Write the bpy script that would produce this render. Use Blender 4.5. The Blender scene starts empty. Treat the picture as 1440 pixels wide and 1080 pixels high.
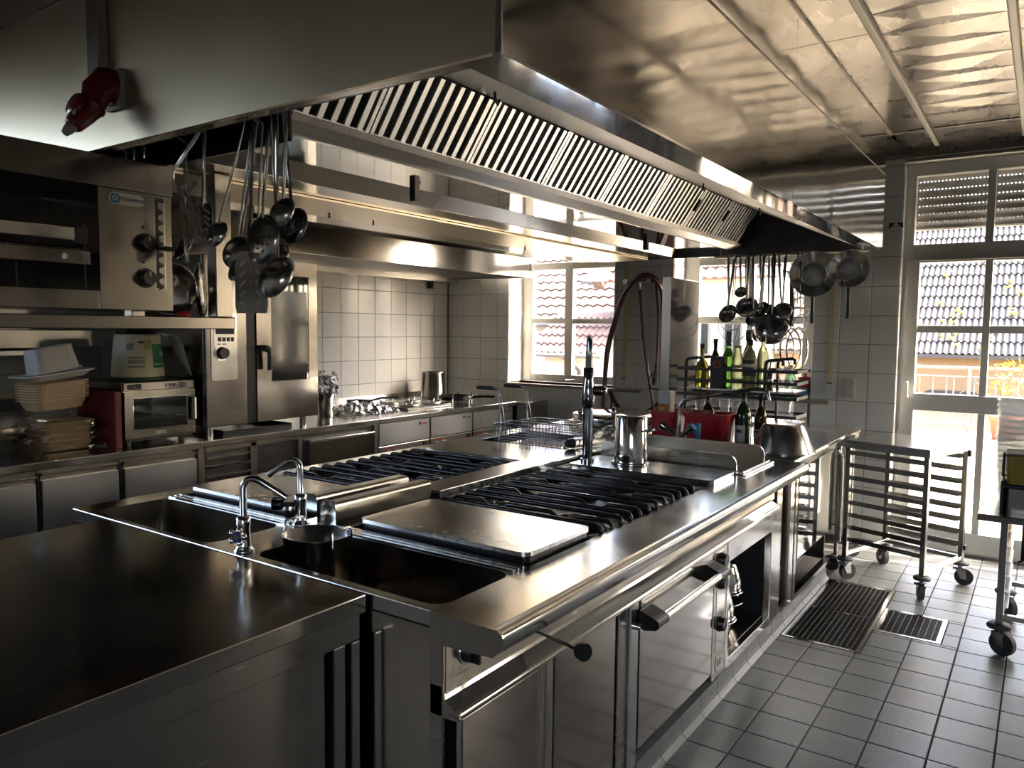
import bpy, bmesh, math, random
from mathutils import Matrix, Vector
random.seed(7)
S = bpy.context.scene
COL = S.collection
PI = math.pi

# ------------------------------------------------------------------ camera
cam_d = bpy.data.cameras.new('camera')
cam_d.lens = 26.96
cam_d.sensor_width = 36.0
cam_d.clip_end = 300
cam_o = bpy.data.objects.new('camera', cam_d)
COL.objects.link(cam_o)
_yaw, _pit, _rol = 0.606604, 0.072428, 0.010086
_fw = Vector((-math.sin(_yaw)*math.cos(_pit), math.cos(_yaw)*math.cos(_pit), -math.sin(_pit)))
_rt = Vector((math.cos(_yaw), math.sin(_yaw), 0))
_up = _rt.cross(_fw)
_r2 = math.cos(_rol)*_rt + math.sin(_rol)*_up
_u2 = -math.sin(_rol)*_rt + math.cos(_rol)*_up
_m = Matrix.Identity(4)
for i in range(3):
    _m[i][0] = _r2[i]; _m[i][1] = _u2[i]; _m[i][2] = -_fw[i]
_m[2][3] = 1.55
cam_o.matrix_world = _m
S.camera = cam_o

# ------------------------------------------------------------------ sky, sun, portals, exposure
wd = bpy.data.worlds.new('sky'); S.world = wd; wd.use_nodes = True
wn = wd.node_tree.nodes; wl = wd.node_tree.links
sky = wn.new('ShaderNodeTexSky'); sky.sky_type = 'NISHITA'; sky.sun_disc = False
sky.sun_elevation = math.radians(47); sky.sun_rotation = math.radians(70)
sky.air_density = 0.6; sky.dust_density = 6.0; sky.ozone_density = 0.3
hz = wn.new('ShaderNodeMix'); hz.data_type = 'RGBA'; hz.blend_type = 'MULTIPLY'; hz.inputs[0].default_value = 1.0
hz.inputs[7].default_value = (1.06, 1.0, .90, 1)          # warm haze over the whole sky
wl.new(sky.outputs[0], hz.inputs[6]); wl.new(hz.outputs[2], wn['Background'].inputs[0])
wn['Background'].inputs[1].default_value = 0.62
SUN_EL, SUN_AZ = math.radians(47), math.radians(70)       # azimuth from +Y towards +X
sd = bpy.data.lights.new('sun', 'SUN'); sd.energy = 5.5; sd.angle = math.radians(0.6); sd.color = (1, .94, .84)
so = bpy.data.objects.new('sun', sd); COL.objects.link(so)
_sv = Vector((math.sin(SUN_AZ)*math.cos(SUN_EL), math.cos(SUN_AZ)*math.cos(SUN_EL), math.sin(SUN_EL)))
so.rotation_euler = _sv.to_track_quat('Z', 'Y').to_euler()
so.location = (6, 9, 8)
def portal(name, loc, rot, sx, sy):
    d = bpy.data.lights.new(name, 'AREA'); d.shape = 'RECTANGLE'; d.size = sx; d.size_y = sy
    d.cycles.is_portal = True
    o = bpy.data.objects.new(name, d); COL.objects.link(o); o.location = loc; o.rotation_euler = rot
portal('portal_door', (.24, 6.38, 1.37), (-PI/2, 0, 0), 2.25, 2.75)
portal('portal_window', (-3.67, 6.38, 1.8), (-PI/2, 0, 0), 1.15, 1.55)
portal('portal_window', (-2.0, 6.38, 1.8), (-PI/2, 0, 0), 1.15, 1.55)
portal('portal_side', (2.80, 5.475, 1.72), (0, PI/2, 0), 1.25, .95)
portal('portal_left', (-5.03, -.70, 1.92), (0, -PI/2, 0), 1.55, 2.7)
portal('portal_near', (1.4, -2.30, 1.85), (PI/2, 0, 0), 2.1, 1.05)
S.view_settings.view_transform = 'Standard'
S.view_settings.look = 'None'
S.view_settings.gamma = 1.0
S.view_settings.use_curve_mapping = False
S.view_settings.exposure = 2.65
S.cycles.max_bounces = 10
S.cycles.diffuse_bounces = 5
S.cycles.glossy_bounces = 6
S.cycles.transparent_max_bounces = 16
S.cycles.sample_clamp_indirect = 6.0
S.cycles.caustics_reflective = False
S.cycles.caustics_refractive = False

# ------------------------------------------------------------------ mesh builder
class B:
    def __init__(s): s.v = []; s.f = []; s.sm = []
    def add(s, vs, fs, smooth=False):
        o = len(s.v); s.v += [tuple(p) for p in vs]
        for q in fs: s.f.append(tuple(i+o for i in q)); s.sm.append(smooth)
        return s
    def box(s, x0, x1, y0, y1, z0, z1):
        if x0 > x1: x0, x1 = x1, x0
        if y0 > y1: y0, y1 = y1, y0
        if z0 > z1: z0, z1 = z1, z0
        return s.add([(x0,y0,z0),(x1,y0,z0),(x1,y1,z0),(x0,y1,z0),(x0,y0,z1),(x1,y0,z1),(x1,y1,z1),(x0,y1,z1)],
                     [(0,3,2,1),(4,5,6,7),(0,1,5,4),(1,2,6,5),(2,3,7,6),(3,0,4,7)])
    def obox(s, c, ax, ay, az, hx, hy, hz):
        c = Vector(c); ax = Vector(ax).normalized()*hx; ay = Vector(ay).normalized()*hy; az = Vector(az).normalized()*hz
        vs = [c+a*ax+b*ay+d*az for d in (-1,1) for a, b in ((-1,-1),(1,-1),(1,1),(-1,1))]
        return s.add(vs, [(0,3,2,1),(4,5,6,7),(0,1,5,4),(1,2,6,5),(2,3,7,6),(3,0,4,7)])
    def quad(s, *p, smooth=False): return s.add(p, [tuple(range(len(p)))], smooth)
    def cyl(s, p0, p1, r0, r1=None, n=16, cap=True):
        r1 = r0 if r1 is None else r1
        p0 = Vector(p0); p1 = Vector(p1); d = (p1-p0).normalized()
        a = d.orthogonal().normalized(); b = d.cross(a)
        ring = lambda p, r: [p+r*(math.cos(2*PI*k/n)*a+math.sin(2*PI*k/n)*b) for k in range(n)]
        R0, R1 = ring(p0, r0), ring(p1, r1)
        s.add(R0+R1, [(k, (k+1) % n, n+(k+1) % n, n+k) for k in range(n)], True)
        if cap:
            if r0 > 1e-6: s.add(R0, [tuple(reversed(range(n)))])
            if r1 > 1e-6: s.add(R1, [tuple(range(n))])
        return s
    def tube(s, pts, r, n=8, cap=True, flat=None, closed=False):
        pts = [Vector(p) for p in pts]; m = len(pts)
        rs = r if isinstance(r, (list, tuple)) else [r]*m
        rings = []; a = None
        for i, p in enumerate(pts):
            if closed: d = (pts[(i+1) % m]-pts[i-1])
            else: d = (pts[min(i+1, m-1)]-pts[max(i-1, 0)])
            d = d.normalized() if d.length > 1e-9 else Vector((0,0,1))
            if a is None: a = (Vector(flat) if flat else d.orthogonal())
            a = (a-a.dot(d)*d)
            a = a.normalized() if a.length > 1e-6 else d.orthogonal().normalized()
            b = d.cross(a)
            rr = rs[i]; ra, rb = rr if isinstance(rr, tuple) else (rr, rr)
            rings.append([p+ra*math.cos(2*PI*k/n)*a+rb*math.sin(2*PI*k/n)*b for k in range(n)])
        vs = [q for R in rings for q in R]
        fs = []
        for i in range(m if closed else m-1):
            j = (i+1) % m
            fs += [(i*n+k, i*n+(k+1) % n, j*n+(k+1) % n, j*n+k) for k in range(n)]
        s.add(vs, fs, True)
        if cap and not closed:
            s.add(rings[0], [tuple(reversed(range(n)))]); s.add(rings[-1], [tuple(range(n))])
        return s
    def lathe(s, prof, c=(0,0,0), n=24, mat=None, arc=1.0):
        c = Vector(c); m = len(prof); vs = []
        nn = n if arc >= 1 else n+1
        for r, z in prof:
            for k in range(nn):
                t = 2*PI*arc*k/n; p = Vector((r*math.cos(t), r*math.sin(t), z))
                if mat is not None: p = mat @ p
                vs.append(c+p)
        fs = []
        for i in range(m-1):
            for k in range(n):
                k2 = (k+1) % nn
                q = (i*nn+k, i*nn+k2, (i+1)*nn+k2, (i+1)*nn+k)
                if prof[i][0] < 1e-6: q = (q[0], q[2], q[3])
                elif prof[i+1][0] < 1e-6: q = (q[0], q[1], q[2])
                fs.append(q)
        return s.add(vs, fs, True)
    def sphere(s, c, r, n=14, m=8, sc=(1,1,1)):
        pr = [(r*math.sin(PI*i/m)*1.0, -r*math.cos(PI*i/m)) for i in range(m+1)]
        return s.lathe([(max(a, 0) if 0 < i < m else 0, z) for i, (a, z) in enumerate(pr)], c, n, Matrix.Diagonal((sc[0], sc[1], sc[2])))
    def prism(s, poly, axis, a, b, smooth=False):
        n = len(poly)
        def P(u, w, t):
            return {'x': (t, u, w), 'y': (u, t, w), 'z': (u, w, t)}[axis]
        A = [P(u, w, a) for u, w in poly]; Bq = [P(u, w, b) for u, w in poly]
        s.add(A+Bq, [(k, (k+1) % n, n+(k+1) % n, n+k) for k in range(n)], smooth)
        s.add(A, [tuple(reversed(range(n)))]); s.add(Bq, [tuple(range(n))])
        return s
    def sheet(s, poly, axis, a, b, smooth=False):        # open profile swept along an axis
        n = len(poly)
        def P(u, w, t):
            return {'x': (t, u, w), 'y': (u, t, w), 'z': (u, w, t)}[axis]
        return s.add([P(u, w, a) for u, w in poly]+[P(u, w, b) for u, w in poly],
                     [(k, k+1, n+k+1, n+k) for k in range(n-1)], smooth)
    def rrect(s, x0, x1, y0, y1, z0, z1, r, seg=4, axis='z'):
        pl = rr(x0, x1, y0, y1, r, seg)
        return s.prism(pl, axis, z0, z1)

def rr(x0, x1, y0, y1, r, seg=4):
    if not isinstance(r, (list, tuple)): r = [r]*4
    out = []
    for (cx, cy, a0, q) in ((x1-r[0], y0+r[0], -PI/2, r[0]), (x1-r[1], y1-r[1], 0, r[1]), (x0+r[2], y1-r[2], PI/2, r[2]), (x0+r[3], y0+r[3], PI, r[3])):
        if q < 1e-6: out.append((cx, cy)); continue
        for k in range(seg+1):
            t = a0+PI/2*k/seg; out.append((cx+q*math.cos(t), cy+q*math.sin(t)))
    return out

def mesh_of(name, b, mat):
    me = bpy.data.meshes.new(name)
    me.from_pydata(b.v, [], b.f)
    me.polygons.foreach_set('use_smooth', b.sm)
    bm = bmesh.new(); bm.from_mesh(me)
    bmesh.ops.recalc_face_normals(bm, faces=bm.faces)
    bm.to_mesh(me); bm.free()
    if mat: me.materials.append(mat)
    me.update()
    return me

def tag(o, label=None, cat=None, group=None, kind=None):
    if label: o['label'] = label
    if cat: o['category'] = cat
    if group: o['group'] = group
    if kind: o['kind'] = kind
    return o

def rootof(p):
    while p.parent: p = p.parent
    return p

def obj(name, b, mat, parent=None, bev=0.0, local=False, kind=None, seg=2, loc=None):
    """link a builder as ONE mesh object; world coordinates unless local"""
    off = Vector((0,0,0))
    if parent is not None and not local: off = rootof(parent).location
    elif parent is None and not local:
        if loc is None:
            xs = [v[0] for v in b.v]; ys = [v[1] for v in b.v]; zs = [v[2] for v in b.v]
            loc = ((min(xs)+max(xs))/2, (min(ys)+max(ys))/2, min(zs))
        off = Vector(loc)
    if off.length > 0: b.v = [(v[0]-off[0], v[1]-off[1], v[2]-off[2]) for v in b.v]
    o = bpy.data.objects.new(name, mesh_of(name, b, mat))
    COL.objects.link(o)
    if parent is not None: o.parent = parent
    else: o.location = off if not local else (loc or (0,0,0))
    if bev:
        m = o.modifiers.new('bevel', 'BEVEL'); m.width = bev; m.segments = seg; m.limit_method = 'ANGLE'
        m.angle_limit = math.radians(40); m.harden_normals = False
    if kind: o['kind'] = kind
    return o

def thing(name, label, cat, loc=(0,0,0), rotz=0.0, group=None):
    o = bpy.data.objects.new(name, None); COL.objects.link(o); o.empty_display_size = .05
    o.location = loc; o.rotation_euler = (0, 0, rotz)
    return tag(o, label, cat, group)

def dup(root, loc, rot=None, label=None, scale=None, group=None):
    c = root.copy(); COL.objects.link(c); c.location = loc
    if rot is not None: c.rotation_euler = rot
    if scale is not None: c.scale = scale
    if label: c['label'] = label
    if group: c['group'] = group
    for ch in list(root.children):
        d = ch.copy(); COL.objects.link(d); d.parent = c
        for g in list(ch.children):
            e = g.copy(); COL.objects.link(e); e.parent = d
    return c

def text_mesh(name, txt, size, mat, parent, M, ext=0.0006, bold=0.0, xs=1.0):
    cu = bpy.data.curves.new(name, 'FONT'); cu.body = txt; cu.size = size; cu.extrude = ext
    cu.align_x = 'CENTER'; cu.align_y = 'CENTER'; cu.offset = bold; cu.resolution_u = 3
    t = bpy.data.objects.new(name, cu); COL.objects.link(t)
    dg = bpy.context.evaluated_depsgraph_get()
    me = bpy.data.meshes.new_from_object(t.evaluated_get(dg))
    bpy.data.objects.remove(t)
    me.transform(M @ Matrix.Diagonal((xs, 1, 1, 1)))
    off = rootof(parent).location
    me.transform(Matrix.Translation(-off))
    me.materials.clear(); me.materials.append(mat)
    o = bpy.data.objects.new(name, me); COL.objects.link(o); o.parent = parent
    return o

def face_x(x, y, z):     # text readable from +X : runs along +Y
    return Matrix(((0,0,1,x),(1,0,0,y),(0,1,0,z),(0,0,0,1)))
def face_my(x, y, z):    # readable from -Y : runs along +X
    return Matrix(((1,0,0,x),(0,0,-1,y),(0,1,0,z),(0,0,0,1)))

# ------------------------------------------------------------------ materials
def mat_base(name):
    m = bpy.data.materials.new(name); m.use_nodes = True
    return m, m.node_tree.nodes, m.node_tree.links, m.node_tree.nodes['Principled BSDF']

def plain(name, col, rough=.5, metal=0.0, noise=0.0, nscale=20, bump=0.0, bscale=60, spec=None, coat=0.0, alpha=None, trans=0.0, ior=None):
    m, N, L, P = mat_base(name)
    P.inputs['Base Color'].default_value = (*col, 1); P.inputs['Roughness'].default_value = rough
    P.inputs['Metallic'].default_value = metal
    if spec is not None: P.inputs['Specular IOR Level'].default_value = spec
    if coat: P.inputs['Coat Weight'].default_value = coat
    if trans: P.inputs['Transmission Weight'].default_value = trans
    if ior: P.inputs['IOR'].default_value = ior
    if alpha is not None: P.inputs['Alpha'].default_value = alpha
    if noise or bump:
        tc = N.new('ShaderNodeTexCoord')
        if noise:
            t = N.new('ShaderNodeTexNoise'); t.inputs['Scale'].default_value = nscale; t.inputs['Detail'].default_value = 5
            L.new(tc.outputs['Object'], t.inputs['Vector'])
            r = N.new('ShaderNodeMapRange'); r.inputs[3].default_value = 1-noise; r.inputs[4].default_value = 1+noise
            L.new(t.outputs['Fac'], r.inputs[0])
            mx = N.new('ShaderNodeVectorMath'); mx.operation = 'SCALE'; mx.inputs[0].default_value = col
            L.new(r.outputs[0], mx.inputs['Scale']); L.new(mx.outputs[0], P.inputs['Base Color'])
        if bump:
            t2 = N.new('ShaderNodeTexNoise'); t2.inputs['Scale'].default_value = bscale; t2.inputs['Detail'].default_value = 3
            L.new(tc.outputs['Object'], t2.inputs['Vector'])
            bp = N.new('ShaderNodeBump'); bp.inputs['Strength'].default_value = bump; bp.inputs['Distance'].default_value = .01
            L.new(t2.outputs['Fac'], bp.inputs['Height']); L.new(bp.outputs[0], P.inputs['Normal'])
    return m

def steel(name, col=(.58,.56,.52), rough=.28, brush=(1, 1, 60), bstr=.06, wav=0.0, wscale=1.2, smudge=.08, wvec=(1,1,1)):
    """stainless sheet: grain stretched along one axis, smudged gloss, optional large waves"""
    m, N, L, P = mat_base(name)
    P.inputs['Base Color'].default_value = (*col, 1); P.inputs['Metallic'].default_value = 1.0
    tc = N.new('ShaderNodeTexCoord')
    mp = N.new('ShaderNodeMapping'); mp.inputs['Scale'].default_value = brush
    L.new(tc.outputs['Object'], mp.inputs[0])
    g = N.new('ShaderNodeTexNoise'); g.inputs['Scale'].default_value = 8; g.inputs['Detail'].default_value = 6
    L.new(mp.outputs[0], g.inputs['Vector'])
    sm = N.new('ShaderNodeTexNoise'); sm.inputs['Scale'].default_value = 3.5; sm.inputs['Detail'].default_value = 2; sm.inputs['Roughness'].default_value = .5
    L.new(tc.outputs['Object'], sm.inputs['Vector'])
    a = N.new('ShaderNodeMapRange'); a.inputs[1].default_value = .3; a.inputs[2].default_value = .7
    a.inputs[3].default_value = rough-smudge*.8; a.inputs[4].default_value = rough+smudge
    L.new(sm.outputs['Fac'], a.inputs[0])
    b = N.new('ShaderNodeMath'); b.operation = 'MULTIPLY_ADD'; b.inputs[1].default_value = .10; 
    L.new(g.outputs['Fac'], b.inputs[0]); L.new(a.outputs[0], b.inputs[2])
    b2 = N.new('ShaderNodeMath'); b2.operation = 'SUBTRACT'; b2.inputs[1].default_value = .05; b2.use_clamp = True
    L.new(b.outputs[0], b2.inputs[0]); L.new(b2.outputs[0], P.inputs['Roughness'])
    bp = N.new('ShaderNodeBump'); bp.inputs['Strength'].default_value = bstr; bp.inputs['Distance'].default_value = .002
    L.new(g.outputs['Fac'], bp.inputs['Height'])
    last = bp
    if wav:
        mw = N.new('ShaderNodeMapping'); mw.inputs['Scale'].default_value = wvec
        L.new(tc.outputs['Object'], mw.inputs[0])
        w = N.new('ShaderNodeTexNoise'); w.inputs['Scale'].default_value = wscale; w.inputs['Detail'].default_value = 1
        L.new(mw.outputs[0], w.inputs['Vector'])
        bw = N.new('ShaderNodeBump'); bw.inputs['Strength'].default_value = wav; bw.inputs['Distance'].default_value = .05
        L.new(w.outputs['Fac'], bw.inputs['Height']); L.new(bp.outputs[0], bw.inputs['Normal']); last = bw
    L.new(last.outputs[0], P.inputs['Normal'])
    return m

M = {}
M['steel'] = steel('brushed_steel', bstr=0)
M['steel_front'] = steel('satin_steel_fronts', (.50,.465,.41), .24, (1,1,12), .0, smudge=.03)
M['steel_top'] = steel('worktop_steel', (.64,.63,.60), .17, (1,12,1), .0, smudge=.07)
M['steel_dark'] = steel('old_worktop_steel', (.52,.48,.42), .15, (1,8,1), .0, smudge=.06)
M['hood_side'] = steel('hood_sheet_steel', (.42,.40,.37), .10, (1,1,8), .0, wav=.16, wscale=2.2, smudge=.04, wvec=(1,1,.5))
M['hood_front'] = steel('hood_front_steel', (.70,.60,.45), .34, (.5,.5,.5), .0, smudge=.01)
M['mirror'] = steel('polished_steel', (.66,.65,.62), .05, (1,1,1), .0, wav=.03, wscale=2.5, smudge=.02)
M['rim'] = steel('rim_steel', (.70,.70,.70), .10, (1,20,1), .01, smudge=.03)
M['panel_mirror'] = steel('front_mirror_steel', (.57,.54,.49), .12, (1,1,20), .01, wav=.06, wscale=2.0, smudge=.03)
M['oven_steel'] = steel('oven_front_steel', (.31,.29,.265), .17, (1,1,12), .0, wav=.04, wscale=2, smudge=.05)
M['grill_steel'] = steel('grill_steel', (.27,.25,.22), .20, (1,1,12), .0, smudge=.05)
M['chrome'] = plain('chrome', (.75,.75,.76), .07, 1.0)
M['chrome_dark'] = plain('dark_chrome', (.30,.30,.31), .12, 1.0)
M['utensil'] = steel('utensil_steel', (.50,.48,.45), .18, (1,1,10), .0, smudge=.08)
M['slat'] = plain('filter_slat_steel', (.72,.70,.67), .38, 1.0, bump=.05, bscale=200)
M['black'] = plain('black_plastic', (.012,.012,.013), .35)
M['void'] = plain('dark_interior', (.02,.02,.02), .7, noise=.3)
M['iron'] = plain('enamelled_iron', (.010,.010,.011), .25, bump=.08, bscale=150)
M['soot'] = plain('sooty_steel', (.10,.095,.09), .38, .8, noise=.4, nscale=8)
M['perf'] = None
M['rubber'] = plain('grey_rubber', (.06,.06,.065), .6)
M['white_pvc'] = plain('white_window_plastic', (.62,.61,.58), .35)
M['tile_wall'] = plain('glazed_wall_tile', (.86,.84,.80), .16, noise=.03, nscale=6, bump=.02, bscale=12, spec=.5)
M['grout'] = plain('grey_grout', (.22,.21,.19), .9, noise=.2, nscale=80)
M['plaster'] = plain('wall_plaster', (.55,.53,.49), .8, noise=.05)
M['floor_grout'] = plain('dark_floor_grout', (.075,.075,.075), .85, noise=.3, nscale=50)
M['marble'] = plain('brown_stone_sill', (.30,.25,.19), .3, noise=.35, nscale=18)
M['strap'] = plain('beige_strap', (.80,.68,.42), .8, bump=.2, bscale=300)
M['red'] = plain('red_plastic', (.42,.012,.018), .35)
M['darkred'] = plain('dark_red_plastic', (.22,.008,.01), .28, coat=.4)
M['hose'] = plain('dark_red_hose', (.055,.014,.014), .38)
M['hose_grey'] = plain('dark_hose', (.03,.022,.022), .4)
M['white'] = plain('white_plastic', (.70,.70,.68), .45)
M['cream'] = plain('cream_plastic', (.66,.60,.42), .5)
M['yellow'] = plain('yellow_plastic', (.55,.40,.02), .4)
M['green'] = plain('green_print', (.03,.22,.08), .45)
M['greenlid'] = plain('dark_green_plastic', (.03,.07,.03), .5)
M['beige_tub'] = plain('beige_foam_tray', (.62,.46,.27), .55, noise=.08)
M['white_tub'] = plain('frosted_white_tub', (.66,.65,.62), .45)
M['maroon'] = plain('maroon_board', (.18,.03,.03), .5)
M['ink'] = plain('dark_print', (.03,.03,.035), .5)
M['blue'] = plain('blue_print', (.03,.22,.42), .4)
M['label_white'] = plain('paper_label', (.62,.61,.57), .6)
M['label_black'] = plain('black_label', (.03,.015,.015), .5)
M['ovenglass'] = plain('dark_oven_glass', (.02,.025,.025), .03, spec=.9, coat=1.0)
def glass_mat(name, tint=(1,1,1), refl=.06, rough=.0, milk=0.0):
    m = bpy.data.materials.new(name); m.use_nodes = True
    N, L = m.node_tree.nodes, m.node_tree.links; N.remove(N['Principled BSDF'])
    t = N.new('ShaderNodeBsdfTransparent'); t.inputs[0].default_value = (*tint, 1)
    g = N.new('ShaderNodeBsdfGlossy'); g.inputs['Roughness'].default_value = rough
    fr = N.new('ShaderNodeLayerWeight'); fr.inputs[0].default_value = .35
    mr = N.new('ShaderNodeMapRange'); mr.inputs[3].default_value = refl; mr.inputs[4].default_value = .8
    L.new(fr.outputs['Facing'], mr.inputs[0])
    mp = N.new('ShaderNodeMath'); mp.operation = 'POWER'; mp.inputs[1].default_value = 3
    L.new(fr.outputs['Facing'], mp.inputs[0]); L.new(mp.outputs[0], mr.inputs[0])
    mx = N.new('ShaderNodeMixShader'); L.new(mr.outputs[0], mx.inputs[0]); L.new(t.outputs[0], mx.inputs[1]); L.new(g.outputs[0], mx.inputs[2])
    last = mx
    if milk:
        df = N.new('ShaderNodeBsdfDiffuse'); df.inputs[0].default_value = (.85,.86,.86,1); ts = N.new('ShaderNodeBsdfTranslucent'); ts.inputs[0].default_value = (.85,.86,.86,1)
        ad = N.new('ShaderNodeMixShader'); L.new(df.outputs[0], ad.inputs[1]); L.new(ts.outputs[0], ad.inputs[2])
        m2 = N.new('ShaderNodeMixShader'); m2.inputs[0].default_value = milk; L.new(mx.outputs[0], m2.inputs[1]); L.new(ad.outputs[0], m2.inputs[2]); last = m2
    L.new(last.outputs[0], N['Material Output'].inputs[0])
    return m
M['glass'] = glass_mat('window_glass', (.96,.97,.96), .04)
M['clear'] = glass_mat('clear_plastic', (.90,.91,.91), .10, .12, milk=.16)
M['film'] = glass_mat('plastic_film', (.90,.89,.86), .22, .08)
M['btl_green'] = plain('green_bottle_glass', (.10,.28,.04), .06, trans=.75, ior=1.3)
M['btl_dark'] = plain('dark_green_bottle_glass', (.012,.03,.012), .06, spec=.6)
M['btl_olive'] = plain('olive_oil_glass', (.30,.30,.03), .08, trans=.6, ior=1.3)
M['btl_clear'] = plain('pale_bottle_glass', (.42,.48,.30), .08, trans=.6, ior=1.2)
M['btl_brown'] = plain('brown_bottle_glass', (.05,.025,.008), .08, spec=.6)
M['foil'] = plain('crumpled_foil', (.75,.75,.74), .18, 1.0, bump=1.0, bscale=45)

def perforated():
    m, N, L, P = mat_base('perforated_sheet')
    P.inputs['Metallic'].default_value = 1; P.inputs['Roughness'].default_value = .35
    tc = N.new('ShaderNodeTexCoord'); mp = N.new('ShaderNodeMapping'); mp.inputs['Scale'].default_value = (70,70,0)
    L.new(tc.outputs['Object'], mp.inputs[0])
    v = N.new('ShaderNodeTexVoronoi'); v.inputs['Randomness'].default_value = 0.0; v.inputs['Scale'].default_value = 1.0
    L.new(mp.outputs[0], v.inputs['Vector'])
    c = N.new('ShaderNodeMath'); c.operation = 'GREATER_THAN'; c.inputs[1].default_value = .33; L.new(v.outputs['Distance'], c.inputs[0])
    mx = N.new('ShaderNodeMix'); mx.data_type = 'RGBA'; mx.inputs[6].default_value = (.01,.01,.01,1); mx.inputs[7].default_value = (.5,.49,.47,1)
    L.new(c.outputs[0], mx.inputs[0]); L.new(mx.outputs[2], P.inputs['Base Color'])
    return m
M['perf'] = perforated()

def tile_floor_mat():
    m, N, L, P = mat_base('ribbed_floor_tile')
    tc = N.new('ShaderNodeTexCoord'); oi = N.new('ShaderNodeObjectInfo')
    r = N.new('ShaderNodeMapRange'); r.inputs[3].default_value = .90; r.inputs[4].default_value = 1.08; L.new(oi.outputs['Random'], r.inputs[0])
    n = N.new('ShaderNodeTexNoise'); n.inputs['Scale'].default_value = 9; n.inputs['Detail'].default_value = 6
    L.new(tc.outputs['Object'], n.inputs['Vector'])
    r2 = N.new('ShaderNodeMapRange'); r2.inputs[3].default_value = .85; r2.inputs[4].default_value = 1.15; L.new(n.outputs['Fac'], r2.inputs[0])
    mu = N.new('ShaderNodeMath'); mu.operation = 'MULTIPLY'; L.new(r.outputs[0], mu.inputs[0]); L.new(r2.outputs[0], mu.inputs[1])
    sc = N.new('ShaderNodeVectorMath'); sc.operation = 'SCALE'; sc.inputs[0].default_value = (.178,.192,.194)
    L.new(mu.outputs[0], sc.inputs['Scale']); L.new(sc.outputs[0], P.inputs['Base Color'])
    P.inputs['Roughness'].default_value = .34
    mp = N.new('ShaderNodeMapping'); mp.inputs['Scale'].default_value = (95,38,1); L.new(tc.outputs['Object'], mp.inputs[0])
    v = N.new('ShaderNodeTexVoronoi'); v.inputs['Scale'].default_value = 1; v.inputs['Randomness'].default_value = .15; L.new(mp.outputs[0], v.inputs['Vector'])
    bp = N.new('ShaderNodeBump'); bp.inputs['Strength'].default_value = .22; bp.inputs['Distance'].default_value = .002; bp.invert = True
    L.new(v.outputs['Distance'], bp.inputs['Height']); L.new(bp.outputs[0], P.inputs['Normal'])
    return m
M['tile_floor'] = tile_floor_mat()
# ================================================================== ROOM SHELL
XL, YB, ZC = -4.98, 6.03, 2.79          # left wall, window wall, ceiling
XR, YN = 2.75, -2.2                     # right wall, near wall
YO = 6.36                               # outer face of the window wall
W1 = (-4.231, -3.11, 1.035, 2.55); W2 = (-2.56, -1.44, 1.035, 2.55); DR = (-.865, 1.34, 0.0, 2.735)
def struct(name, b, m, **k): return tag(obj(name, b, m, **k), kind='structure')

_mcache = {}
def place_tile(parent, name, kind, u0, u1, v0, v1, base, mat, thick=.007, ch=.0025):
    """one bevelled tile; kind = outward axis '+x', '-y', '+z', '-x'"""
    w, h = round(u1-u0, 4), round(v1-v0, 4)
    key = (kind, w, h, thick, mat.name)
    if key not in _mcache:
        b = B(); a, c = w/2, h/2
        P = [(-a,-c,0),(a,-c,0),(a,c,0),(-a,c,0),(-a,-c,thick-ch),(a,-c,thick-ch),(a,c,thick-ch),(-a,c,thick-ch),
             (-a+ch,-c+ch,thick),(a-ch,-c+ch,thick),(a-ch,c-ch,thick),(-a+ch,c-ch,thick)]
        F = [(8,9,10,11)]+[(i,(i+1)%4,(i+1)%4+4,i+4) for i in range(4)]+[(i+4,(i+1)%4+4,(i+1)%4+8,i+8) for i in range(4)]
        mp = {'+x': lambda p: (p[2], p[0], p[1]), '-x': lambda p: (-p[2], p[0], p[1]), '-y': lambda p: (p[0], -p[2], p[1]), '+z': lambda p: p, '-z': lambda p: (p[0], p[1], -p[2])}[kind]
        b.add([mp(p) for p in P], F)
        _mcache[key] = mesh_of(name, b, mat)
    o = bpy.data.objects.new(name, _mcache[key]); COL.objects.link(o); o.parent = parent
    uc, vc = (u0+u1)/2, (v0+v1)/2
    loc = {'+x': (base, uc, vc), '-x': (base, uc, vc), '-y': (uc, base, vc), '+z': (uc, vc, base), '-z': (uc, vc, base)}[kind]
    o.location = Vector(loc)-rootof(parent).location
    return o
def tile_field(parent, name, kind, U, V, u_line, du, v_line, dv, base, mat, j=.0035, skip=None, **k):
    n = 0
    i0 = math.floor((U[0]-u_line)/du); i1 = math.ceil((U[1]-u_line)/du)
    k0 = math.floor((V[0]-v_line)/dv); k1 = math.ceil((V[1]-v_line)/dv)
    for i in range(i0, i1):
        for q in range(k0, k1):
            a, b_ = max(u_line+i*du+j/2, U[0]), min(u_line+(i+1)*du-j/2, U[1])
            c, d = max(v_line+q*dv+j/2, V[0]), min(v_line+(q+1)*dv-j/2, V[1])
            if b_-a < .02 or d-c < .02: continue
            if skip and skip(a, b_, c, d): continue
            place_tile(parent, name, kind, a, b_, c, d, base, mat, **k); n += 1
    return n

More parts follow.
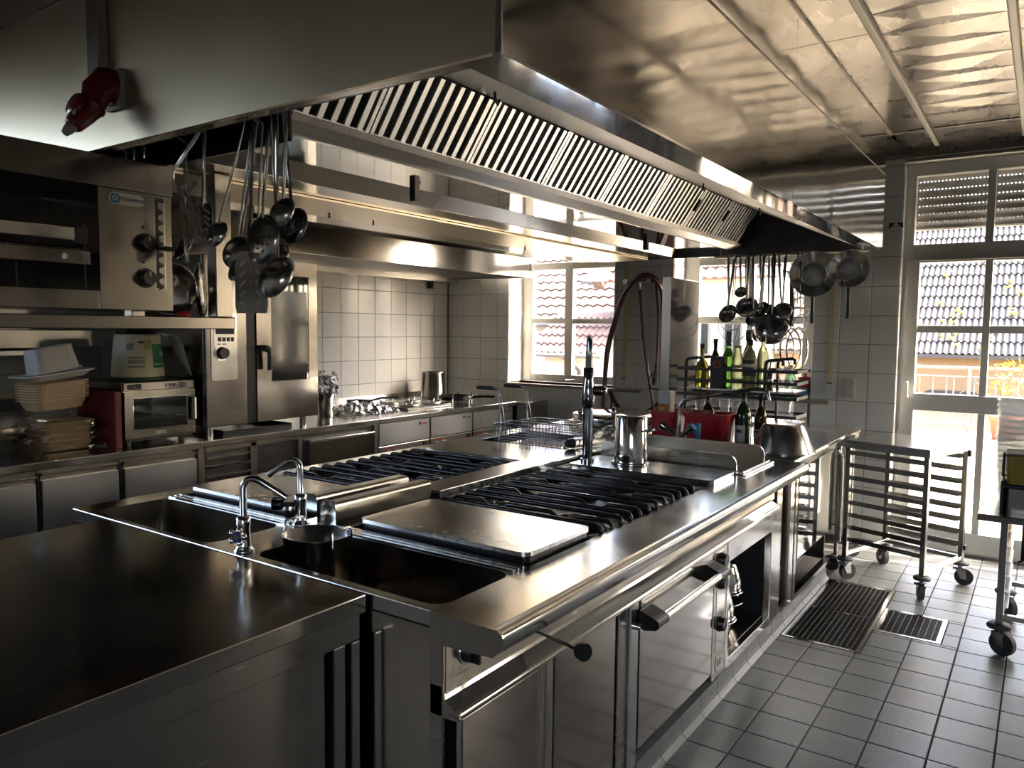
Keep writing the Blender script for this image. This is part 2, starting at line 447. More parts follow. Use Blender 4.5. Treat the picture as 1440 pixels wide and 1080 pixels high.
# floor: a grout bed carrying tiles (tiles end flush at z = 0)
GR = [(-1.04, -.665, 3.925, 5.02), (-.665, -.355, 4.28, 4.67)]        # drain pits
fl = struct('floor', B().box(XL-.2, XR+.2, YN-.2, 6.36, -.12, -.006), M['floor_grout'])
def in_pit(a, b, c, d):
    return any(a < g[1]-.002 and b > g[0]+.002 and c < g[3]-.002 and d > g[2]+.002 for g in GR)
def cut_tiles():
    n = 0
    for i in range(-5, 9):
        for q in range(-6, 17):
            a, b = -.281+i*.2015+.003, -.281+(i+1)*.2015-.003
            c, d = 3.078+q*.195+.003, 3.078+(q+1)*.195-.003
            a = max(a, -1.055); d = min(d, 6.12)
            if b-a < .02 or d-c < .02: continue
            segs = [(a, b, c, d)]
            for g in GR:
                new = []
                for (a1, b1, c1, d1) in segs:
                    if a1 < g[1] and b1 > g[0] and c1 < g[3] and d1 > g[2]:
                        if c1 < g[2]-.01: new.append((a1, b1, c1, g[2]-.004)); 
                        if d1 > g[3]+.01: new.append((a1, b1, g[3]+.004, d1))
                        cc, dd = max(c1, g[2]), min(d1, g[3])
                        if a1 < g[0]-.01: new.append((a1, g[0]-.004, cc, dd))
                        if b1 > g[1]+.01: new.append((g[1]+.004, b1, cc, dd))
                    else: new.append((a1, b1, c1, d1))
                segs = new
            for s_ in segs:
                if s_[1]-s_[0] > .012 and s_[3]-s_[2] > .012:
                    place_tile(fl, 'floor_tile', '+z', *s_, -.007, M['tile_floor'], thick=.007, ch=.0015); n += 1
    return n
NT = cut_tiles()
# rest of the floor, hidden behind the furniture or past the frame: one joined sheet of the same tiles
b = B()
for i in range(-23, 14):
    for q in range(-26, 17):
        a, c = -.281+i*.2015+.003, 3.078+q*.195+.003
        if (-5 <= i < 9 and q >= -6) or a < XL or a > XR-.2: continue
        b.add([(a, c, 0), (a+.1955, c, 0), (a+.1955, c+.189, 0), (a, c+.189, 0)], [(0,1,2,3)])
tag(obj('floor_tile_field', b, M['tile_floor'], fl), kind='stuff')

# walls
SL = (-2.05, .65, 1.15, 2.68)          # added left window, out of the frame, to light the hood front
wl_ = struct('wall_left', B().box(XL-.25, XL-.008, YN, SL[0], -.01, ZC+.2).box(XL-.25, XL-.008, SL[1], YO, -.01, ZC+.2).box(XL-.25, XL-.008, SL[0], SL[1], -.01, SL[2]).box(XL-.25, XL-.008, SL[0], SL[1], SL[3], ZC+.2), M['grout'])
wn4 = struct('added_window_4', B().box(XL-.14, XL-.08, SL[0], SL[1], SL[2], SL[2]+.07).box(XL-.14, XL-.08, SL[0], SL[1], SL[3]-.07, SL[3]).box(XL-.14, XL-.08, SL[0], SL[0]+.07, SL[2]+.07, SL[3]-.07).box(XL-.14, XL-.08, SL[1]-.07, SL[1], SL[2]+.07, SL[3]-.07).box(XL-.14, XL-.08, -.74, -.66, SL[2]+.07, SL[3]-.07), M['white_pvc'])
obj('pane', B().box(XL-.112, XL-.106, SL[0]+.07, -.74, SL[2]+.07, SL[3]-.07), M['glass'], wn4)
obj('pane', B().box(XL-.112, XL-.106, -.66, SL[1]-.07, SL[2]+.07, SL[3]-.07), M['glass'], wn4)
ZL, DZ = 1.0412, .2088
NW = tile_field(wl_, 'wall_tile', '+x', (1.2, 6.02), (.93, 2.06), 4.385, .2057, ZL, DZ, XL-.008, M['tile_wall'])
b = B()
for (u0, u1, v0, v1) in ((YN, SL[0], .02, ZC), (SL[1], 1.2, .02, ZC), (SL[0], SL[1], .02, SL[2]), (1.2, 6.02, 2.06, ZC), (1.2, 6.02, .02, .93)):
    b.quad((XL, u0, v0), (XL, u1, v0), (XL, u1, v1), (XL, u0, v1))
tag(obj('wall_tile_field', b, M['tile_wall'], wl_), kind='stuff')
def wall_with_holes(x0, x1, holes, y0, y1):
    b = B(); hs = sorted(holes); x = x0
    for h in hs:
        b.box(x, h[0], y0, y1, -.01, ZC+.2)
        if h[2] > .01: b.box(h[0], h[1], y0, y1, -.01, h[2])
        b.box(h[0], h[1], y0, y1, h[3], ZC+.2); x = h[1]
    b.box(x, x1, y0, y1, -.01, ZC+.2); return b
wb_ = struct('wall_back', wall_with_holes(XL, XR+.25, (W1, W2, DR), YB+.008, YO), M['grout'])
for (U, V, u0) in (((XL+.003, W1[0]-.001), (.03, 2.76), XL), ((W1[1]+.001, W2[0]-.001), (.03, 2.76), -1.2526-.2057*10+.02), ((W2[1]+.001, DR[0]-.001), (.03, 2.76), -1.2526),
                   ((W1[0], W1[1]), (.03, W1[2]-.025), XL), ((W2[0], W2[1]), (.03, W2[2]-.025), -1.2526), ((W1[0], W1[1]), (2.56, 2.76), XL), ((W2[0], W2[1]), (2.56, 2.76), -1.2526)):
    tile_field(wb_, 'wall_tile', '-y', U, V, u0, .2057, ZL, DZ, YB+.008, M['tile_wall'])
# tiled left reveals of the windows and the door
for x, v0 in ((W1[0], W1[2]), (W2[0], W2[2])):
    tile_field(wb_, 'reveal_tile', '+x', (YB+.008, YB+.235), (v0+.003, 2.545), YB+.008, .23, ZL, DZ, x, M['tile_wall'], thick=.005)
tile_field(wb_, 'reveal_tile', '+x', (YB+.002, YB+.10), (.02, 2.73), YB, .11, ZL, DZ, DR[0], M['tile_wall'], thick=.005)
b = B()   # painted reveals, heads
for h in (W1, W2, DR):
    b.box(h[1]-.004, h[1], YB+.008, YO, h[2], h[3]); b.box(h[0], h[1], YB+.008, YO, h[3]-.004, h[3])
obj('reveal_plaster', b, M['plaster'], wb_)
# dark little diamond inset in the tile by the door
b = B()
for s_ in (-1, 1):
    b.add([(-.905+s_*.045, YB-.0005, 2.276), (-.905+s_*.045, YB-.0005, 2.32), (-.905+s_*.001, YB-.0005, 2.32)], [(0,1,2)])
obj('tile_inset', b, M['ink'], wb_)
b = B()
SH = (5.0, 5.95, 1.1, 2.35)          # added side window, out of the frame, for more daylight from the right
b.box(XR, XR+.25, YN, SH[0], -.01, ZC+.2).box(XR, XR+.25, SH[1], YO, -.01, ZC+.2).box(XR, XR+.25, SH[0], SH[1], -.01, SH[2]).box(XR, XR+.25, SH[0], SH[1], SH[3], ZC+.2)
struct('wall_right', b, M['plaster'])
wn3 = struct('added_window_3', B().box(XR+.08, XR+.14, SH[0], SH[1], SH[2], SH[2]+.08).box(XR+.08, XR+.14, SH[0], SH[1], SH[3]-.08, SH[3])
       .box(XR+.08, XR+.14, 5.44, 5.52, SH[2]+.08, SH[3]-.08).box(XR+.08, XR+.14, SH[0], SH[0]+.08, SH[2], SH[3]).box(XR+.08, XR+.14, SH[1]-.08, SH[1], SH[2], SH[3]), M['white_pvc'])
obj('pane', B().box(XR+.10, XR+.106, SH[0]+.08, 5.44, SH[2]+.08, SH[3]-.08), M['glass'], wn3)
obj('pane', B().box(XR+.10, XR+.106, 5.52, SH[1]-.08, SH[2]+.08, SH[3]-.08), M['glass'], wn3)
NW_ = (.3, 2.5, 1.3, 2.4)            # added windows behind the camera, lighting the window wall and camera-facing sides
struct('wall_near', B().box(XL-.25, NW_[0], YN-.25, YN, -.01, ZC+.2).box(NW_[1], XR+.25, YN-.25, YN, -.01, ZC+.2).box(NW_[0], NW_[1], YN-.25, YN, -.01, NW_[2]).box(NW_[0], NW_[1], YN-.25, YN, NW_[3], ZC+.2), M['plaster'])
b = B().box(NW_[0], NW_[1], YN-.14, YN-.08, NW_[2], NW_[2]+.07).box(NW_[0], NW_[1], YN-.14, YN-.08, NW_[3]-.07, NW_[3])
for k in range(3): b.box(NW_[0]+k*1.065, NW_[0]+k*1.065+.07, YN-.14, YN-.08, NW_[2]+.07, NW_[3]-.07)
wn5 = struct('added_window_5', b, M['white_pvc'])
for k in range(2): obj('pane', B().box(NW_[0]+k*1.065+.07, NW_[0]+(k+1)*1.065, YN-.112, YN-.106, NW_[2]+.07, NW_[3]-.07), M['glass'], wn5)

# ceiling: dented steel panels between lighter runners
ce = struct('ceiling', B().box(XL-.25, XR+.25, YN-.25, YO, ZC+.03, ZC+.25), M['soot'])
M['ceil'] = steel('ceiling_panel_steel', (.145,.132,.112), .28, (4,1,1), .0, wav=.05, wscale=1.5, smudge=.05)
M['runner'] = plain('ceiling_runner_metal', (.20,.185,.16), .5, .4)
def ceil_panel(x0, x1, y0, y1, amp):
    b = B(); g = .003; z = ZC
    if amp < 1e-4:
        b.box(x0, x1, y0+g, y1-g, z, z+.012)
    else:                       # pressed diamond: a low ridge across the panel, off centre
        xm = x0+(x1-x0)*random.uniform(.35, .65); ym = (y0+y1)/2
        P = [(x0,y0+g,z),(xm,y0+g,z),(x1,y0+g,z),(x1,ym,z),(x1,y1-g,z),(xm,y1-g,z),(x0,y1-g,z),(x0,ym,z),(xm,ym,z-amp), (xm+.08, ym+.01, z-amp*.9)]
        b.add(P, [(0,1,8),(0,8,7),(1,2,9,8),(2,3,9),(3,4,9),(4,5,8,9),(5,6,8),(6,7,8)])
    obj('ceiling_panel', b, M['ceil'], ce)
yy = [2.62+.2425*i for i in range(14)]
for i in range(len(yy)-1):
    a = random.choice((.012, .016, .010)) if 2 <= i <= 9 else 0.0
    ceil_panel(-.645+.012, -.165-.012, yy[i], yy[i+1] if i < 12 else 5.86, a)
    ceil_panel(-.165+.012, .315-.012, yy[i], yy[i+1] if i < 12 else 5.86, a)
for (y0, y1) in ((1.5, 2.40), (2.40, 3.55), (3.55, 4.62), (4.62, 5.36), (5.36, 5.86)):
    ceil_panel(-.865, -.645-.012, y0, y1, 0)
for k in range(8): ceil_panel(.315+k*.3, .315+(k+1)*.3-.01, 1.2, 5.86, 0)
for k in range(6): ceil_panel(-.85+k*.6, -.85+(k+1)*.6-.01, YN, 1.5, 0)
for k in range(9): ceil_panel(XL+k*.46, XL+(k+1)*.46-.01, YN, 5.86, 0)
ceil_panel(XL, XR, 5.87, 6.03, 0)
for x in (-.645, -.165, .315): obj('runner', B().rrect(x-.017, x+.017, ZC-.022, ZC+.02, 1.2, 5.78, .008, 3, 'y'), M['runner'], ce)
obj('runner', B().box(-.87, -.845, 2.3, 5.36, ZC-.012, ZC+.01), M['runner'], ce)
obj('runner', B().box(-.87, XR, 5.35, 5.37, ZC-.006, ZC+.012), M['runner'], ce)
struct('trim_1', B().box(W2[1], XR, YB-.012, YB+.006, 2.755, ZC), M['runner'])

# ------------------------------------------------------------------ windows
def rect_frame(b, x0, x1, z0, z1, w, y0, y1, wl=None, wb=None, wt=None):
    wl = w if wl is None else wl; wb = w if wb is None else wb; wt = w if wt is None else wt
    b.box(x0, x0+wl, y0, y1, z0, z1).box(x1-w, x1, y0, y1, z0, z1).box(x0+wl, x1-w, y0, y1, z0, z0+wb).box(x0+wl, x1-w, y0, y1, z1-wt, z1)
    return b
def window(name, w, stile, mull, zbar, ztop):
    x0, x1, z0, z1 = w; x0 += .006; x1 -= .006; y0, y1 = 6.265, 6.325
    wf = struct(name, rect_frame(B(), x0, x1, z0+.005, z1-.006, stile, y0, y1, wb=.075), M['white_pvc'], bev=.004)
    b = B().box(mull[0], mull[1], y0-.006, y1-.006, z0+.08, ztop[1]).box(x0+stile, x1-stile, y0-.002, y1-.01, ztop[0], ztop[1])
    obj('mullion', b, M['white_pvc'], wf, bev=.004)
    for a, c in ((x0+stile, mull[0]), (mull[1], x1-stile)):
        obj('glazing_bar', B().box(a, c, y0, y1-.012, zbar[0], zbar[1]), M['white_pvc'], wf, bev=.003)
        obj('pane', B().box(a, c, y0+.028, y0+.033, z0+.08, zbar[0]), M['glass'], wf)
        obj('pane', B().box(a, c, y0+.028, y0+.033, zbar[1], ztop[0]), M['glass'], wf)
    obj('pane', B().box(x0+stile, x1-stile, y0+.028, y0+.033, ztop[1], z1-stile), M['glass'], wf)
    return wf
w1 = window('window_1', W1, .115, (-3.745, -3.66), (1.600, 1.648), (2.11, 2.175))
obj('window_handle', B().tube([(-3.70,6.245,1.07),(-3.70,6.225,1.07),(-3.60,6.222,1.073)], .008, 8), M['chrome'], w1)
window('window_2', W2, .125, (-2.012, -1.965), (1.607, 1.665), (2.09, 2.16))
for i, (a, c) in enumerate(((W1[0]+.0, -2.82), (W2[0]-.03, -1.30))):
    struct('trim_%d' % (i+2), B().box(a, c, YB-.045, 6.262, 1.010, 1.035), M['marble'], bev=.004)

# ------------------------------------------------------------------ terrace door with transom light
y0, y1 = 6.12, 6.20
dr = struct('door_1', rect_frame(B(), DR[0]+.006, DR[1]-.006, .0, DR[3]-.006, .06, y0, y1, wb=.03, wt=.085), M['white_pvc'], bev=.004)
b = B().box(DR[0]+.06, DR[1]-.06, y0+.002, y1, 2.055, 2.168)
obj('transom', b, M['white_pvc'], dr, bev=.004)
for k, (a, c) in enumerate(((-.807, -.370), (-.322, .19), (.24, .72), (.77, 1.28))):
    obj('transom_pane', B().box(a, c, y0+.04, y0+.045, 2.168, 2.65), M['glass'], dr)
    if k < 3: obj('transom_bar', B().box(c, c+.048, y0+.004, y1-.01, 2.165, 2.652), M['white_pvc'], dr, bev=.003)
# two leaves
for k, (xa, xb, xm) in enumerate(((-.835, .22, -.336), (.235, 1.285, .75))):
    lf = obj('door_leaf', rect_frame(B(), xa, xb, .02, 2.05, .095, y0-.02, y1-.02, wl=.083, wb=.145, wt=.012), M['white_pvc'], dr, bev=.004)
    obj('mullion', B().box(xm-.022, xm+.022, y0-.016, y1-.03, 1.12, 2.04), M['white_pvc'], lf, bev=.003)
    obj('lower_mullion', B().box(xm-.022, xm+.022, y0-.016, y1-.03, .16, .998), M['white_pvc'], lf, bev=.003)
    obj('mid_rail', B().box(xa+.08, xb-.09, y0-.022, y1-.024, .998, 1.12), M['white_pvc'], lf, bev=.004)
    for a, c in ((xa+.083, xm-.022), (xm+.022, xb-.095)):
        obj('glazing_bar', B().box(a, c, y0-.012, y1-.034, 1.548, 1.600), M['white_pvc'], lf, bev=.003)
        for v0, v1 in ((.165, .998), (1.12, 1.548), (1.60, 2.038)):
            obj('pane', B().box(a, c, y0+.018, y0+.023, v0, v1), M['glass'], lf)
hd = obj('door_handle', B().box(-.806, -.784, y0-.028, y0-.018, 1.05, 1.215).tube([(-.795,y0-.025,1.195),(-.795,y0-.055,1.195),(-.793,y0-.057,1.09)], .009, 8), M['white_pvc'], dr, bev=.002)
# roller shutter hanging half open behind the transom light: slats joined by pins that leave slits of light
sh = thing('roller_shutter', 'grey roller shutter let half down behind the light above the terrace door', 'shutter', (.24, 6.29, 2.27))
M['slat_grey'] = plain('shutter_slat_grey', (.27,.265,.25), .5)
zz = 2.68
for k in range(7):
    h = .050 if k < 6 else .045
    b = B(); pr = [(6.280+.010*math.sin(PI*t/6), zz-h*t/6) for t in range(7)]
    b.prism(pr+[(6.296, zz-h), (6.296, zz)], 'x', DR[0]+.03, DR[1]-.03)
    obj('shutter_slat', b, M['slat_grey'], sh)
    if k < 6:
        b = B(); x = DR[0]+.03
        while x < DR[1]-.05: b.box(x, x+.013, 6.284, 6.292, zz-h-.008, zz-h); x += .023
        tag(obj('slat_pins', b, M['slat_grey'], sh), kind='stuff')
    zz -= h+.007
obj('end_bar', B().box(DR[0]+.03, DR[1]-.03, 6.278, 6.296, zz-.005, zz+.008), M['white_pvc'], sh)
# shutter pull straps
for k, (x, zt, zb, lab) in enumerate(((-2.993, 2.62, 1.13, 'beige shutter strap on the wall left of the hose, running into a wall box'), (-1.305, 2.62, 1.17, 'beige shutter strap on the tiles above the light switch near the terrace door'))):
    st = thing('shutter_strap', lab, 'strap', (x, YB, zb-.06))
    obj('strap', B().box(x-.017, x+.017, YB-.008, YB-.004, zb, zt), M['strap'], st)
    obj('strap_winder', B().rrect(x-.024, x+.024, zb-.06, zb+.005, YB-.016, YB-.0005, .004, 3, 'y'), M['white'], st, bev=.002)
    obj('guide', B().box(x-.02, x+.02, YB-.017, YB-.012, zb-.006, zb+.003), M['ink'], st)

# ================================================================== OUTSIDE
M['terrace'] = plain('pale_terrace_stone', (.34,.30,.235), .8, noise=.15, nscale=3, bump=.1, bscale=15)
M['render'] = plain('ochre_house_render', (.30,.20,.115), .9, noise=.06, nscale=2)
M['render_w'] = plain('pale_house_render', (.74,.66,.54), .9, noise=.05, nscale=2)
M['rooftile'] = plain('weathered_roof_tile', (.045,.042,.045), .42, noise=.5, nscale=2.5)
M['rooftile_r'] = plain('red_roof_tile', (.15,.095,.085), .6, noise=.25, nscale=3)
M['railing'] = plain('white_painted_railing', (.15,.145,.14), .5)
tr = thing('terrace', 'sunlit pale stone terrace outside the glazed door', 'terrace', (0, 10, -.15))
obj('terrace_slab', B().box(-9, 9, 6.37, 14.05, -.18, -.022), M['terrace'], tr)
b_ = 0
for i in range(-5, 3):
    for q in range(0, 16):
        x, y = i*.5, 6.42+q*.475
        place_tile(tr, 'paving_slab', '+z', x+.006, x+.494, y+.006, y+.469, -.022, M['terrace'], thick=.014, ch=.004)
# railing: posts, rails, balusters, lozenge
rl = thing('terrace_railing', 'white metal railing with lozenge ornament at the far edge of the terrace', 'railing', (0, 13.92, -.02))
YR = 13.92
for x in [-5.6+i*1.55 for i in range(7)]: obj('post', B().box(x-.025, x+.025, YR-.025, YR+.025, -.022, 1.02), M['railing'], rl)
for z, r in ((1.0, .028), (.86, .014), (.10, .016)): obj('rail', B().cyl((-6.5, YR, z), (5.5, YR, z), r, n=8), M['railing'], rl)
for i in range(60):
    x = -6.2+i*.19
    if i % 8 in (3, 4, 5): continue
    obj('baluster', B().cyl((x, YR, .10), (x, YR, .86), .009, n=6, cap=False), M['railing'], rl)
for i in range(7):
    c = -6.2+(i*8+4)*.19
    b = B().tube([(c-.28,YR,.48),(c,YR,.82),(c+.28,YR,.48),(c,YR,.14)], .013, 6, closed=True).cyl((c,YR,.1),(c,YR,.86),.011, n=6)
    b.tube([(c-.28,YR,.86),(c-.28,YR,.10)], .011, 6).tube([(c+.28,YR,.86),(c+.28,YR,.10)], .011, 6)
    obj('lozenge', b, M['railing'], rl)
def bush(name, label, c, h, r, n, mat, matstem, cat='plant'):
    t = thing(name, label, cat, c)
    b = B()
    for k in range(n):
        a, e = random.uniform(0, 2*PI), random.uniform(.25, 1)
        p = Vector(c)+Vector((math.cos(a)*r*random.uniform(.2, 1), math.sin(a)*r*random.uniform(.2, 1), h*e))
        d = Vector((random.uniform(-1,1), random.uniform(-1,1), random.uniform(-.3,.9))).normalized(); s_ = d.cross(Vector((.3,.2,.9))).normalized()
        b.add([p, p+d*.05+s_*.025, p+d*.11, p+d*.05-s_*.025], [(0,1,2,3)])
    tag(obj('leaves', b, mat, t), kind='stuff')
    b = B()
    for k in range(5):
        a = k*1.26; b.tube([c, Vector(c)+Vector((.1*math.cos(a), .1*math.sin(a), h*.5)), Vector(c)+Vector((r*.7*math.cos(a), r*.7*math.sin(a), h*.95))], .008, 5)
    obj('stem', b, matstem, t)
    return t
M['leaf'] = plain('yellow_green_leaf', (.38,.34,.06), .5, noise=.4, nscale=5)
M['stem'] = plain('brown_stem', (.12,.08,.05), .8)
pt = thing('flower_pot', 'terracotta pot on the terrace by the railing', 'pot', (-.43, 13.3, -.008))
obj('pot', B().lathe([(.0,0),(.15,0),(.20,.30),(.215,.30),(.215,.35),(.18,.35),(.17,.30),(0,.30)], (-.43,13.3,-.008), 18), plain('terracotta', (.42,.16,.08), .8), pt)
bush('potted_shrub', 'yellow green shrub in the terracotta pot by the railing', (-.43, 13.3, .29), .85, .30, 130, M['leaf'], M['stem'])

# ---- houses
def pantile_mesh(name, w, l, mat):
    b = B(); n = 8; vs = []
    for t in range(2):
        for k in range(n+1):
            u = k/n; vs.append((u*w, t*l, .028*math.sin(2*PI*2*u)+ (.03 if t == 0 else .0)))
    fs = [(k, k+1, n+2+k, n+1+k) for k in range(n)]
    lo = [(v[0], v[1], v[2]-.02) for v in vs[:n+1]]
    b.add(vs, fs, True).add(vs[:n+1]+lo, [(k, k+1, n+2+k, n+1+k) for k in range(n)])
    return mesh_of(name, b, mat)
def roof_frame(p0, ang_z, slope):     # local x along eave, local y up the slope
    return Matrix.Translation(p0) @ Matrix.Rotation(ang_z, 4, 'Z') @ Matrix.Rotation(slope, 4, 'X')
def roof_stuff(parent, name, F, nx, ny, w, l, mat, skip=None, shape=None):
    b = B(); n = 4
    for q in range(ny):
        for i in range(nx):
            if skip and skip(i, q): continue
            if shape and not shape((i+.5)*w, (q+.5)*l): continue
            vs = []
            for t in range(2):
                for k in range(n+1):
                    u = k/n; vs.append(F @ Vector(((i+u)*w, q*l+t*l*1.02, .03*math.sin(2*PI*u)+(.045 if t == 0 else 0))))
            lo = [F @ Vector(((i+k/n)*w, q*l, -.02)) for k in range(n+1)]
            b.add(vs, [(k, k+1, n+2+k, n+1+k) for k in range(n)], True)
            b.add(vs[:n+1]+lo, [(k, k+1, n+2+k, n+1+k) for k in range(n)])
    return tag(obj(name, b, mat, parent), kind='stuff')
# house seen through the door
hA = thing('house', 'ochre house with weathered pantile roof seen through the terrace door', 'house', (-.5, 20, -3))
obj('wall', B().box(-5.2, 8, 17.25, 24, -3, 1.30), M['render'], hA)
obj('eave_board', B().box(-5.4, 8.2, 16.95, 17.3, 1.06, 1.13), M['rooftile'], hA)
obj('base_wall', B().box(-5.2, 8, 17.1, 17.26, -3, .25), plain('brown_plinth', (.40,.27,.2), .9), hA)
obj('house_window', B().box(-2.85, -2.5, 17.2, 17.27, .35, .72), M['ink'], hA)
obj('cellar_opening', B().rrect(-1.95, -1.0, .12, .42, 17.05, 17.2, [.02,.12,.12,.02], 4, 'y'), M['ink'], hA)
FA = roof_frame((-5.4, 17.0, 1.13), 0, math.radians(38))
me = pantile_mesh('pantile', .215, .385, M['rooftile'])
for i in range(11, 29):
    for q in range(0, 15):
        o = bpy.data.objects.new('pantile', me); COL.objects.link(o); o.parent = hA
        o.matrix_local = Matrix.Translation(-hA.location) @ FA @ Matrix.Translation((i*.215, q*.38, 0))
roof_stuff(hA, 'pantile_field', FA, 64, 15, .215, .38, M['rooftile'], skip=lambda i, q: 11 <= i < 29)
obj('roof_deck', B().add([FA @ Vector(p) for p in ((0,0,-.04),(13.7,0,-.04),(13.7,5.7,-.04),(0,5.7,-.04))], [(0,1,2,3)]), M['rooftile'], hA)
M['lichen'] = plain('yellow_lichen', (.50,.36,.06), .9)
b = B()
for (x, y) in ((3.75,.9),(3.9,1.25),(3.6,1.6),(3.85,.5),(4.6,.7),(4.9,1.3),(4.75,2.2),(3.55,2.6),(5.05,1.9),(4.2,3.1),(4.45,.35)):
    for k in range(7):
        c = FA @ Vector((x+random.gauss(0,.06), y+random.gauss(0,.1), .055)); r = random.uniform(.015,.04)
        b.sphere(c, r, 6, 4)
tag(obj('lichen', b, M['lichen'], hA), kind='stuff')
# houses seen through window 1
hB = thing('house', 'pale house with long tiled roof and skylight behind the left window', 'house', (-11.5, 22, -3))
obj('wall', B().box(-17.5, -7.4, 18.5, 24, -3, 1.75), M['render_w'], hB)
FB = roof_frame((-17.8, 18.2, 1.70), 0, math.radians(36))
roof_stuff(hB, 'roof_tiles', FB, 34, 11, .30, .42, M['rooftile_r'])
obj('skylight', B().add([FB @ Vector(p) for p in ((6.55,2.0,.10),(7.35,2.0,.10),(7.35,3.2,.10),(6.55,3.2,.10),(6.55,2.0,0),(7.35,2.0,0),(7.35,3.2,0),(6.55,3.2,0))], [(0,1,2,3),(0,1,5,4),(1,2,6,5),(2,3,7,6),(3,0,4,7)]), plain('skylight_glass', (.35,.36,.42), .2), hB)
obj('gutter', B().cyl((-17.8,18.15,1.66), (-7.4,18.15,1.66), .06, n=8), M['railing'], hB)
hC = thing('house', 'low cream outbuilding with lean-to tile roof in front of the pale house', 'house', (-9.4, 16, -3))
obj('wall', B().box(-9.75, -6.6, 15.4, 17.8, -3, .95), M['render_w'], hC)
FC = roof_frame((-10.1, 15.0, .98), 0, math.radians(30))
roof_stuff(hC, 'roof_tiles', FC, 12, 5, .17, .40, M['rooftile_r'])
obj('gutter', B().cyl((-10.1,14.96,.95), (-8.0,14.96,.95), .05, n=8), M['railing'], hC)
obj('downpipe', B().tube([(-9.0,15.0,.93),(-8.75,15.3,.6),(-8.72,15.33,-2)], .045, 8), M['rooftile'], hC)
hD = thing('house', 'tall cream house with red verge tiles right of the outbuilding', 'house', (-6.6, 17.5, -3))
obj('wall', B().box(-8.1, -4.9, 15.9, 21, -3, 2.75), plain('cream_house_render', (.78,.66,.48), .9), hD)
for (x, z) in ((-7.75, 1.0), (-6.3, 1.0), (-5.6, 1.0)):
    w_ = obj('house_window', B().box(x, x+.42, 15.86, 15.91, z, z+.85), M['railing'], hD)
    obj('pane', B().box(x+.05, x+.19, 15.85, 15.862, z+.05, z+.8).box(x+.23, x+.37, 15.85, 15.862, z+.05, z+.8), M['ovenglass'], w_)
FD = roof_frame((-8.4, 15.6, 2.62), 0, math.radians(40))
roof_stuff(hD, 'roof_tiles', FD, 18, 9, .22, .40, M['rooftile_r'])
obj('verge', B().add([FD @ Vector(p) for p in ((-.15,-.1,.1),(.1,-.1,.1),(.1,3.6,.1),(-.15,3.6,.1),(-.15,-.1,-.1),(.1,-.1,-.1),(.1,3.6,-.1),(-.15,3.6,-.1))], [(0,1,2,3),(0,1,5,4),(1,2,6,5),(3,0,4,7)]), M['rooftile_r'], hD)
hE = thing('house', 'ochre fronted house with red roof seen through the right window', 'house', (-4.4, 21, -3))
obj('wall', B().box(-4.85, -2.0, 19.6, 26, -3, 2.55), M['render'], hE)
FE = roof_frame((-5.1, 19.3, 2.5), 0, math.radians(40))
roof_stuff(hE, 'roof_tiles', FE, 15, 10, .22, .40, M['rooftile_r'])
for (x, z) in ((-4.5, .5), (-3.4, .5)):
    obj('house_window', B().box(x, x+.6, 19.55, 19.61, z, z+1.1), M['railing'], hE)
yd_ = thing('courtyard', 'pale street ground far below beyond the terrace', 'ground', (0, 30, -3.2))
obj('ground', B().box(-60, 60, 14.1, 80, -3.2, -3.0), M['terrace'], yd_)
# ================================================================== ISLAND HOOD
HZ, HT = 2.055, 2.497
HX0, HX1, HY0, HY1 = -2.95, -.845, 1.17, 5.16
hood = thing('extractor_hood', 'large stainless island extractor hood with baffle filters above the cooking island', 'hood', (-1.9, 3.1, HZ))
for (a, c) in ((HY0, 3.143), (3.146, HY1)):
    obj('side_panel', B().box(HX1-.012, HX1, a, c, HZ, HT), M['hood_side'], hood, bev=.001)
    obj('upper_side_panel', B().box(HX1-.016, HX1-.004, a, c, HT+.004, ZC), M['hood_side'], hood, bev=.001)
obj('front_panel', B().box(HX0, HX1-.0125, HY0, HY0+.012, HZ, HT+.016), M['hood_front'], hood, bev=.001)
obj('upper_front_panel', B().box(HX0, HX1-.018, HY0+.003, HY0+.015, HT+.02, ZC), M['hood_front'], hood, bev=.001)
obj('corner_edge', B().cyl((HX1-.002, HY0+.002, HZ), (HX1-.002, HY0+.002, HT), .0035, n=8), M['chrome'], hood)
obj('seam_trim', B().box(HX1-.01, HX1+.002, HY0, HY1, HT-.002, HT+.005), M['runner'], hood)
obj('seam_trim', B().box(HX0, HX1, HY0-.002, HY0+.01, HT+.014, HT+.021), M['runner'], hood)
obj('end_panel', B().box(HX0, HX1-.0125, HY1-.012, HY1, HZ, ZC), M['soot'], hood, bev=.001)
obj('left_panel', B().box(HX0, HX0+.012, HY0+.013, HY1-.013, HZ, ZC), M['hood_side'], hood, bev=.001)
# rims and inner sheets
obj('rim_gutter', B().box(-.956, HX1-.013, HY0+.014, HY1-.02, HZ+.003, HZ+.012), M['rim'], hood, bev=.002)
obj('rim_lip', B().box(HX1-.018, HX1+.001, HY0, HY1, HZ-.004, HZ+.002), M['chrome'], hood)
obj('front_rim', B().box(HX0+.02, -.957, HY0+.014, HY0+.045, HZ+.003, HZ+.012), M['steel_dark'], hood)
obj('perforated_panel', B().add([(-.957, HY0+.10, HZ+.008), (-.957, HY1-.02, HZ+.008), (-1.565, HY1-.02, 2.322), (-1.565, HY0+.10, 2.322)], [(0,1,2,3)]), M['perf'], hood)
obj('inner_front', B().box(HX0+.02, -.957, HY0+.045, HY0+.052, HZ+.003, 2.35), M['soot'], hood)
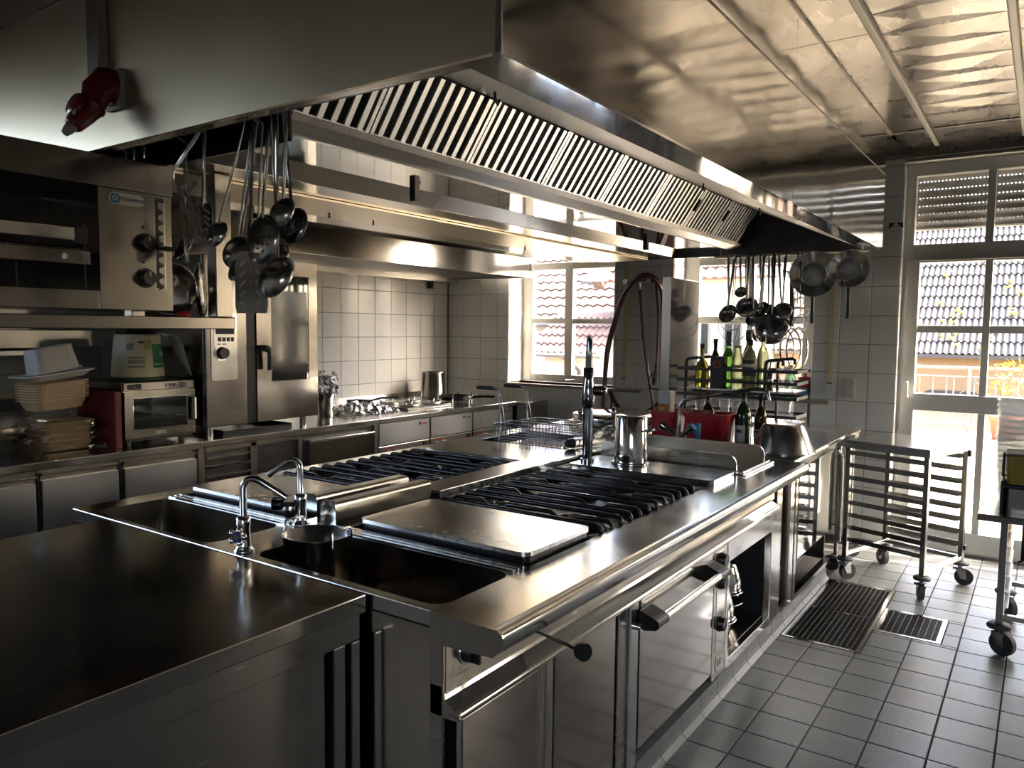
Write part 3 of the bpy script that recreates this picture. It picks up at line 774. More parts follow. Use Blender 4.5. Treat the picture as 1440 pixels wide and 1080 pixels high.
# filters
FA_, FB_ = Vector((-1.570, 0, 2.322)), Vector((-1.700, 0, 2.130))
fd = (FB_-FA_); fl_len = fd.length; fdn = fd.normalized(); fnm = Vector((-fdn.z, 0, fdn.x)); 
if fnm.x < 0: fnm = -fnm           # faces right and down
fnm = Vector((abs(fdn.z), 0, -abs(fdn.x))).normalized()
YF = [1.19, 1.68, 2.165, 2.65, 3.14, 3.63, 4.12, 4.58, 5.03]
for i in range(8):
    ya, yb = YF[i]+.003, YF[i+1]-.003
    mid = (FA_+FB_)/2; mid.y = (ya+yb)/2
    b = B().obox(mid-fnm*.016, fdn, (0,1,0), fnm, fl_len/2, (yb-ya)/2, .004)
    f_ = obj('baffle_filter', b, M['void'], hood)
    e = B()
    for y in (ya+.007, yb-.007): e.obox(Vector((mid.x, y, mid.z))-fnm*.004, fdn, (0,1,0), fnm, fl_len/2, .007, .008)
    for c in (FB_,):
        p = Vector((c.x, mid.y, c.z)); e.obox(p+(fdn*.006 if c is FA_ else -fdn*.002)-fnm*.006, fdn, (0,1,0), fnm, .002, (yb-ya)/2, .008)
    obj('filter_frame', e, M['slat'], f_)
    n = 9; st = (yb-ya-.03)/n
    for k in range(n):
        y = ya+.015+st*(k+.5)
        obj('slat', B().obox(Vector((mid.x, y, mid.z))+fnm*.002, fdn, (0,1,0), fnm, fl_len/2-.004, st*.20, .004), M['slat'], f_)
    if i >= 5:
        obj('filter_handle', B().obox(Vector((mid.x, yb-.01, mid.z))+fnm*.012-fdn*.02, fdn, (0,1,0), fnm, .035, .012, .006), M['black'], f_)
# central beam, left sheets
M['galv'] = plain('spangled_sheet', (.48,.46,.43), .42, .9, noise=.25, nscale=60, bump=.05, bscale=120)
obj('drip_gutter', B().sheet([(-1.700,2.128),(-1.715,2.112),(-1.79,2.094)], 'y', 1.40, HY1-.02), M['galv'], hood)
obj('inner_front', B().box(HX0+.02, -1.705, 1.392, 1.399, 2.05, 2.35), M['soot'], hood)
for a, c in ((1.40, 2.55), (2.553, 4.2), (4.203, HY1-.02)):
    obj('duct_bottom', B().box(-2.05, -1.79, a, c, 2.090, 2.096), M['mirror'], hood)
    obj('inner_sheet', B().sheet([(-2.06,2.20),(-2.10,2.16),(-2.20,2.064)], 'y', a, c), M['steel_front'], hood)
obj('rim_sheet', B().box(-2.38, -2.20, 1.40, HY1-.02, 2.060, 2.066), M['steel_dark'], hood)
rs = obj('rim_sheet', B().box(-2.74, -2.385, 1.40, HY1-.02, 2.050, 2.058), M['hood_front'], hood)
for y in (1.75, 2.35, 2.62, 3.9): obj('stud', B().cyl((-2.62,y,2.052),(-2.62,y,2.034),.004,n=8).sphere((-2.62,y,2.032),.006,8,5), M['black'], rs)
obj('left_rim', B().box(HX0+.013, -2.745, HY0+.10, HY1-.02, HZ+.001, HZ+.012), M['steel_dark'], hood)
for (x, y, z) in ((-2.052, 2.275, 2.09), (-2.052, 4.385, 2.09)):
    obj('lamp_clip', B().box(x-.012, x+.016, y-.014, y+.014, z-.05, z+.012).cyl((x, y+.014, z-.028), (x, y+.032, z-.028), .007, n=8), M['black'], hood)
for (x, y, z) in ((-1.285,1.755,2.2), (-1.285,3.33,2.2), (-1.285,4.15,2.2)):
    obj('hook', B().tube([(x,y,z+.02),(x,y,z-.015),(x,y+.014,z-.03),(x,y+.022,z-.015)], .004, 6), M['black'], hood)
# rails the utensils hang from
for (x0, x1, y) in ((-2.66, -1.58, 1.315), (-1.86, -.90, 5.06)):
    zr = 2.135 if y < 2 else 2.040
    b = B().cyl((x0, y, zr), (x1, y, zr), .008, n=10)
    for x in (x0+.04, x1-.04): b.cyl((x, y, zr), (x, y, zr+.10 if y < 2 else 2.10), .006, n=8)
    obj('utensil_rail', b, M['steel_dark'], hood)
# cable duct, red socket with plug on the front sheet
obj('cable_duct', B().box(-2.262, -2.202, HY0-.032, HY0-.0005, 2.25, ZC), M['steel_front'], hood, bev=.003)
sx = -2.165
sk = thing('power_plug', 'red angled industrial socket and plug hanging on the hood front', 'plug', (sx, HY0, 2.20))
obj('gasket', B().rrect(sx-.042, sx+.042, 2.145, 2.255, HY0-.012, HY0-.0005, .012, 4, 'y'), M['label_white'], sk)
ax = Vector((0, -.66, -.75)).normalized(); ay = Vector((1,0,0)); az = ax.cross(ay)
c0 = Vector((sx, HY0-.012, 2.205))
R3 = Matrix((ay, az, ax)).transposed()
obj('socket_body', B().tube([c0+Vector((0,.0,.0)), c0+Vector((0,-.018,.002)), c0+Vector((0,-.045,-.022)), c0+ax*.085], [(.040,.052),(.040,.050),(.036,.040),(.030,.030)], 18, flat=(1,0,0)), M['darkred'], sk)
obj('plug_body', B().lathe([(.0,0),(.034,0),(.035,.008),(.031,.012),(.029,.05),(.024,.085),(.020,.092),(0,.092)], c0+ax*.078, 18, R3), M['darkred'], sk)
obj('cable_gland', B().lathe([(0,0),(.017,0),(.014,.02),(.010,.035),(0,.036)], c0+ax*.165, 12, R3), plain('grey_gland', (.35,.34,.32), .5), sk)
lid_c = c0+ax*.085-az*.0+Vector((-.004,-.036,-.006))
fl_ = obj('flap_lid', B().lathe([(0,0),(.034,0),(.036,.006),(.030,.016),(0,.018)], lid_c, 18, Matrix((Vector((0,.35,.94)), Vector((1,0,0)), Vector((-.25,-.94,.35)).normalized())).transposed()), M['darkred'], sk)
obj('lid_label', B().obox(lid_c+Vector((.012,-.020,-.022)), (1,0,0), (0,.35,.94), (0,-.94,.35), .012, .008, .002), M['label_white'], sk)

# ================================================================== WALL HOOD over the left counter
wh = thing('wall_hood', 'long stainless wall hood with bright front band above the left counter', 'hood', (-4.4, 4.2, 1.98))
obj('front_band', B().box(-3.912, -3.90, 2.35, 5.87, 2.012, 2.19), M['panel_mirror'], wh, bev=.002)
obj('end_cap', B().box(-4.975, -3.90, 5.872, 5.93, 2.012, 2.20), M['white'], wh, bev=.003)
obj('hood_switch', B().rrect(5.885, 5.915, 2.075, 2.14, -3.9, -3.893, .008, 3, 'x'), M['black'], wh)
obj('underside', B().box(-4.72, -3.915, 2.35, 5.87, 2.03, 2.04), M['soot'], wh)
obj('wall_gutter', B().box(-4.975, -4.72, 2.35, 5.87, 1.985, 2.05), M['steel_front'], wh, bev=.003)
obj('sloped_top', B().add([(-3.905,2.35,2.19),(-3.905,5.87,2.19),(-4.975,5.87,2.60),(-4.975,2.35,2.60),(-3.905,2.35,2.18),(-3.905,5.87,2.18),(-4.975,5.87,2.18),(-4.975,2.35,2.18)], [(0,1,2,3),(4,5,6,7),(0,1,5,4),(1,2,6,5),(2,3,7,6),(3,0,4,7)]), M['steel_front'], wh)
obj('bracket', B().box(-4.97, -4.93, 5.70, 5.74, 1.93, 1.985), M['black'], wh)
# ================================================================== COOKING ISLAND
IX0, IX1, IY0, IYE = -2.80, -.935, 1.31, 3.92
TZ = .90
isl = thing('cooking_island', 'long stainless cooking island with sinks, wells and a rounded front rail', 'island', (-1.9, 2.6, 0))
FX = -1.062                      # plane of the doors
# worktop strips around the wells
def top(name, x0, x1, y0, y1, m='steel_top', z=TZ, t=.04, bev=.003): return obj(name, B().box(x0, x1, y0, y1, z-t, z), M[m], isl, bev=bev)
prof = [(-1.13,.9),(-.955,.9),(-.940,.898),(-.930,.893),(-.925,.885),(-.926,.877),(-.949,.838),(-.955,.836),(-.955,.842),(-.99,.852),(-1.13,.85)]
lip = obj('front_lip', B().prism(prof, 'y', IY0, IYE, True), M['steel_top'], isl)
lip.data.polygons.foreach_set('use_smooth', [len(p.vertices) == 4 and p.index in (1,2,3,4,5) for p in lip.data.polygons])
obj('lip_end', B().prism([(-1.131,.9005),(-.942,.9005),(-.927,.892),(-.9235,.885),(-.925,.876),(-.949,.836),(-1.131,.827)], 'y', IY0-.004, IY0+.002), M['steel_front'], isl)
obj('lip_end', B().prism([(-1.04,.9008),(-.940,.9008),(-.926,.893),(-.922,.885),(-.948,.832),(-.955,.834),(-.934,.884),(-.945,.891),(-1.04,.891)], 'y', IYE-.001, IYE+.008), M['black'], isl)
top('worktop_strip', IX0, -2.69, IY0+.003, 4.12)
top('worktop_strip', -2.02, -1.83, IY0+.003, 4.12)
top('worktop_strip', -2.69, -2.02, IY0+.003, IY0+.025); top('worktop_strip', -1.83, -1.13, IY0+.003, IY0+.035)
# raised rims between sink and hot plate (three thin ribs)
for x0, x1, y in ((-1.83, -1.13, 1.645), (-2.69, -2.02, 1.605)):
    top('worktop_strip', x0, x1, y, y+.07)
    for k in range(3): obj('rib', B().rrect(x0, x1, y+.004+k*.022, y+.016+k*.022, TZ, TZ+.006, .004, 2), M['steel_top'], isl, bev=.002)
top('worktop_strip', -1.83, -1.13, 2.985, 3.05); top('worktop_strip', -2.69, -2.02, 2.985, 3.02)
top('worktop_strip', -2.69, -2.02, 3.44, 3.50); top('worktop_strip', -2.69, -2.02, 4.06, 4.12)
# sinks: open basins with rounded corners
def basin(x0, x1, y0, y1, zb, r=.05, mat='steel_dark', wall=.0):
    b = B(); pl = rr(x0, x1, y0, y1, r, 5); n = len(pl); cx, cy = (x0+x1)/2, (y0+y1)/2
    s_ = 1-.05
    rings = [[(x, y, TZ-.001) for x, y in pl], [(cx+(x-cx)*.985, cy+(y-cy)*.97, zb+.05) for x, y in pl], [(cx+(x-cx)*.955, cy+(y-cy)*.90, zb) for x, y in pl]]
    for t in range(2): b.add(rings[t]+rings[t+1], [(k, (k+1) % n, n+(k+1) % n, n+k) for k in range(n)], True)
    b.add(rings[2], [tuple(range(n))])
    o = obj('sink_basin', b, M[mat], isl)
    o2 = obj('sink_drain', B().cyl((cx, cy, zb+.001), (cx, cy, zb+.006), .035, n=20), M['chrome'], o)
    # flat corner fillers that close the gap between round basin and square opening
    f = B(); ou = [(x1, y0), (x1, y1), (x0, y1), (x0, y0)]
    for q in range(4):
        arc = pl[q*6:(q+1)*6]
        f.add([(ou[q][0], ou[q][1], TZ-.001)]+[(x, y, TZ-.001) for x, y in arc], [tuple(range(7))])
    obj('sink_rim', f, M['steel_top'], o)
basin(-1.83, -1.13, IY0+.035, 1.645, .64); basin(-2.69, -2.02, IY0+.025, 1.605, .64)
# burner wells and fryer well
def well(name, x0, x1, y0, y1, zb, mat): 
    return obj(name, B().add([(x0,y0,TZ-.002),(x1,y0,TZ-.002),(x1,y1,TZ-.002),(x0,y1,TZ-.002),(x0,y0,zb),(x1,y0,zb),(x1,y1,zb),(x0,y1,zb)],
        [(4,5,6,7),(0,1,5,4),(1,2,6,5),(2,3,7,6),(3,0,4,7)]), M[mat], isl)
well('burner_well', -1.83, -1.13, 1.715, 2.985, .845, 'soot'); well('burner_well', -2.69, -2.02, 1.675, 2.985, .845, 'soot')
well('fryer_well', -2.69, -2.02, 3.50, 4.06, .70, 'steel_dark')
M['oil'] = plain('fryer_oil', (.25,.17,.05), .04, spec=.6, coat=1.0)
obj('frying_oil', B().box(-2.689, -2.021, 3.501, 4.059, .70, .872), M['oil'], isl)
obj('middle_rib', B().box(-1.99, -1.85, 2.20, 4.10, TZ+.0005, TZ+.036), M['steel_top'], isl, bev=.003)
obj('hob_divider', B().box(-1.83, -1.13, 2.09, 2.115, .845, TZ-.004).box(-2.69, -2.02, 2.06, 2.085, .845, TZ-.004), M['steel_dark'], isl)
def burner(x, y):
    o = obj('burner', B().lathe([(.0,.0),(.075,.0),(.07,.012),(.045,.018),(.045,.03),(.038,.038),(0,.04)], (x, y, .846), 20), M['soot'], isl)
    obj('burner_cap', B().lathe([(.0,.012),(.030,.010),(.036,.004),(.036,0),(0,0)], (x, y, .885), 18), M['chrome_dark'], o)
    obj('drip_tray', B().lathe([(.085,.0),(.13,.0),(.145,.02),(.15,.02)], (x, y, .847), 24), M['steel_top'], o)
for y in (2.34, 2.77):
    for x in (-1.66, -1.30, -2.52, -2.19): burner(x, y)
# the body below
obj('end_face', B().box(IX0, -1.131, IY0+.001, IY0+.012, .10, TZ-.041), M['steel_dark'], isl)
for x in (-1.60, -2.2): obj('end_seam', B().box(x-.01, x+.01, IY0-.003, IY0+.002, .10, TZ-.045), M['steel_dark'], isl, bev=.002)
obj('left_side', B().box(IX0, IX0+.012, IY0+.012, 5.10, .10, TZ-.041), M['steel_front'], isl)
obj('carcass', B().box(-2.0, -1.9, IY0+.012, 5.1, .10, .60).box(-2.75, -1.70, IY0+.012, 5.1, .10, .13), M['void'], isl)
obj('control_panel', B().box(-1.10, -1.092, IY0+.010, IYE, .70, .86), M['steel_front'], isl)
# sloping tray rail with a bright rounded edge, in lengths
rp = [(-1.094,.712),(-1.088,.700),(-1.050,.682),(-1.043,.676),(-1.043,.668),(-1.05,.664),(-1.11,.658)]
for a, c in ((IY0+.005, 1.985), (1.988, 3.17), (3.173, 3.86)):
    o = obj('tray_rail', B().prism([(u*1.0, w) for u, w in rp]+[(-1.11,.712)], 'y', a, c, True), M['panel_mirror'], isl)
    for p in o.data.polygons: p.use_smooth = p.index in (1, 2, 3, 4)
obj('end_post', B().box(-1.131, -1.092, IY0-.002, IY0+.008, .14, .83), M['steel_front'], isl, bev=.002)
obj('rail_end', B().prism([(-1.131,.66),(-1.131,.73),(-1.092,.73),(-1.088,.70),(-1.045,.68),(-1.043,.668),(-1.05,.660)], 'y', IY0-.002, IY0+.004), M['steel_front'], isl)
# plinth of cove tiles
for i in range(20):
    y = IY0+.02+i*.195
    if y+.19 > 5.12: break
    obj('plinth_tile', B().prism([(-1.10,0),(-1.045,0),(-1.052,.006),(-1.062,.018),(-1.067,.035),(-1.068,.085),(-1.10,.085)], 'y', y, y+.191, False), M['tile_floor'], isl)
# fronts facing the aisle
def door(name, y0, y1, z0, z1, mat='panel_mirror', x=FX, t=.02): return obj(name, B().box(x-t, x, y0, y1, z0, z1), M[mat], isl, bev=.003)
d1 = door('cupboard_door', 1.335, 1.655, .12, .655, x=-1.055); d2 = door('cupboard_door', 1.755, 2.115, .12, .655)
obj('door_post', B().box(-1.10, -1.066, 1.675, 1.752, .085, .66), M['steel_front'], isl, bev=.004)
obj('door_post', B().box(-1.098, -1.060, 1.700, 1.715, .085, .66), M['steel_top'], isl, bev=.004)
obj('door_post', B().box(-1.12, -1.075, 2.165, 2.225, .085, .66), M['steel_front'], isl, bev=.004)
obj('door_post', B().box(-1.10, -1.064, 2.228, 2.288, .085, .66), M['steel_top'], isl, bev=.004)
obj('gap_back', B().box(-1.20, -1.19, 1.33, 2.30, .085, .70), M['void'], isl)
obj('hinge_block', B().box(-1.12, -1.085, 2.13, 2.165, .50, .56), M['black'], isl)
obj('door_lock', B().cyl((-1.064, 2.262, .575), (-1.045, 2.262, .575), .012, n=12).cyl((-1.045,2.262,.575),(-1.040,2.262,.575),.015,n=12), M['chrome'], isl)
ov = door('oven_door', 2.300, 2.985, .135, .655)
hb = obj('oven_handle', B().cyl((-1.005, 2.285, .588), (-1.005, 2.93, .588), .015, n=14), M['steel_top'], ov)
for y in (2.335, 2.915):
    obj('handle_bracket', B().prism([(-1.061,.555),(-1.061,.625),(-1.012,.608),(-.990,.597),(-.988,.578),(-1.0,.567)], 'y', y-.055 if y < 2.5 else y-.03, y+.03 if y < 2.5 else y+.055), M['black'], ov, bev=.006)
kp = obj('switch_column', B().box(-1.085, -1.060, 2.990, 3.140, .10, .655), M['steel_front'], isl, bev=.003)
obj('switch_recess', B().box(-1.0605, -1.0585, 3.02, 3.115, .22, .64), M['steel_dark'], kp)
for z in (.60, .51, .33): obj('column_knob', B().cyl((-1.060, 3.065, z), (-1.035, 3.065, z), .034, .026, 18), M['black'], kp)
obj('rating_plate', B().box(-1.0595, -1.058, 3.03, 3.11, .13, .20), M['label_white'], kp)
obj('rating_print', B().box(-1.0582, -1.0575, 3.045, 3.06, .15, .18).box(-1.0582, -1.0575, 3.07, 3.085, .15, .18), M['ink'], kp)
# open compartment
oc = obj('open_compartment', B().box(-1.095, -1.060, 3.150, 3.178, .10, .655).box(-1.095, -1.060, 3.785, 3.935, .10, .655).box(-1.095, -1.060, 3.178, 3.785, .565, .655).box(-1.095, -1.060, 3.178, 3.785, .095, .135), M['steel_top'], isl, bev=.003)
obj('compartment_floor', B().box(-1.75, -1.095, 3.165, 3.80, .120, .135), M['steel_dark'], isl)
obj('compartment_back', B().box(-1.76, -1.75, 3.16, 3.81, .135, .66).box(-1.75, -1.09, 3.155, 3.165, .135, .66).box(-1.75, -1.09, 3.80, 3.81, .135, .66), M['void'], isl)
obj('door_post', B().box(-1.13, -1.085, 3.955, 4.05, .085, .86), M['steel_dark'], isl, bev=.004)
obj('door_post', B().box(-1.10, -1.062, 4.12, 4.20, .085, .87), M['steel_top'], isl, bev=.004)
obj('door_post', B().box(-1.12, -1.06, 4.215, 4.265, .085, .87), M['steel_dark'], isl, bev=.004)
obj('gap_back', B().box(-1.30, -1.29, 3.90, 5.1, .085, .86), M['void'], isl)
# gas knobs half hidden under the lip
for y in (1.395, 1.60, 1.83, 2.02, 2.34, 2.55, 2.83, 3.02, 3.28, 3.55):
    k = obj('gas_knob', B().cyl((-1.093, y, .785), (-1.065, y, .785), .024, .021, 18), M['black'], isl)
    obj('knob_pointer', B().box(-1.066, -1.05, y-.005, y+.005, .762, .808), M['black'], k, bev=.002)
    obj('knob_ring', B().lathe([(.026,0),(.030,0),(.030,.004),(.026,.004)], (-1.092, y-.0, .785), 18, Matrix.Rotation(PI/2, 3, 'Y')), M['chrome'], k)
lv = obj('pull_rod', B().cyl((-1.09, 1.70, .735), (-.905, 1.60, .765), .005, n=10), M['chrome_dark'], isl)
rv = (Vector((-.905,1.60,.765))-Vector((-1.09,1.70,.735))).normalized()
pc = Vector((-.905, 1.60, .765))
obj('rod_knob', B().cyl(pc-rv*.005, pc+rv*.012, .010, .013, 14).cyl(pc+rv*.012, pc+rv*.030, .020, .022, 18), M['black'], lv)
# far block of the island: lower mirror box, tops, tilting pan
obj('mirror_front', B().box(-1.08, -1.060, 4.285, 5.10, .30, .81), M['mirror'], isl, bev=.003)
obj('mirror_front_top', B().prism([(-1.08,.80),(-1.060,.81),(-1.04,.86),(-1.0,.885),(-1.08,.885)], 'y', 4.20, 5.10), M['steel_top'], isl)
obj('far_top', B().box(-1.83, -1.0, 3.925, 5.12, .885, .905), M['steel_top'], isl, bev=.003)
obj('far_top', B().box(-2.80, -1.83, 4.125, 5.12, .86, .90), M['steel_top'], isl, bev=.003)
obj('far_end', B().box(-2.79, -1.10, 5.10, 5.115, .10, .884), M['steel_front'], isl)
obj('bay_rail', B().box(-1.10, -1.062, 4.265, 5.10, .085, .11), M['steel_top'], isl)
# griddle with side splash walls (near wall, far wall) and a smooth cover plate before it
gp = obj('smooth_plate', B().rrect(-1.80, -1.105, 3.06, 3.345, TZ+.001, .926, .02, 4), M['steel_top'], isl, bev=.006)
gr_ = obj('griddle_plate', B().box(-1.80, -1.085, 3.40, 3.80, TZ+.001, .918), M['steel_top'], isl, bev=.004)
for (y, h) in ((3.385, .99), (3.80, .985)):
    obj('splash_wall', B().prism(rr(-1.80, -1.115, TZ+.001, h, [.0, .045, .0, .0], 5), 'y', y, y+.012), M['steel_front'], gr_, bev=.002)
obj('griddle_edge', B().box(-1.085, -1.07, 3.385, 3.815, TZ+.001, .912), M['steel_top'], gr_, bev=.002)
obj('left_cover_plate', B().rrect(-2.66, -2.03, 3.03, 3.435, TZ+.001, .918, .015, 3), M['steel_top'], isl, bev=.004)
# twin service console on the middle rib
for (x, y0, y1) in ((-2.035, 1.735, 2.19), (-1.905, 1.70, 2.17)):
    cs = obj('service_duct', B().prism(rr(x-.032, x+.032, TZ+.015, TZ+.075, [.0,.012,.012,.0], 3), 'y', y0, y1), M['steel_front'], isl, bev=.002)
    e = obj('duct_end', B().prism(rr(x-.036, x+.036, TZ, TZ+.082, [.0,.018,.018,.0], 4), 'y', y0-.006, y0), M['steel_top'], cs)
    obj('duct_screw', B().cyl((x-.018, y0-.009, TZ+.06), (x-.018, y0-.005, TZ+.06), .005, n=8).cyl((x+.018, y0-.009, TZ+.06), (x+.018, y0-.005, TZ+.06), .005, n=8), M['chrome_dark'], cs)
    obj('duct_shadow_gap', B().box(x-.028, x+.028, y0, y1, TZ, TZ+.014), M['black'], cs)

# ---- grates, hot plates (lift off: things of their own)
def grate(x0, x1, y0, y1, label, bars=6):
    t = thing('burner_grate', label, 'grate', ((x0+x1)/2, (y0+y1)/2, .847), group='iron pan supports over the burners')
    st = (y1-y0)/bars; z = .918
    for k in range(bars):
        y = y0+st*(k+.5); r = .0085
        if k in (1, 4):
            xm = (x0+x1)/2; q = (x1-x0)
            P = [(x0+.004,y,z-.045),(x0+.004,y,z-.012),(x0+.02,y,z),(x0+q*.20,y,z),(x0+q*.25,y,z-.020),(x0+q*.33,y,z-.020),(x0+q*.38,y,z),(x0+q*.64,y,z),(x0+q*.69,y,z-.020),(x0+q*.77,y,z-.020),(x0+q*.82,y,z),(x1-.02,y,z),(x1-.004,y,z-.012),(x1-.004,y,z-.045)]
        else:
            P = [(x0+.004,y,z-.045),(x0+.004,y,z-.014),(x0+.010,y,z-.004),(x0+.022,y,z),(x1-.022,y,z),(x1-.010,y,z-.004),(x1-.004,y,z-.014),(x1-.004,y,z-.045)]
        obj('bar', B().tube(P, r, 8), M['iron'], t)
    obj('side_bar', B().tube([(x0+.004,y0+.02,z-.045),(x0+.004,y1-.02,z-.045)], .008, 8), M['iron'], t)
    obj('side_bar', B().tube([(x1-.004,y0+.02,z-.045),(x1-.004,y1-.02,z-.045)], .008, 8), M['iron'], t)
    for (x, y) in ((x0+.004,y0+.03),(x1-.004,y0+.03),(x0+.004,y1-.03),(x1-.004,y1-.03)):
        obj('foot', B().cyl((x,y,.8475),(x,y,z-.045),.008,n=8), M['iron'], t)
    return t
grate(-1.815, -1.140, 2.125, 2.555, 'near right black iron burner grate behind the bright cover plate')
grate(-1.815, -1.140, 2.560, 2.980, 'far right black iron burner grate in front of the upturned steel pot')
grate(-2.680, -2.030, 2.095, 2.535, 'near left black iron burner grate behind the left cover plate')
grate(-2.680, -2.030, 2.540, 2.980, 'far left black iron burner grate nearest the fryer baskets')
M['hotplate'] = steel('hot_plate_steel', (.62,.61,.58), .25, (3,3,3), .0, smudge=.035)
def hotplate(x0, x1, y0, y1, label):
    t = thing('cover_plate', label, 'cover plate', ((x0+x1)/2, (y0+y1)/2, .846))
    obj('plate', B().rrect(x0, x1, y0, y1, .922, .934, .028, 5), M['hotplate'], t, bev=.003)
    obj('skirt', B().rrect(x0+.004, x1-.004, y0+.004, y1-.004, .896, .9215, .026, 5), M['iron'], t)
    obj('base_frame', B().rrect(x0+.02, x1-.02, y0+.02, y1-.02, .846, .8955, .02, 4), M['steel_dark'], t)
hotplate(-1.795, -1.138, 1.722, 2.085, 'bright steel hob cover plate with black edge, right of the service ducts')
hotplate(-2.675, -2.085, 1.685, 2.052, 'bright steel hob cover plate on the left, behind the swan neck taps')

# ================================================================== FOREGROUND WORKTABLE
wt = thing('worktable', 'dark stainless worktable in the foreground butted against the island end', 'table', (-1.95, .2, 0))
obj('tabletop', B().box(-2.56, -1.330, -1.2, 1.302, .855, TZ), M['steel_dark'], wt, bev=.003)
obj('apron', B().box(-2.54, -1.340, -1.2, 1.29, .79, .8545), M['steel_front'], wt, bev=.002)
obj('side_panel', B().box(-1.376, -1.359, -1.2, 1.195, .10, .7895), M['steel_front'], wt, bev=.002)
obj('corner_post', B().box(-1.376, -1.342, 1.21, 1.245, .03, .7895), M['steel_front'], wt, bev=.003)
obj('corner_post', B().box(-1.369, -1.336, 1.26, 1.287, .03, .7895), M['steel_front'], wt, bev=.003)
obj('cabinet_core', B().box(-2.52, -1.38, -1.19, 1.27, .03, .7895), M['void'], wt)
obj('foot', B().cyl((-1.40, 1.15, 0), (-1.40, 1.15, .03), .025, n=12).cyl((-2.5, 1.15, 0), (-2.5, 1.15, .03), .025, n=12).cyl((-1.40,-1.1,0),(-1.40,-1.1,.03),.025,n=12).cyl((-2.5,-1.1,0),(-2.5,-1.1,.03),.025,n=12), M['steel_dark'], wt)
# ================================================================== LEFT COUNTER (appliances along the left wall)
lcx = -3.87
M['drawer_steel'] = steel('matt_drawer_steel', (.38,.38,.37), .38, (1,1,20), .0, smudge=.06)
ct = thing('wall_counter', 'stainless worktop running the length of the left tiled wall', 'worktop', (-4.4, 3, .86))
for a, c in ((.2, 2.515), (2.518, 3.905), (3.908, 4.99), (4.993, 5.62)):
    obj('worktop', B().box(-4.97, -3.85, a, c, .862, .90), M['steel_top'], ct, bev=.003)
obj('upstand', B().box(-4.97, -4.955, .2, 5.62, .90, .935), M['steel_top'], ct)
def unit(label, y0, y1, cat='cabinet', name='base_cabinet'):
    t = thing(name, label, cat, (-4.3, (y0+y1)/2, 0))
    obj('carcass', B().box(-4.95, lcx-.03, y0+.002, y1-.002, .10, .861), M['soot'], t)
    obj('plinth', B().box(-4.95, lcx-.08, y0+.002, y1-.002, 0, .0995), M['black'], t)
    return t
def drawer_front(t, y0, y1, z0, z1, grip=True):
    f = obj('drawer', B().box(lcx-.029, lcx, y0, y1, z0, z1-.05), M['drawer_steel'], t, bev=.003)
    obj('grip_edge', B().prism([(lcx-.029,z1-.05),(lcx-.029,z1-.012),(lcx+.004,z1-.012),(lcx+.004,z1-.020),(lcx-.02,z1-.03),(lcx-.02,z1-.05)], 'y', y0, y1), M['steel_front'], f)
    return f
t = unit('drawer cabinet at the near end of the left counter under the wrapped trays', .25, 1.668)
drawer_front(t, .27, 1.655, .55, .845); drawer_front(t, .27, 1.655, .12, .53)
t = unit('drawer cabinet below the beige tray stack on the left counter', 1.67, 2.062)
drawer_front(t, 1.682, 2.048, .55, .855); drawer_front(t, 1.682, 2.048, .12, .53)
t = unit('drawer cabinet below the steel microwave oven', 2.064, 2.54)
drawer_front(t, 2.08, 2.49, .55, .855); drawer_front(t, 2.08, 2.49, .12, .53)
obj('side_post', B().box(lcx-.03, lcx+.002, 2.497, 2.536, .10, .861), M['steel_front'], t, bev=.002)
t = unit('open tray rack cabinet with dark runners below the combi oven', 2.542, 3.235)
obj('door_post', B().box(lcx-.03, lcx, 2.845, 2.890, .10, .855), M['steel_front'], t, bev=.002)
obj('door_post', B().box(lcx-.03, lcx, 3.200, 3.233, .10, .855), M['steel_front'], t, bev=.002)
obj('top_rail', B().box(lcx-.03, lcx, 2.545, 3.20, .83, .860), M['steel_front'], t, bev=.002)
for k in range(7):
    z = .80-.055*k
    obj('runner', B().box(lcx-.028, lcx-.006, 2.556, 2.843, z-.012, z), M['steel_front'] if k % 2 == 0 else M['chrome_dark'], t)
    obj('runner', B().box(lcx-.028, lcx-.016, 2.892, 3.198, z-.008, z), M['soot'], t)
t = unit('base cabinet with one broad steel door right of the combi oven', 3.237, 3.915)
f = obj('door', B().box(lcx-.029, lcx, 3.285, 3.868, .14, .815), M['panel_mirror'], t, bev=.003)
obj('door_grip', B().box(lcx, lcx+.012, 3.285, 3.868, .80, .815), M['steel_top'], f, bev=.003)
obj('door_hinge', B().box(lcx, lcx+.008, 3.84, 3.866, .775, .80), M['black'], f)
obj('side_post', B().box(lcx-.03, lcx+.003, 3.872, 3.912, .10, .861), M['steel_front'], t, bev=.002)
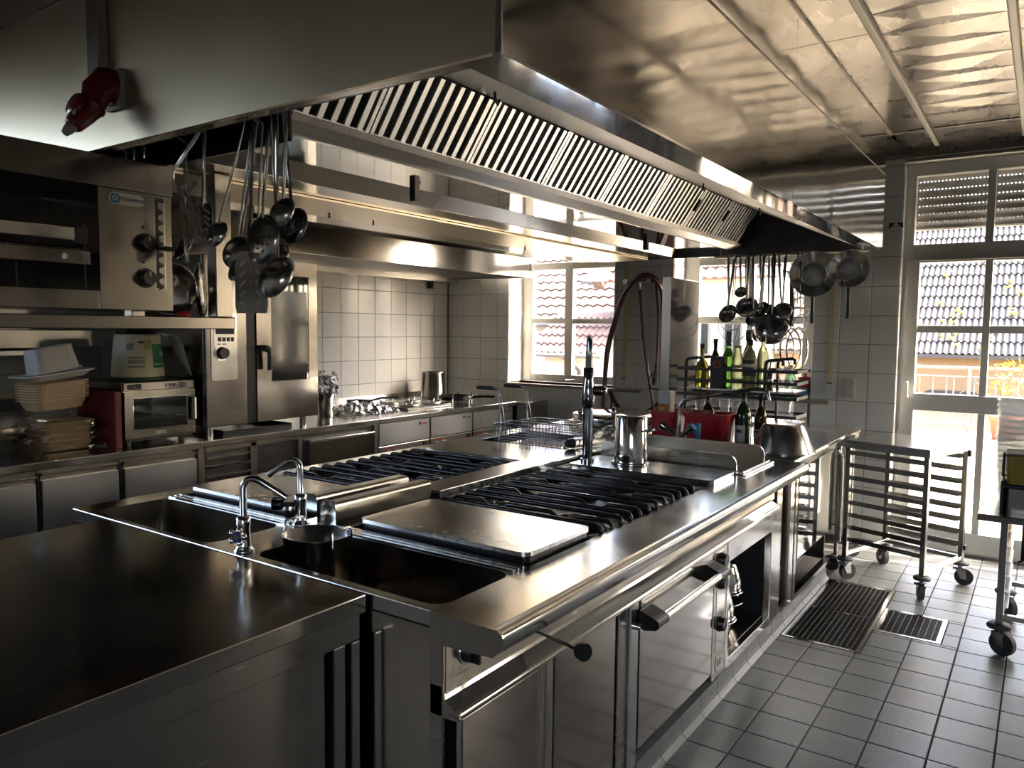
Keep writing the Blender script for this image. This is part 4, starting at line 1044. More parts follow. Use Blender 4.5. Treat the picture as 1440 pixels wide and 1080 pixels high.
for i, (a, c, lab) in enumerate(((3.917, 4.475, 'first cooker module with two knobs right of the broad door on the left counter'), (4.477, 5.015, 'middle cooker module with two knobs on the left counter'), (5.017, 5.60, 'last cooker module with two knobs in the corner of the left counter'))):
    t = unit(lab, a, c, 'cooker', 'cooker_module')
    obj('upper_panel', B().box(lcx-.029, lcx, a+.008, c-.008, .70, .855), M['drawer_steel'], t, bev=.003)
    p = obj('control_panel', B().box(lcx-.029, lcx-.004, a+.008, c-.008, .14, .692), M['steel_front'], t, bev=.003)
    for k in (0, 1):
        y = a+.10+k*.085
        o = obj('knob', B().cyl((lcx-.004, y, .635), (lcx+.022, y, .635), .026, .022, 16), M['black'], t)
        obj('knob_cap', B().cyl((lcx+.022, y, .635), (lcx+.026, y, .635), .018, n=16), M['chrome'], o)
    obj('label_mark', B().box(lcx-.004, lcx-.0025, a+.05, a+.15, .672, .680), M['red'], p)
    obj('switch', B().box(lcx-.004, lcx+.004, c-.075, c-.03, .62, .685), M['black'], p, bev=.002)
    obj('badge', B().cyl((lcx, c-.12, .825), (lcx+.002, c-.12, .825), .012, n=14), M['chrome_dark'], t)
    obj('badge_text', B().box(lcx, lcx+.0015, c-.09, c-.035, .816, .826), M['red'] if i == 0 else M['ink'], t)

# ---- combi oven
cx0, cx1, oy0, oy1 = -4.72, -3.88, 2.567, 3.372
t = thing('combi_oven', 'tall steel combi oven with black centre strip and glazed door on the left counter', 'oven', (-4.3, 2.97, .90))
obj('body', B().box(cx0, cx1-.03, oy0, oy1, .968, 1.95), M['oven_steel'], t, bev=.006)
obj('left_front', B().box(cx1-.03, cx1-.004, oy0, 2.838, .968, 1.95), M['oven_steel'], t, bev=.005)
obj('centre_strip', B().box(cx1-.03, cx1-.012, 2.839, 2.905, .968, 1.95), M['black'], t)
dz0, dz1 = 1.212, 1.862
d = B()          # door frame round the window
for (a, c, e, g) in ((2.906, 3.012, .972, 1.948), (3.302, 3.372, .972, 1.948), (3.012, 3.302, .972, dz0), (3.012, 3.302, dz1, 1.948)): d.box(cx1-.03, cx1, a, c, e, g)
dd = obj('oven_door', d, M['oven_steel'], t)
obj('door_glass', B().box(cx1-.02, cx1-.004, 3.012, 3.302, dz0, dz1), M['ovenglass'], dd)
obj('glass_seal', B().prism(rr(3.006,3.308,dz0-.006,dz1+.006,.03,4), 'x', cx1-.0285, cx1-.0205), M['black'], dd)
M['glass_in'] = glass_mat('oven_inner_glass', (.8,.9,.85), .2)
hn = obj('door_handle', B().cyl((cx1, 2.945, 1.415), (cx1+.045, 2.945, 1.415), .020, n=14), M['black'], dd)
obj('handle_lever', B().tube([(cx1+.045,2.925,1.418),(cx1+.05,2.955,1.412),(cx1+.05,2.962,1.37),(cx1+.045,2.962,1.285)], [(.014,.018)]*4, 10), M['black'], hn)
cp = obj('control_plate', B().rrect(2.598, 2.768, 1.235, 1.62, cx1-.0035, cx1+.002, .012, 3, 'x'), M['steel_top'], t)
obj('control_bezel', B().prism([(2.615,1.60),(2.755,1.60),(2.755,1.475),(2.705,1.375),(2.68,1.345),(2.645,1.345),(2.625,1.375),(2.612,1.46)], 'x', cx1+.002, cx1+.005), M['slat'], cp)
obj('display', B().box(cx1+.005, cx1+.007, 2.625, 2.745, 1.500, 1.548), M['ink'], cp)
for k in range(4): obj('button', B().box(cx1+.005, cx1+.008, 2.640+k*.028, 2.660+k*.028, 1.458, 1.482), M['black'], cp, bev=.002)
kb = obj('control_knob', B().cyl((cx1+.005, 2.664, 1.392), (cx1+.035, 2.664, 1.392), .036, .030, 22), M['black'], cp)
obj('knob_arc', B().box(cx1+.005, cx1+.006, 2.632, 2.655, 1.440, 1.446).box(cx1+.005, cx1+.006, 2.668, 2.692, 1.440, 1.446), M['ink'], cp)
for y in (oy0+.05, 3.30):
    for x in (cx0+.1, cx1-.06): obj('foot', B().cyl((x, y, .9005), (x, y, .968), .022, n=12), M['steel_front'], t)
obj('vent_grille', B().box(cx1-.20, cx1-.08, oy0-.002, oy0, 1.02, 1.12), M['black'], t)
obj('top_cap', B().box(cx0+.1, cx0+.3, 3.1, 3.25, 1.95, 1.975), M['black'], t, bev=.004)
# things under the oven
t = thing('tray', 'black roasting tray pushed under the combi oven', 'tray', (-4.2, 2.95, .901))
obj('tray_body', B().box(-4.55, -3.93, 2.70, 3.20, .901, .905).box(-4.55, -3.93, 2.70, 2.705, .905, .935).box(-4.55, -3.93, 3.195, 3.20, .905, .935).box(-3.935, -3.93, 2.705, 3.195, .905, .93), M['iron'], t)

# ---- microwave
mx, my0, my1, mz0, mz1 = -3.95, 2.128, 2.534, .928, 1.243
t = thing('microwave_oven', 'small steel microwave oven with dark glass door under the hanging shelf', 'microwave', (-4.15, 2.33, .90))
obj('case', B().box(-4.42, mx-.02, my0, my1, mz0, mz1), M['grill_steel'], t, bev=.004)
obj('control_strip', B().box(mx-.02, mx, my0, my1, 1.198, mz1), M['grill_steel'], t, bev=.003)
obj('display', B().box(mx, mx+.0015, my0+.018, my0+.095, 1.207, 1.234), M['ink'], t)
text_mesh('display_digits', '11', .018, plain('display_digit', (.45,.5,.55), .5), t, face_x(mx+.002, my0+.055, 1.220))
for k in range(3):
    o = obj('button', B().cyl((mx, my1-.165+k*.023, 1.221), (mx+.007, my1-.165+k*.023, 1.221), .009, n=14), M['chrome'], t)
obj('dial', B().cyl((mx, my1-.075, 1.221), (mx+.014, my1-.075, 1.221), .016, .014, 18), M['chrome'], t)
d = B()
for (a, c, e, g) in ((my0, my0+.045, .945, 1.194), (my1-.05, my1, .945, 1.194), (my0+.045, my1-.05, .945, .993), (my0+.045, my1-.05, 1.158, 1.194)): d.box(mx-.02, mx+.004, a, c, e, g)
dd = obj('door', d, M['grill_steel'], t)
obj('door_glass', B().box(mx-.01, mx+.001, my0+.045, my1-.05, .993, 1.158), M['ovenglass'], dd)
obj('window_frame', B().box(mx+.004, mx+.0065, my0+.043, my0+.048, .99, 1.16).box(mx+.004, mx+.0065, my0+.048, my1-.05, 1.156, 1.161).box(mx+.004, mx+.0065, my0+.048, my1-.05, .989, .994), M['chrome'], dd)
hh = obj('door_handle', B().box(mx+.012, mx+.028, my1-.036, my1-.008, 1.02, 1.15), M['black'], dd, bev=.004)
obj('handle_face', B().box(mx+.0285, mx+.030, my1-.018, my1-.008, 1.025, 1.145), M['slat'], hh)
for z in (1.04, 1.13): obj('handle_stud', B().cyl((mx+.004, my1-.022, z), (mx+.012, my1-.022, z), .006, n=8), M['black'], hh)
obj('brand_plate', B().box(mx+.004, mx+.006, my0+.17, my0+.228, .958, .976), M['label_white'], dd)
text_mesh('brand_text', 'Panasonic', .012, M['ink'], dd, face_x(mx+.0065, my0+.199, .967), .0003, .0002)
obj('base_grille', B().box(mx-.02, mx-.006, my0+.01, my1-.02, .928, .942), M['black'], t)
for y in (my0+.05, my1-.05):
    for x in (mx-.06, -4.36): obj('foot', B().cyl((x, y, .9005), (x, y, .928), .014, n=10), M['black'], t)
# tub on the microwave, upside down
c = (-4.16, 2.325, 1.2435)
t = thing('plastic_tub', 'cream plastic tub with green and black print standing on the microwave', 'tub', c)
obj('tub_body', B().lathe([(0,.012),(.137,.012),(.137,.03),(.118,.245),(.112,.252),(0,.252)], c, 32), M['cream'], t)
obj('lid', B().lathe([(0,0),(.142,0),(.145,.006),(.142,.018),(.137,.020)], c, 32), M['greenlid'], t)
def on_tub(a0, a1, z0, z1, name, mat, n=6, d=.0012):
    rad = lambda z: .137-(z-.03)*(.019/.215)+d
    b = B(); vs = []
    for z in (z0, z1):
        for k in range(n+1):
            a = math.radians(a0+(a1-a0)*k/n); vs.append((c[0]+rad(z)*math.cos(a), c[1]+rad(z)*math.sin(a), c[2]+z))
    b.add(vs, [(k, k+1, n+2+k, n+1+k) for k in range(n)], True); return obj(name, b, mat, t)
on_tub(6, 62, .07, .20, 'green_label', M['green']); on_tub(8, 60, .085, .092, 'label_stripe', M['label_white'], d=.002)
on_tub(-52, -12, .125, .130, 'print_line', M['ink']); on_tub(-50, -14, .095, .115, 'print_line', plain('grey_print', (.3,.3,.26), .6))
on_tub(-50, -14, .075, .080, 'print_line', M['ink']); on_tub(-55, -38, .170, .205, 'print_block', plain('grey_print_block', (.22,.24,.22), .6)); on_tub(-28, -14, .205, .217, 'print_word', M['ink']); on_tub(-14, 4, .17, .225, 'olive_print', plain('olive_print', (.32,.33,.08), .6))
on_tub(30, 52, .135, .160, 'label_word', M['label_white'], d=.002)
# plastic bag draped off the tub
b = B(); n = 10
pts = [(-4.09,2.42,1.500),(-4.05,2.46,1.498),(-4.03,2.49,1.45),(-4.03,2.51,1.38),(-4.02,2.535,1.31),(-4.01,2.555,1.262)]
for i, p in enumerate(pts):
    w = [.03,.045,.04,.04,.028,.008][i]
    b.v += [(p[0]-w*.6, p[1]-w*.5+.008*math.sin(i*2), p[2]+.004), (p[0]+.012*math.sin(i*1.7), p[1], p[2]), (p[0]+w*.7, p[1]+w*.3, p[2]-.01)]; b.sm += []
for i in range(len(pts)-1):
    for k in range(2): b.f.append((i*3+k, i*3+k+1, i*3+k+4, i*3+k+3)); b.sm.append(True)
t = obj('plastic_bag', b, M['white_tub'], bev=0); m_ = t.modifiers.new('s', 'SOLIDIFY'); m_.thickness = .002
tag(t, 'crumpled white plastic bag hanging off the cream tub on the microwave', 'bag')
t = obj('tray_board', B().box(-4.35, -3.955, 2.083, 2.118, .9008, 1.20), M['maroon'], bev=.004)
tag(t, 'dark maroon board standing upright left of the microwave', 'board')
# ---- stack of tubs and trays
def tray_shell(x0, x1, y0, y1, z0, h, fl, rot=(0,0,0), rim=.012, n=1, pitch=.0):
    b = B(); cx, cy = (x0+x1)/2, (y0+y1)/2
    for i in range(n):
        z = z0+i*pitch
        lo = rr(x0+fl, x1-fl, y0+fl, y1-fl, .03, 4); hi = rr(x0, x1, y0, y1, .04, 4); ou = rr(x0-rim, x1+rim, y0-rim, y1+rim, .05, 4)
        k_ = len(lo)
        rings = [[(x,y,z) for x,y in lo],[(x,y,z+h) for x,y in hi],[(x,y,z+h+.003) for x,y in ou],[(x,y,z+h-.004) for x,y in ou]]
        vs = [p for R in rings for p in R]
        b.add(vs, [(t*k_+q, t*k_+(q+1)%k_, (t+1)*k_+(q+1)%k_, (t+1)*k_+q) for t in range(3) for q in range(k_)])
        b.add(rings[0], [tuple(range(k_))])
    if rot != (0,0,0):
        R = Matrix.Rotation(rot[0],3,'X') @ Matrix.Rotation(rot[1],3,'Y') @ Matrix.Rotation(rot[2],3,'Z'); c_ = Vector((cx, cy, z0))
        b.v = [tuple(R @ (Vector(v)-c_)+c_) for v in b.v]
    return b
random.seed(11)
for i in range(4):
    o = obj('foam_tray', tray_shell(-4.30, -4.075, 1.785, 2.04, .905+i*.030, .055, .02, (0,0,random.uniform(-.05,.05)), n=1), M['beige_tub'])
    tag(o, '%s beige food tray inside the clear film pile, counted from the counter up' % ('lowest','second','third','top')[i], 'tray', 'beige trays wrapped in film')
b = B(); nU = 26; nV = 9
for j in range(nV+1):
    v = j/nV
    for i in range(nU):
        a = 2*PI*i/nU; q = 1/max(abs(math.cos(a)), abs(math.sin(a)))**.75
        r0 = (1.0 if v < .7 else 1.0-(v-.7)*.9)
        b.v.append((-4.19+(.158*q*math.cos(a))*r0+random.gauss(0,.011), 1.915+(.188*q*math.sin(a))*r0+random.gauss(0,.012), .9045+.185*v+(random.gauss(0,.006) if j else 0)))
for j in range(nV):
    for i in range(nU): b.f.append((j*nU+i, j*nU+(i+1)%nU, (j+1)*nU+(i+1)%nU, (j+1)*nU+i)); b.sm.append(False)
o = obj('film_wrap', b, M['film']); tag(o, 'clear crinkled plastic film around the bottom pile of beige trays', 'film')
for i in range(7):
    o = obj('foam_tray', tray_shell(-4.30, -4.08, 1.760, 2.02, 1.115+i*.0135, .055, .022, (.07,-.02,.05)), M['beige_tub'])
    tag(o, '%s beige tray of the leaning stack above the film pile, counted from below' % ('lowest','second','third','fourth','fifth','sixth','topmost')[i], 'tray', 'beige trays in the leaning stack')
o = obj('shallow_tray', tray_shell(-4.30, -4.07, 1.73, 2.05, 1.270, .03, .03, (.11,-.03,.04)), M['white_tub'])
tag(o, 'white shallow tray tilted on top of the beige tray stack', 'tray')
def tub_round(c, r0, r1, h, rot):
    b = B().lathe([(0,0),(r0,0),(r0*1.03,.004),(r1,h),(r1+.006,h),(r1+.006,h+.004),(r1-.003,h+.004),(r0*.97,.006),(0,.006)], (0,0,0), 28)
    R = Matrix.Rotation(rot[0],3,'X') @ Matrix.Rotation(rot[1],3,'Y')
    b.v = [tuple(R @ Vector(v)+Vector(c)) for v in b.v]; return b
b = tray_shell(-4.27, -4.09, 1.775, 1.985, 0, .12, .012, n=1); b.v = [tuple(Matrix.Rotation(.18,3,'X') @ Matrix.Rotation(PI-.05,3,'Y') @ (Vector(v)-Vector((-4.18,1.88,.06)))+Vector((-4.18,1.875,1.372))) for v in b.v]
tag(obj('food_tub', b, M['white_tub']), 'white frosted tub turned upside down on top of the tray pile', 'tub')
# dim things at the near end of the counter
c = (-4.25, 1.50, .9005)
t = thing('cooking_pot', 'brown red pot at the left edge, nearest end of the left counter', 'pot', c)
obj('pot_body', B().lathe([(0,0),(.12,0),(.125,.01),(.13,.15),(.135,.155),(.125,.155),(.118,.012),(0,.012)], c, 26), plain('brown_red_enamel', (.16,.05,.02), .3), t)
obj('pot_rim', B().lathe([(.128,.15),(.138,.152),(.138,.160),(.126,.160)], c, 26), plain('dark_rim', (.10,.03,.02), .3), t)
o = obj('rolling_pin', B().cyl((-4.40,1.35,1.175),(-4.28,1.745,1.185),.016,n=12).cyl((-4.40,1.35,1.175),(-4.43,1.25,1.172),.010,n=10), plain('pale_wood', (.45,.33,.18), .6))
tag(o, 'pale wooden rolling pin lying across the far pot and the trays', 'rolling pin')
o = obj('plastic_crate', B().box(-4.62,-4.42,1.3,1.72,.9005,.905).box(-4.62,-4.60,1.3,1.72,.905,1.158).box(-4.44,-4.42,1.3,1.72,.905,1.158).box(-4.60,-4.44,1.3,1.32,.905,1.158).box(-4.60,-4.44,1.70,1.72,.905,1.158), M['black'], bev=.003)
tag(o, 'black crate in shadow against the wall behind the brown pot', 'crate')
# wall shelf with bright apron
M['shelf_dull'] = steel('dull_shelf_steel', (.30,.29,.27), .32, (1,1,8), .0, smudge=.06)
t = thing('wall_shelf', 'steel wall shelf with a folded front apron above the tray pile', 'shelf', (-4.78, 1.5, 1.37))
obj('shelf_apron', B().box(-4.61, -4.60, .6, 2.44, 1.415, 1.515), M['shelf_dull'], t, bev=.003)
obj('shelf_board', B().box(-4.968, -4.6105, .6, 2.44, 1.50, 1.515), M['steel_front'], t)
obj('lower_strip', B().box(-4.968, -4.62, .6, 2.20, 1.372, 1.402), M['shelf_dull'], t, bev=.003)
for y in (.8, 2.0): obj('bracket', B().box(-4.968, -4.63, y, y+.02, 1.403, 1.4995), M['steel_front'], t)

# ---- things at the far end of the left counter
c = (-4.22, 3.735, .9005)
t = thing('tall_insert', 'tall tapered steel insert lined with crumpled foil beside the combi oven', 'pot', c)
obj('insert_body', B().lathe([(0,0),(.052,0),(.055,.004),(.074,.27),(.074,.285),(.082,.29),(.080,.296),(.070,.292),(.068,.27),(.050,.01),(0,.01)], c, 26), M['chrome'], t)
b = B(); random.seed(5)
for k in range(120):
    a = random.uniform(0,2*PI); z = random.uniform(.16,.33); r = .076+.010*random.random()-(max(0, z-.29))*.5
    p = Vector((c[0]+r*math.cos(a), c[1]+r*math.sin(a), c[2]+z)); d = Vector((random.gauss(0,1),random.gauss(0,1),random.gauss(0,1))).normalized()*.016; e = d.orthogonal().normalized()*.013
    b.add([p+d, p+e, p-d, p-e], [(0,1,2,3)])
tag(obj('foil_lining', b, M['foil'], t), kind='stuff')
def crumple(c, sx, sy, h, label, seed, name='foil'):
    random.seed(seed); n = 22; b = B()
    for j in range(n+1):
        for i in range(n+1):
            u, v = i/n*2-1, j/n*2-1
            e = max(0, 1-max(abs(u), abs(v))**3)
            b.v.append((c[0]+u*sx*(1+random.gauss(0,.02)), c[1]+v*sy*(1+random.gauss(0,.02)), c[2]+.002+e*h*random.uniform(.15,1)))
    for j in range(n):
        for i in range(n): b.f.append((j*(n+1)+i, j*(n+1)+i+1, (j+1)*(n+1)+i+1, (j+1)*(n+1)+i)); b.sm.append(False)
    o = obj(name, b, M['foil']); tag(o, label, 'foil'); return o
crumple((-4.30, 4.13, .899), .20, .26, .085, 'crumpled silver foil spread over the counter right of the tall insert', 3)
def stove(c, sx, sy, label, mat, seed):
    t = thing('tabletop_stove', label, 'stove', c)
    obj('stove_body', B().box(c[0]-sx, c[0]+sx, c[1]-sy, c[1]+sy, c[2], c[2]+.018), M['steel_dark'], t, bev=.004)
    for k, (u, v) in enumerate(((-.5,-.5),(.5,-.5),(-.5,.5),(.5,.5))):
        x, y = c[0]+u*sx, c[1]+v*sy
        o = obj('ring', B().lathe([(.045,.018),(.075,.018),(.078,.030),(.072,.034),(.050,.030)], (x,y,c[2]), 20), mat, t)
        obj('ring_burner', B().lathe([(0,.018),(.04,.018),(.036,.032),(0,.036)], (x,y,c[2]), 16), M['black'], o)
        for q in range(4):
            a = q*PI/2+.4; obj('prong', B().cyl((x+.05*math.cos(a),y+.05*math.sin(a),c[2]+.028),(x+.085*math.cos(a),y+.085*math.sin(a),c[2]+.050),.006,n=6), mat, o)
    return t
stove((-4.30, 4.72, .9005), .22, .27, 'open stove with pale burner rings right of the crumpled foil', M['slat'], 1)
t = thing('griddle_pan', 'black cast pan with upright chrome pegs near the wall corner', 'pan', (-4.25, 5.25, .9005))
obj('pan_body', B().lathe([(0,.02),(.15,.02),(.165,.055),(.160,.055),(.148,.026),(0,.026)], (-4.25,5.25,.9005), 26), M['iron'], t)
obj('pan_handle', B().tube([(-4.10,5.29,.945),(-4.02,5.32,.955),(-3.90,5.36,.958)], [(.012,.008)]*3, 8), M['iron'], t)
for k in range(6):
    a = k*1.05; obj('peg', B().cyl((-4.25+.155*math.cos(a),5.25+.155*math.sin(a),.9005),(-4.25+.155*math.cos(a),5.25+.155*math.sin(a),.972),.007,n=8), M['chrome'], t)
t = thing('saute_pan', 'small black pan with long handle between the foil and the open stove', 'pan', (-4.60, 4.47, .9005))
obj('pan_body', B().lathe([(0,0),(.09,0),(.105,.045),(.10,.045),(.088,.006),(0,.006)], (-4.64,4.47,.9005), 22), M['iron'], t)
obj('pan_handle', B().tube([(-4.54,4.48,.942),(-4.42,4.51,.975),(-4.28,4.56,.985)], [(.011,.007)]*3, 8), M['iron'], t)
c = (-4.72, 5.62, .9005)
t = thing('stock_pot', 'plain steel stock pot standing in the tiled corner', 'pot', (-4.72, 5.50, .9005))
obj('pot_body', B().lathe([(0,0),(.108,0),(.112,.004),(.112,.225),(.116,.228),(.116,.233),(.108,.233),(.106,.006),(0,.006)], (-4.72,5.50,.9005), 32), M['utensil'], t)
t = obj('worktop_block', B().box(-4.2, -3.75, 5.63, 5.99, .0, .895), M['steel_dark'], bev=.004); tag(t, 'dark steel end block between the left counter and the window wall', 'cabinet')
# ================================================================== THINGS ON THE ISLAND
def swan_tap(c, dx, dy, label, wheel=None):
    t = thing('swan_neck_tap', label, 'tap', c)
    x, y, z = c
    obj('tap_body', B().lathe([(0,0),(.030,0),(.030,.006),(.024,.012),(.020,.02),(.018,.075),(.021,.08),(.021,.10),(.014,.105),(0,.105)], c, 22), M['chrome'], t)
    P = [(x,y,z+.10),(x,y,z+.185)]
    for k in range(1, 7):
        a = PI*k/6*.72; P.append((x+dx*.030*(1-math.cos(a)), y+dy*.030*(1-math.cos(a)), z+.185+.028*math.sin(a)))
    e = P[-1]; P.append((e[0]+dx*.075, e[1]+dy*.075, e[2]-.048))
    obj('spout', B().tube(P, .0105, 12), M['chrome'], t)
    if wheel:
        wx, wy = wheel; p0 = Vector((x+wx*.016, y+wy*.016, z+.055)); p1 = p0+Vector((wx,wy,0))*.022
        w = obj('tap_wheel', B().cyl(p0, p1, .009, n=10).cyl(p1, p1+Vector((wx,wy,0))*.012, .018, n=14), M['chrome'], t)
        b = B()
        for k in range(5):
            a = k*2*PI/5; b.sphere(p1+Vector((wx,wy,0))*.006+Vector((-wy*math.cos(a), wx*math.cos(a), math.sin(a)))*.019, .009, 8, 6)
        obj('wheel_lobes', b, M['chrome'], w)
        obj('tap_ring', B().cyl(p1+Vector((wx,wy,0))*.0125, p1+Vector((wx,wy,0))*.0135, .013, n=16), plain('blue_tap_ring', (.02,.03,.25), .3), w)
        obj('tap_cap', B().cyl(p1+Vector((wx,wy,0))*.0136, p1+Vector((wx,wy,0))*.0145, .009, n=14), M['chrome'], w)
    return t
swan_tap((-1.868, 1.345, TZ+.0005), .82, .57, 'chrome swan neck tap with blue ringed wheel at the near sink edge', (.52, -.85))
swan_tap((-1.975, 1.640, TZ+.0005), -.85, -.35, 'chrome swan neck tap with black side knob behind the other tap', None)
kn = [o for o in COL.objects if o.name.startswith('swan_neck_tap')][-1]
obj('side_knob', B().cyl((-1.993,1.632,.968),(-2.03,1.61,.968),.008,n=10).cyl((-2.03,1.61,.968),(-2.055,1.595,.968),.020,.022,16), M['chrome_dark'], kn)
# insert pot hooked over the sink edge
t = thing('strainer_insert', 'oval steel insert with wire handles hanging in the right sink', 'insert', (-1.727, 1.495, .70))
b = B(); pl = rr(-1.822, -1.632, 1.405, 1.585, .075, 6); n = len(pl)
r0 = [(x, y, .945) for x, y in pl]; cx, cy = -1.727, 1.495
r1 = [(cx+(x-cx)*.94, cy+(y-cy)*.94, .70) for x, y in pl]; ri = [(cx+(x-cx)*.97, cy+(y-cy)*.97, .943) for x, y in pl]; rj = [(cx+(x-cx)*.92, cy+(y-cy)*.92, .705) for x, y in pl]; ro = [(cx+(x-cx)*1.05, cy+(y-cy)*1.05, .9455) for x, y in pl]
b.add(r1+r0+ro+ri+rj, [(s_*n+k, s_*n+(k+1)%n, (s_+1)*n+(k+1)%n, (s_+1)*n+k) for s_ in range(4) for k in range(n)], True)
b.add(r1, [tuple(range(n))]); b.add(rj, [tuple(range(n))])
obj('insert_body', b, M['utensil'], t)
for (x, y, dx, dy) in ((-1.832, 1.495, 0, .028), (-1.622, 1.495, 0, .028)):
    obj('wire_handle', B().tube([(x,y-.035,.92),(x,y-.035,.965),(x,y-.028,.974),(x,y+.028,.974),(x,y+.035,.965),(x,y+.035,.92)], .0035, 8), M['chrome'], t)
# pot filler column
t = thing('pot_filler', 'tall dark chrome pot filler column with folded arm in the middle of the island', 'tap', (-1.755, 3.16, .927))
x, y = -1.755, 3.16
obj('column', B().cyl((x,y,.9265),(x,y,1.20),.024,n=20).cyl((x,y,.9265),(x,y,.94),.032,n=20), M['chrome_dark'], t)
obj('valve_body', B().lathe([(.024,0),(.032,.012),(.034,.06),(.030,.10),(.024,.13),(.024,.19),(0,.19)], (x,y,1.18), 20), M['chrome_dark'], t)
obj('valve_lever', B().cyl((x,y,1.262),(x+.055,y+.02,1.262),.022,.026,16).sphere((x+.06,y+.022,1.262),.027,12,8), M['chrome_dark'], t)
obj('swivel_arm', B().tube([(x,y,1.37),(x,y,1.44),(x+.003,y-.004,1.49),(x+.008,y-.01,1.505),(x+.014,y-.014,1.49),(x+.014,y-.014,1.425)], [.017,.016,.014,.014,.012,.012], 12), M['chrome_dark'], t)
# upturned pot
c = (-1.565, 3.235, .9265)
t = thing('tall_pot', 'tall polished steel pot upside down beside the pot filler column', 'pot', c)
obj('pot_body', B().lathe([(.080,.012),(.076,.215),(.070,.226),(.058,.230),(0,.230)], c, 36), M['chrome'], t)
obj('pot_rim', B().lathe([(.078,.0),(.090,.0),(.092,.004),(.090,.010),(.080,.012)], c, 36), M['chrome'], t)
for s_ in (-1, 1): obj('pot_handle', B().tube([(c[0]+s_*.078,c[1]-.03,c[2]+.16),(c[0]+s_*.108,c[1]-.03,c[2]+.165),(c[0]+s_*.112,c[1]+.0,c[2]+.165),(c[0]+s_*.108,c[1]+.03,c[2]+.165),(c[0]+s_*.078,c[1]+.03,c[2]+.16)], .005, 8), M['chrome_dark'], t)
# fryer baskets
def basket(x0, x1, y0, y1, z0, z1, label, hx):
    t = thing('fryer_basket', label, 'basket', ((x0+x1)/2, (y0+y1)/2, z0), group='fryer baskets')
    obj('rim_wire', B().tube([(x0,y0,z1),(x1,y0,z1),(x1,y1,z1),(x0,y1,z1)], .004, 6, closed=True), M['chrome_dark'], t)
    b = B(); ins = .012; w = .0016
    def wire(p, q): b.cyl(p, q, w, n=4, cap=False)
    nx, ny, nz = 16, 8, 8
    for i in range(nx+1):
        x = x0+(x1-x0)*i/nx; wire((x,y0,z1),(x,y0+ins,z0)); wire((x,y1,z1),(x,y1-ins,z0)); wire((x,y0+ins,z0),(x,y1-ins,z0))
    for j in range(ny+1):
        y = y0+(y1-y0)*j/ny; wire((x0,y,z1),(x0+ins,y,z0)); wire((x1,y,z1),(x1-ins,y,z0)); wire((x0+ins,y,z0),(x1-ins,y,z0))
    for k in range(1, nz):
        z = z0+(z1-z0)*k/nz; e = ins*(1-k/nz)
        for p, q in (((x0+e,y0+e,z),(x1-e,y0+e,z)),((x1-e,y0+e,z),(x1-e,y1-e,z)),((x1-e,y1-e,z),(x0+e,y1-e,z)),((x0+e,y1-e,z),(x0+e,y0+e,z))): wire(p, q)
    tag(obj('wire_mesh', b, M['chrome_dark'], t), kind='stuff')
    ym = (y0+y1)/2
    for s_ in (-.012, .012):
        obj('handle_rod', B().tube([(x0+.008,ym+s_*3,z0+.02),(x0+.004,ym+s_*1.6,z1),(x0-.012,ym+s_,z1+.10),(x0-.035,ym+s_*.6,z1+.185),(x0-.055,ym+s_*.5,z1+.197),(x0-.075,ym+s_*.5,z1+.197)], .004, 7), M['chrome_dark'], t)
    obj('grip', B().tube([(x0-.060,ym,z1+.197),(x0-.10,ym,z1+.198),(x0-.185,ym,z1+.196)], [(.010,.012),(.011,.013),(.009,.011)], 10), M['black'], t)
    return t
basket(-2.60, -2.24, 3.56, 3.74, .876, .998, 'near wire fryer basket with raised black grip over the fryer', 0)
basket(-2.57, -2.21, 3.80, 3.98, .876, .998, 'rear wire fryer basket with raised black grip, closer to the window', 0)
t = thing('fryer_valve', 'small chrome standing valve beside the fryer baskets', 'valve', (-2.10, 4.095, TZ))
obj('valve_stem', B().lathe([(0,0),(.02,0),(.02,.01),(.010,.016),(.010,.12),(.015,.13),(.016,.16),(.010,.18),(.004,.185),(0,.185)], (-2.10,4.095,TZ+.0005), 16), M['chrome_dark'], t)
# roll of foil on the middle rib
t = thing('foil_roll', 'black capped roll of foil lying crumpled on the middle rib', 'foil roll', (-1.95, 3.50, TZ+.036))
p0, p1 = Vector((-1.975,3.40,.963)), Vector((-1.89,3.60,.963))
obj('roll', B().cyl(p0, p1, .026, n=18), M['foil'], t)
obj('roll_cap', B().cyl(p0-(p1-p0).normalized()*.03, p0, .022, .027, 16).cyl(p0-(p1-p0).normalized()*.045, p0-(p1-p0).normalized()*.03, .012, n=10), M['black'], t)
random.seed(8); b = B()
for k in range(90):
    p = Vector((-1.885,3.62,.965))+Vector((random.gauss(0,.035),random.gauss(0,.05),abs(random.gauss(0,.028)))); d = Vector((random.gauss(0,1),random.gauss(0,1),random.gauss(0,1))).normalized()*.022; e = d.orthogonal().normalized()*.018
    b.add([p+d,p+e,p-d,p-e], [(0,1,2,3)])
tag(obj('loose_foil', b, M['foil'], t), kind='stuff')
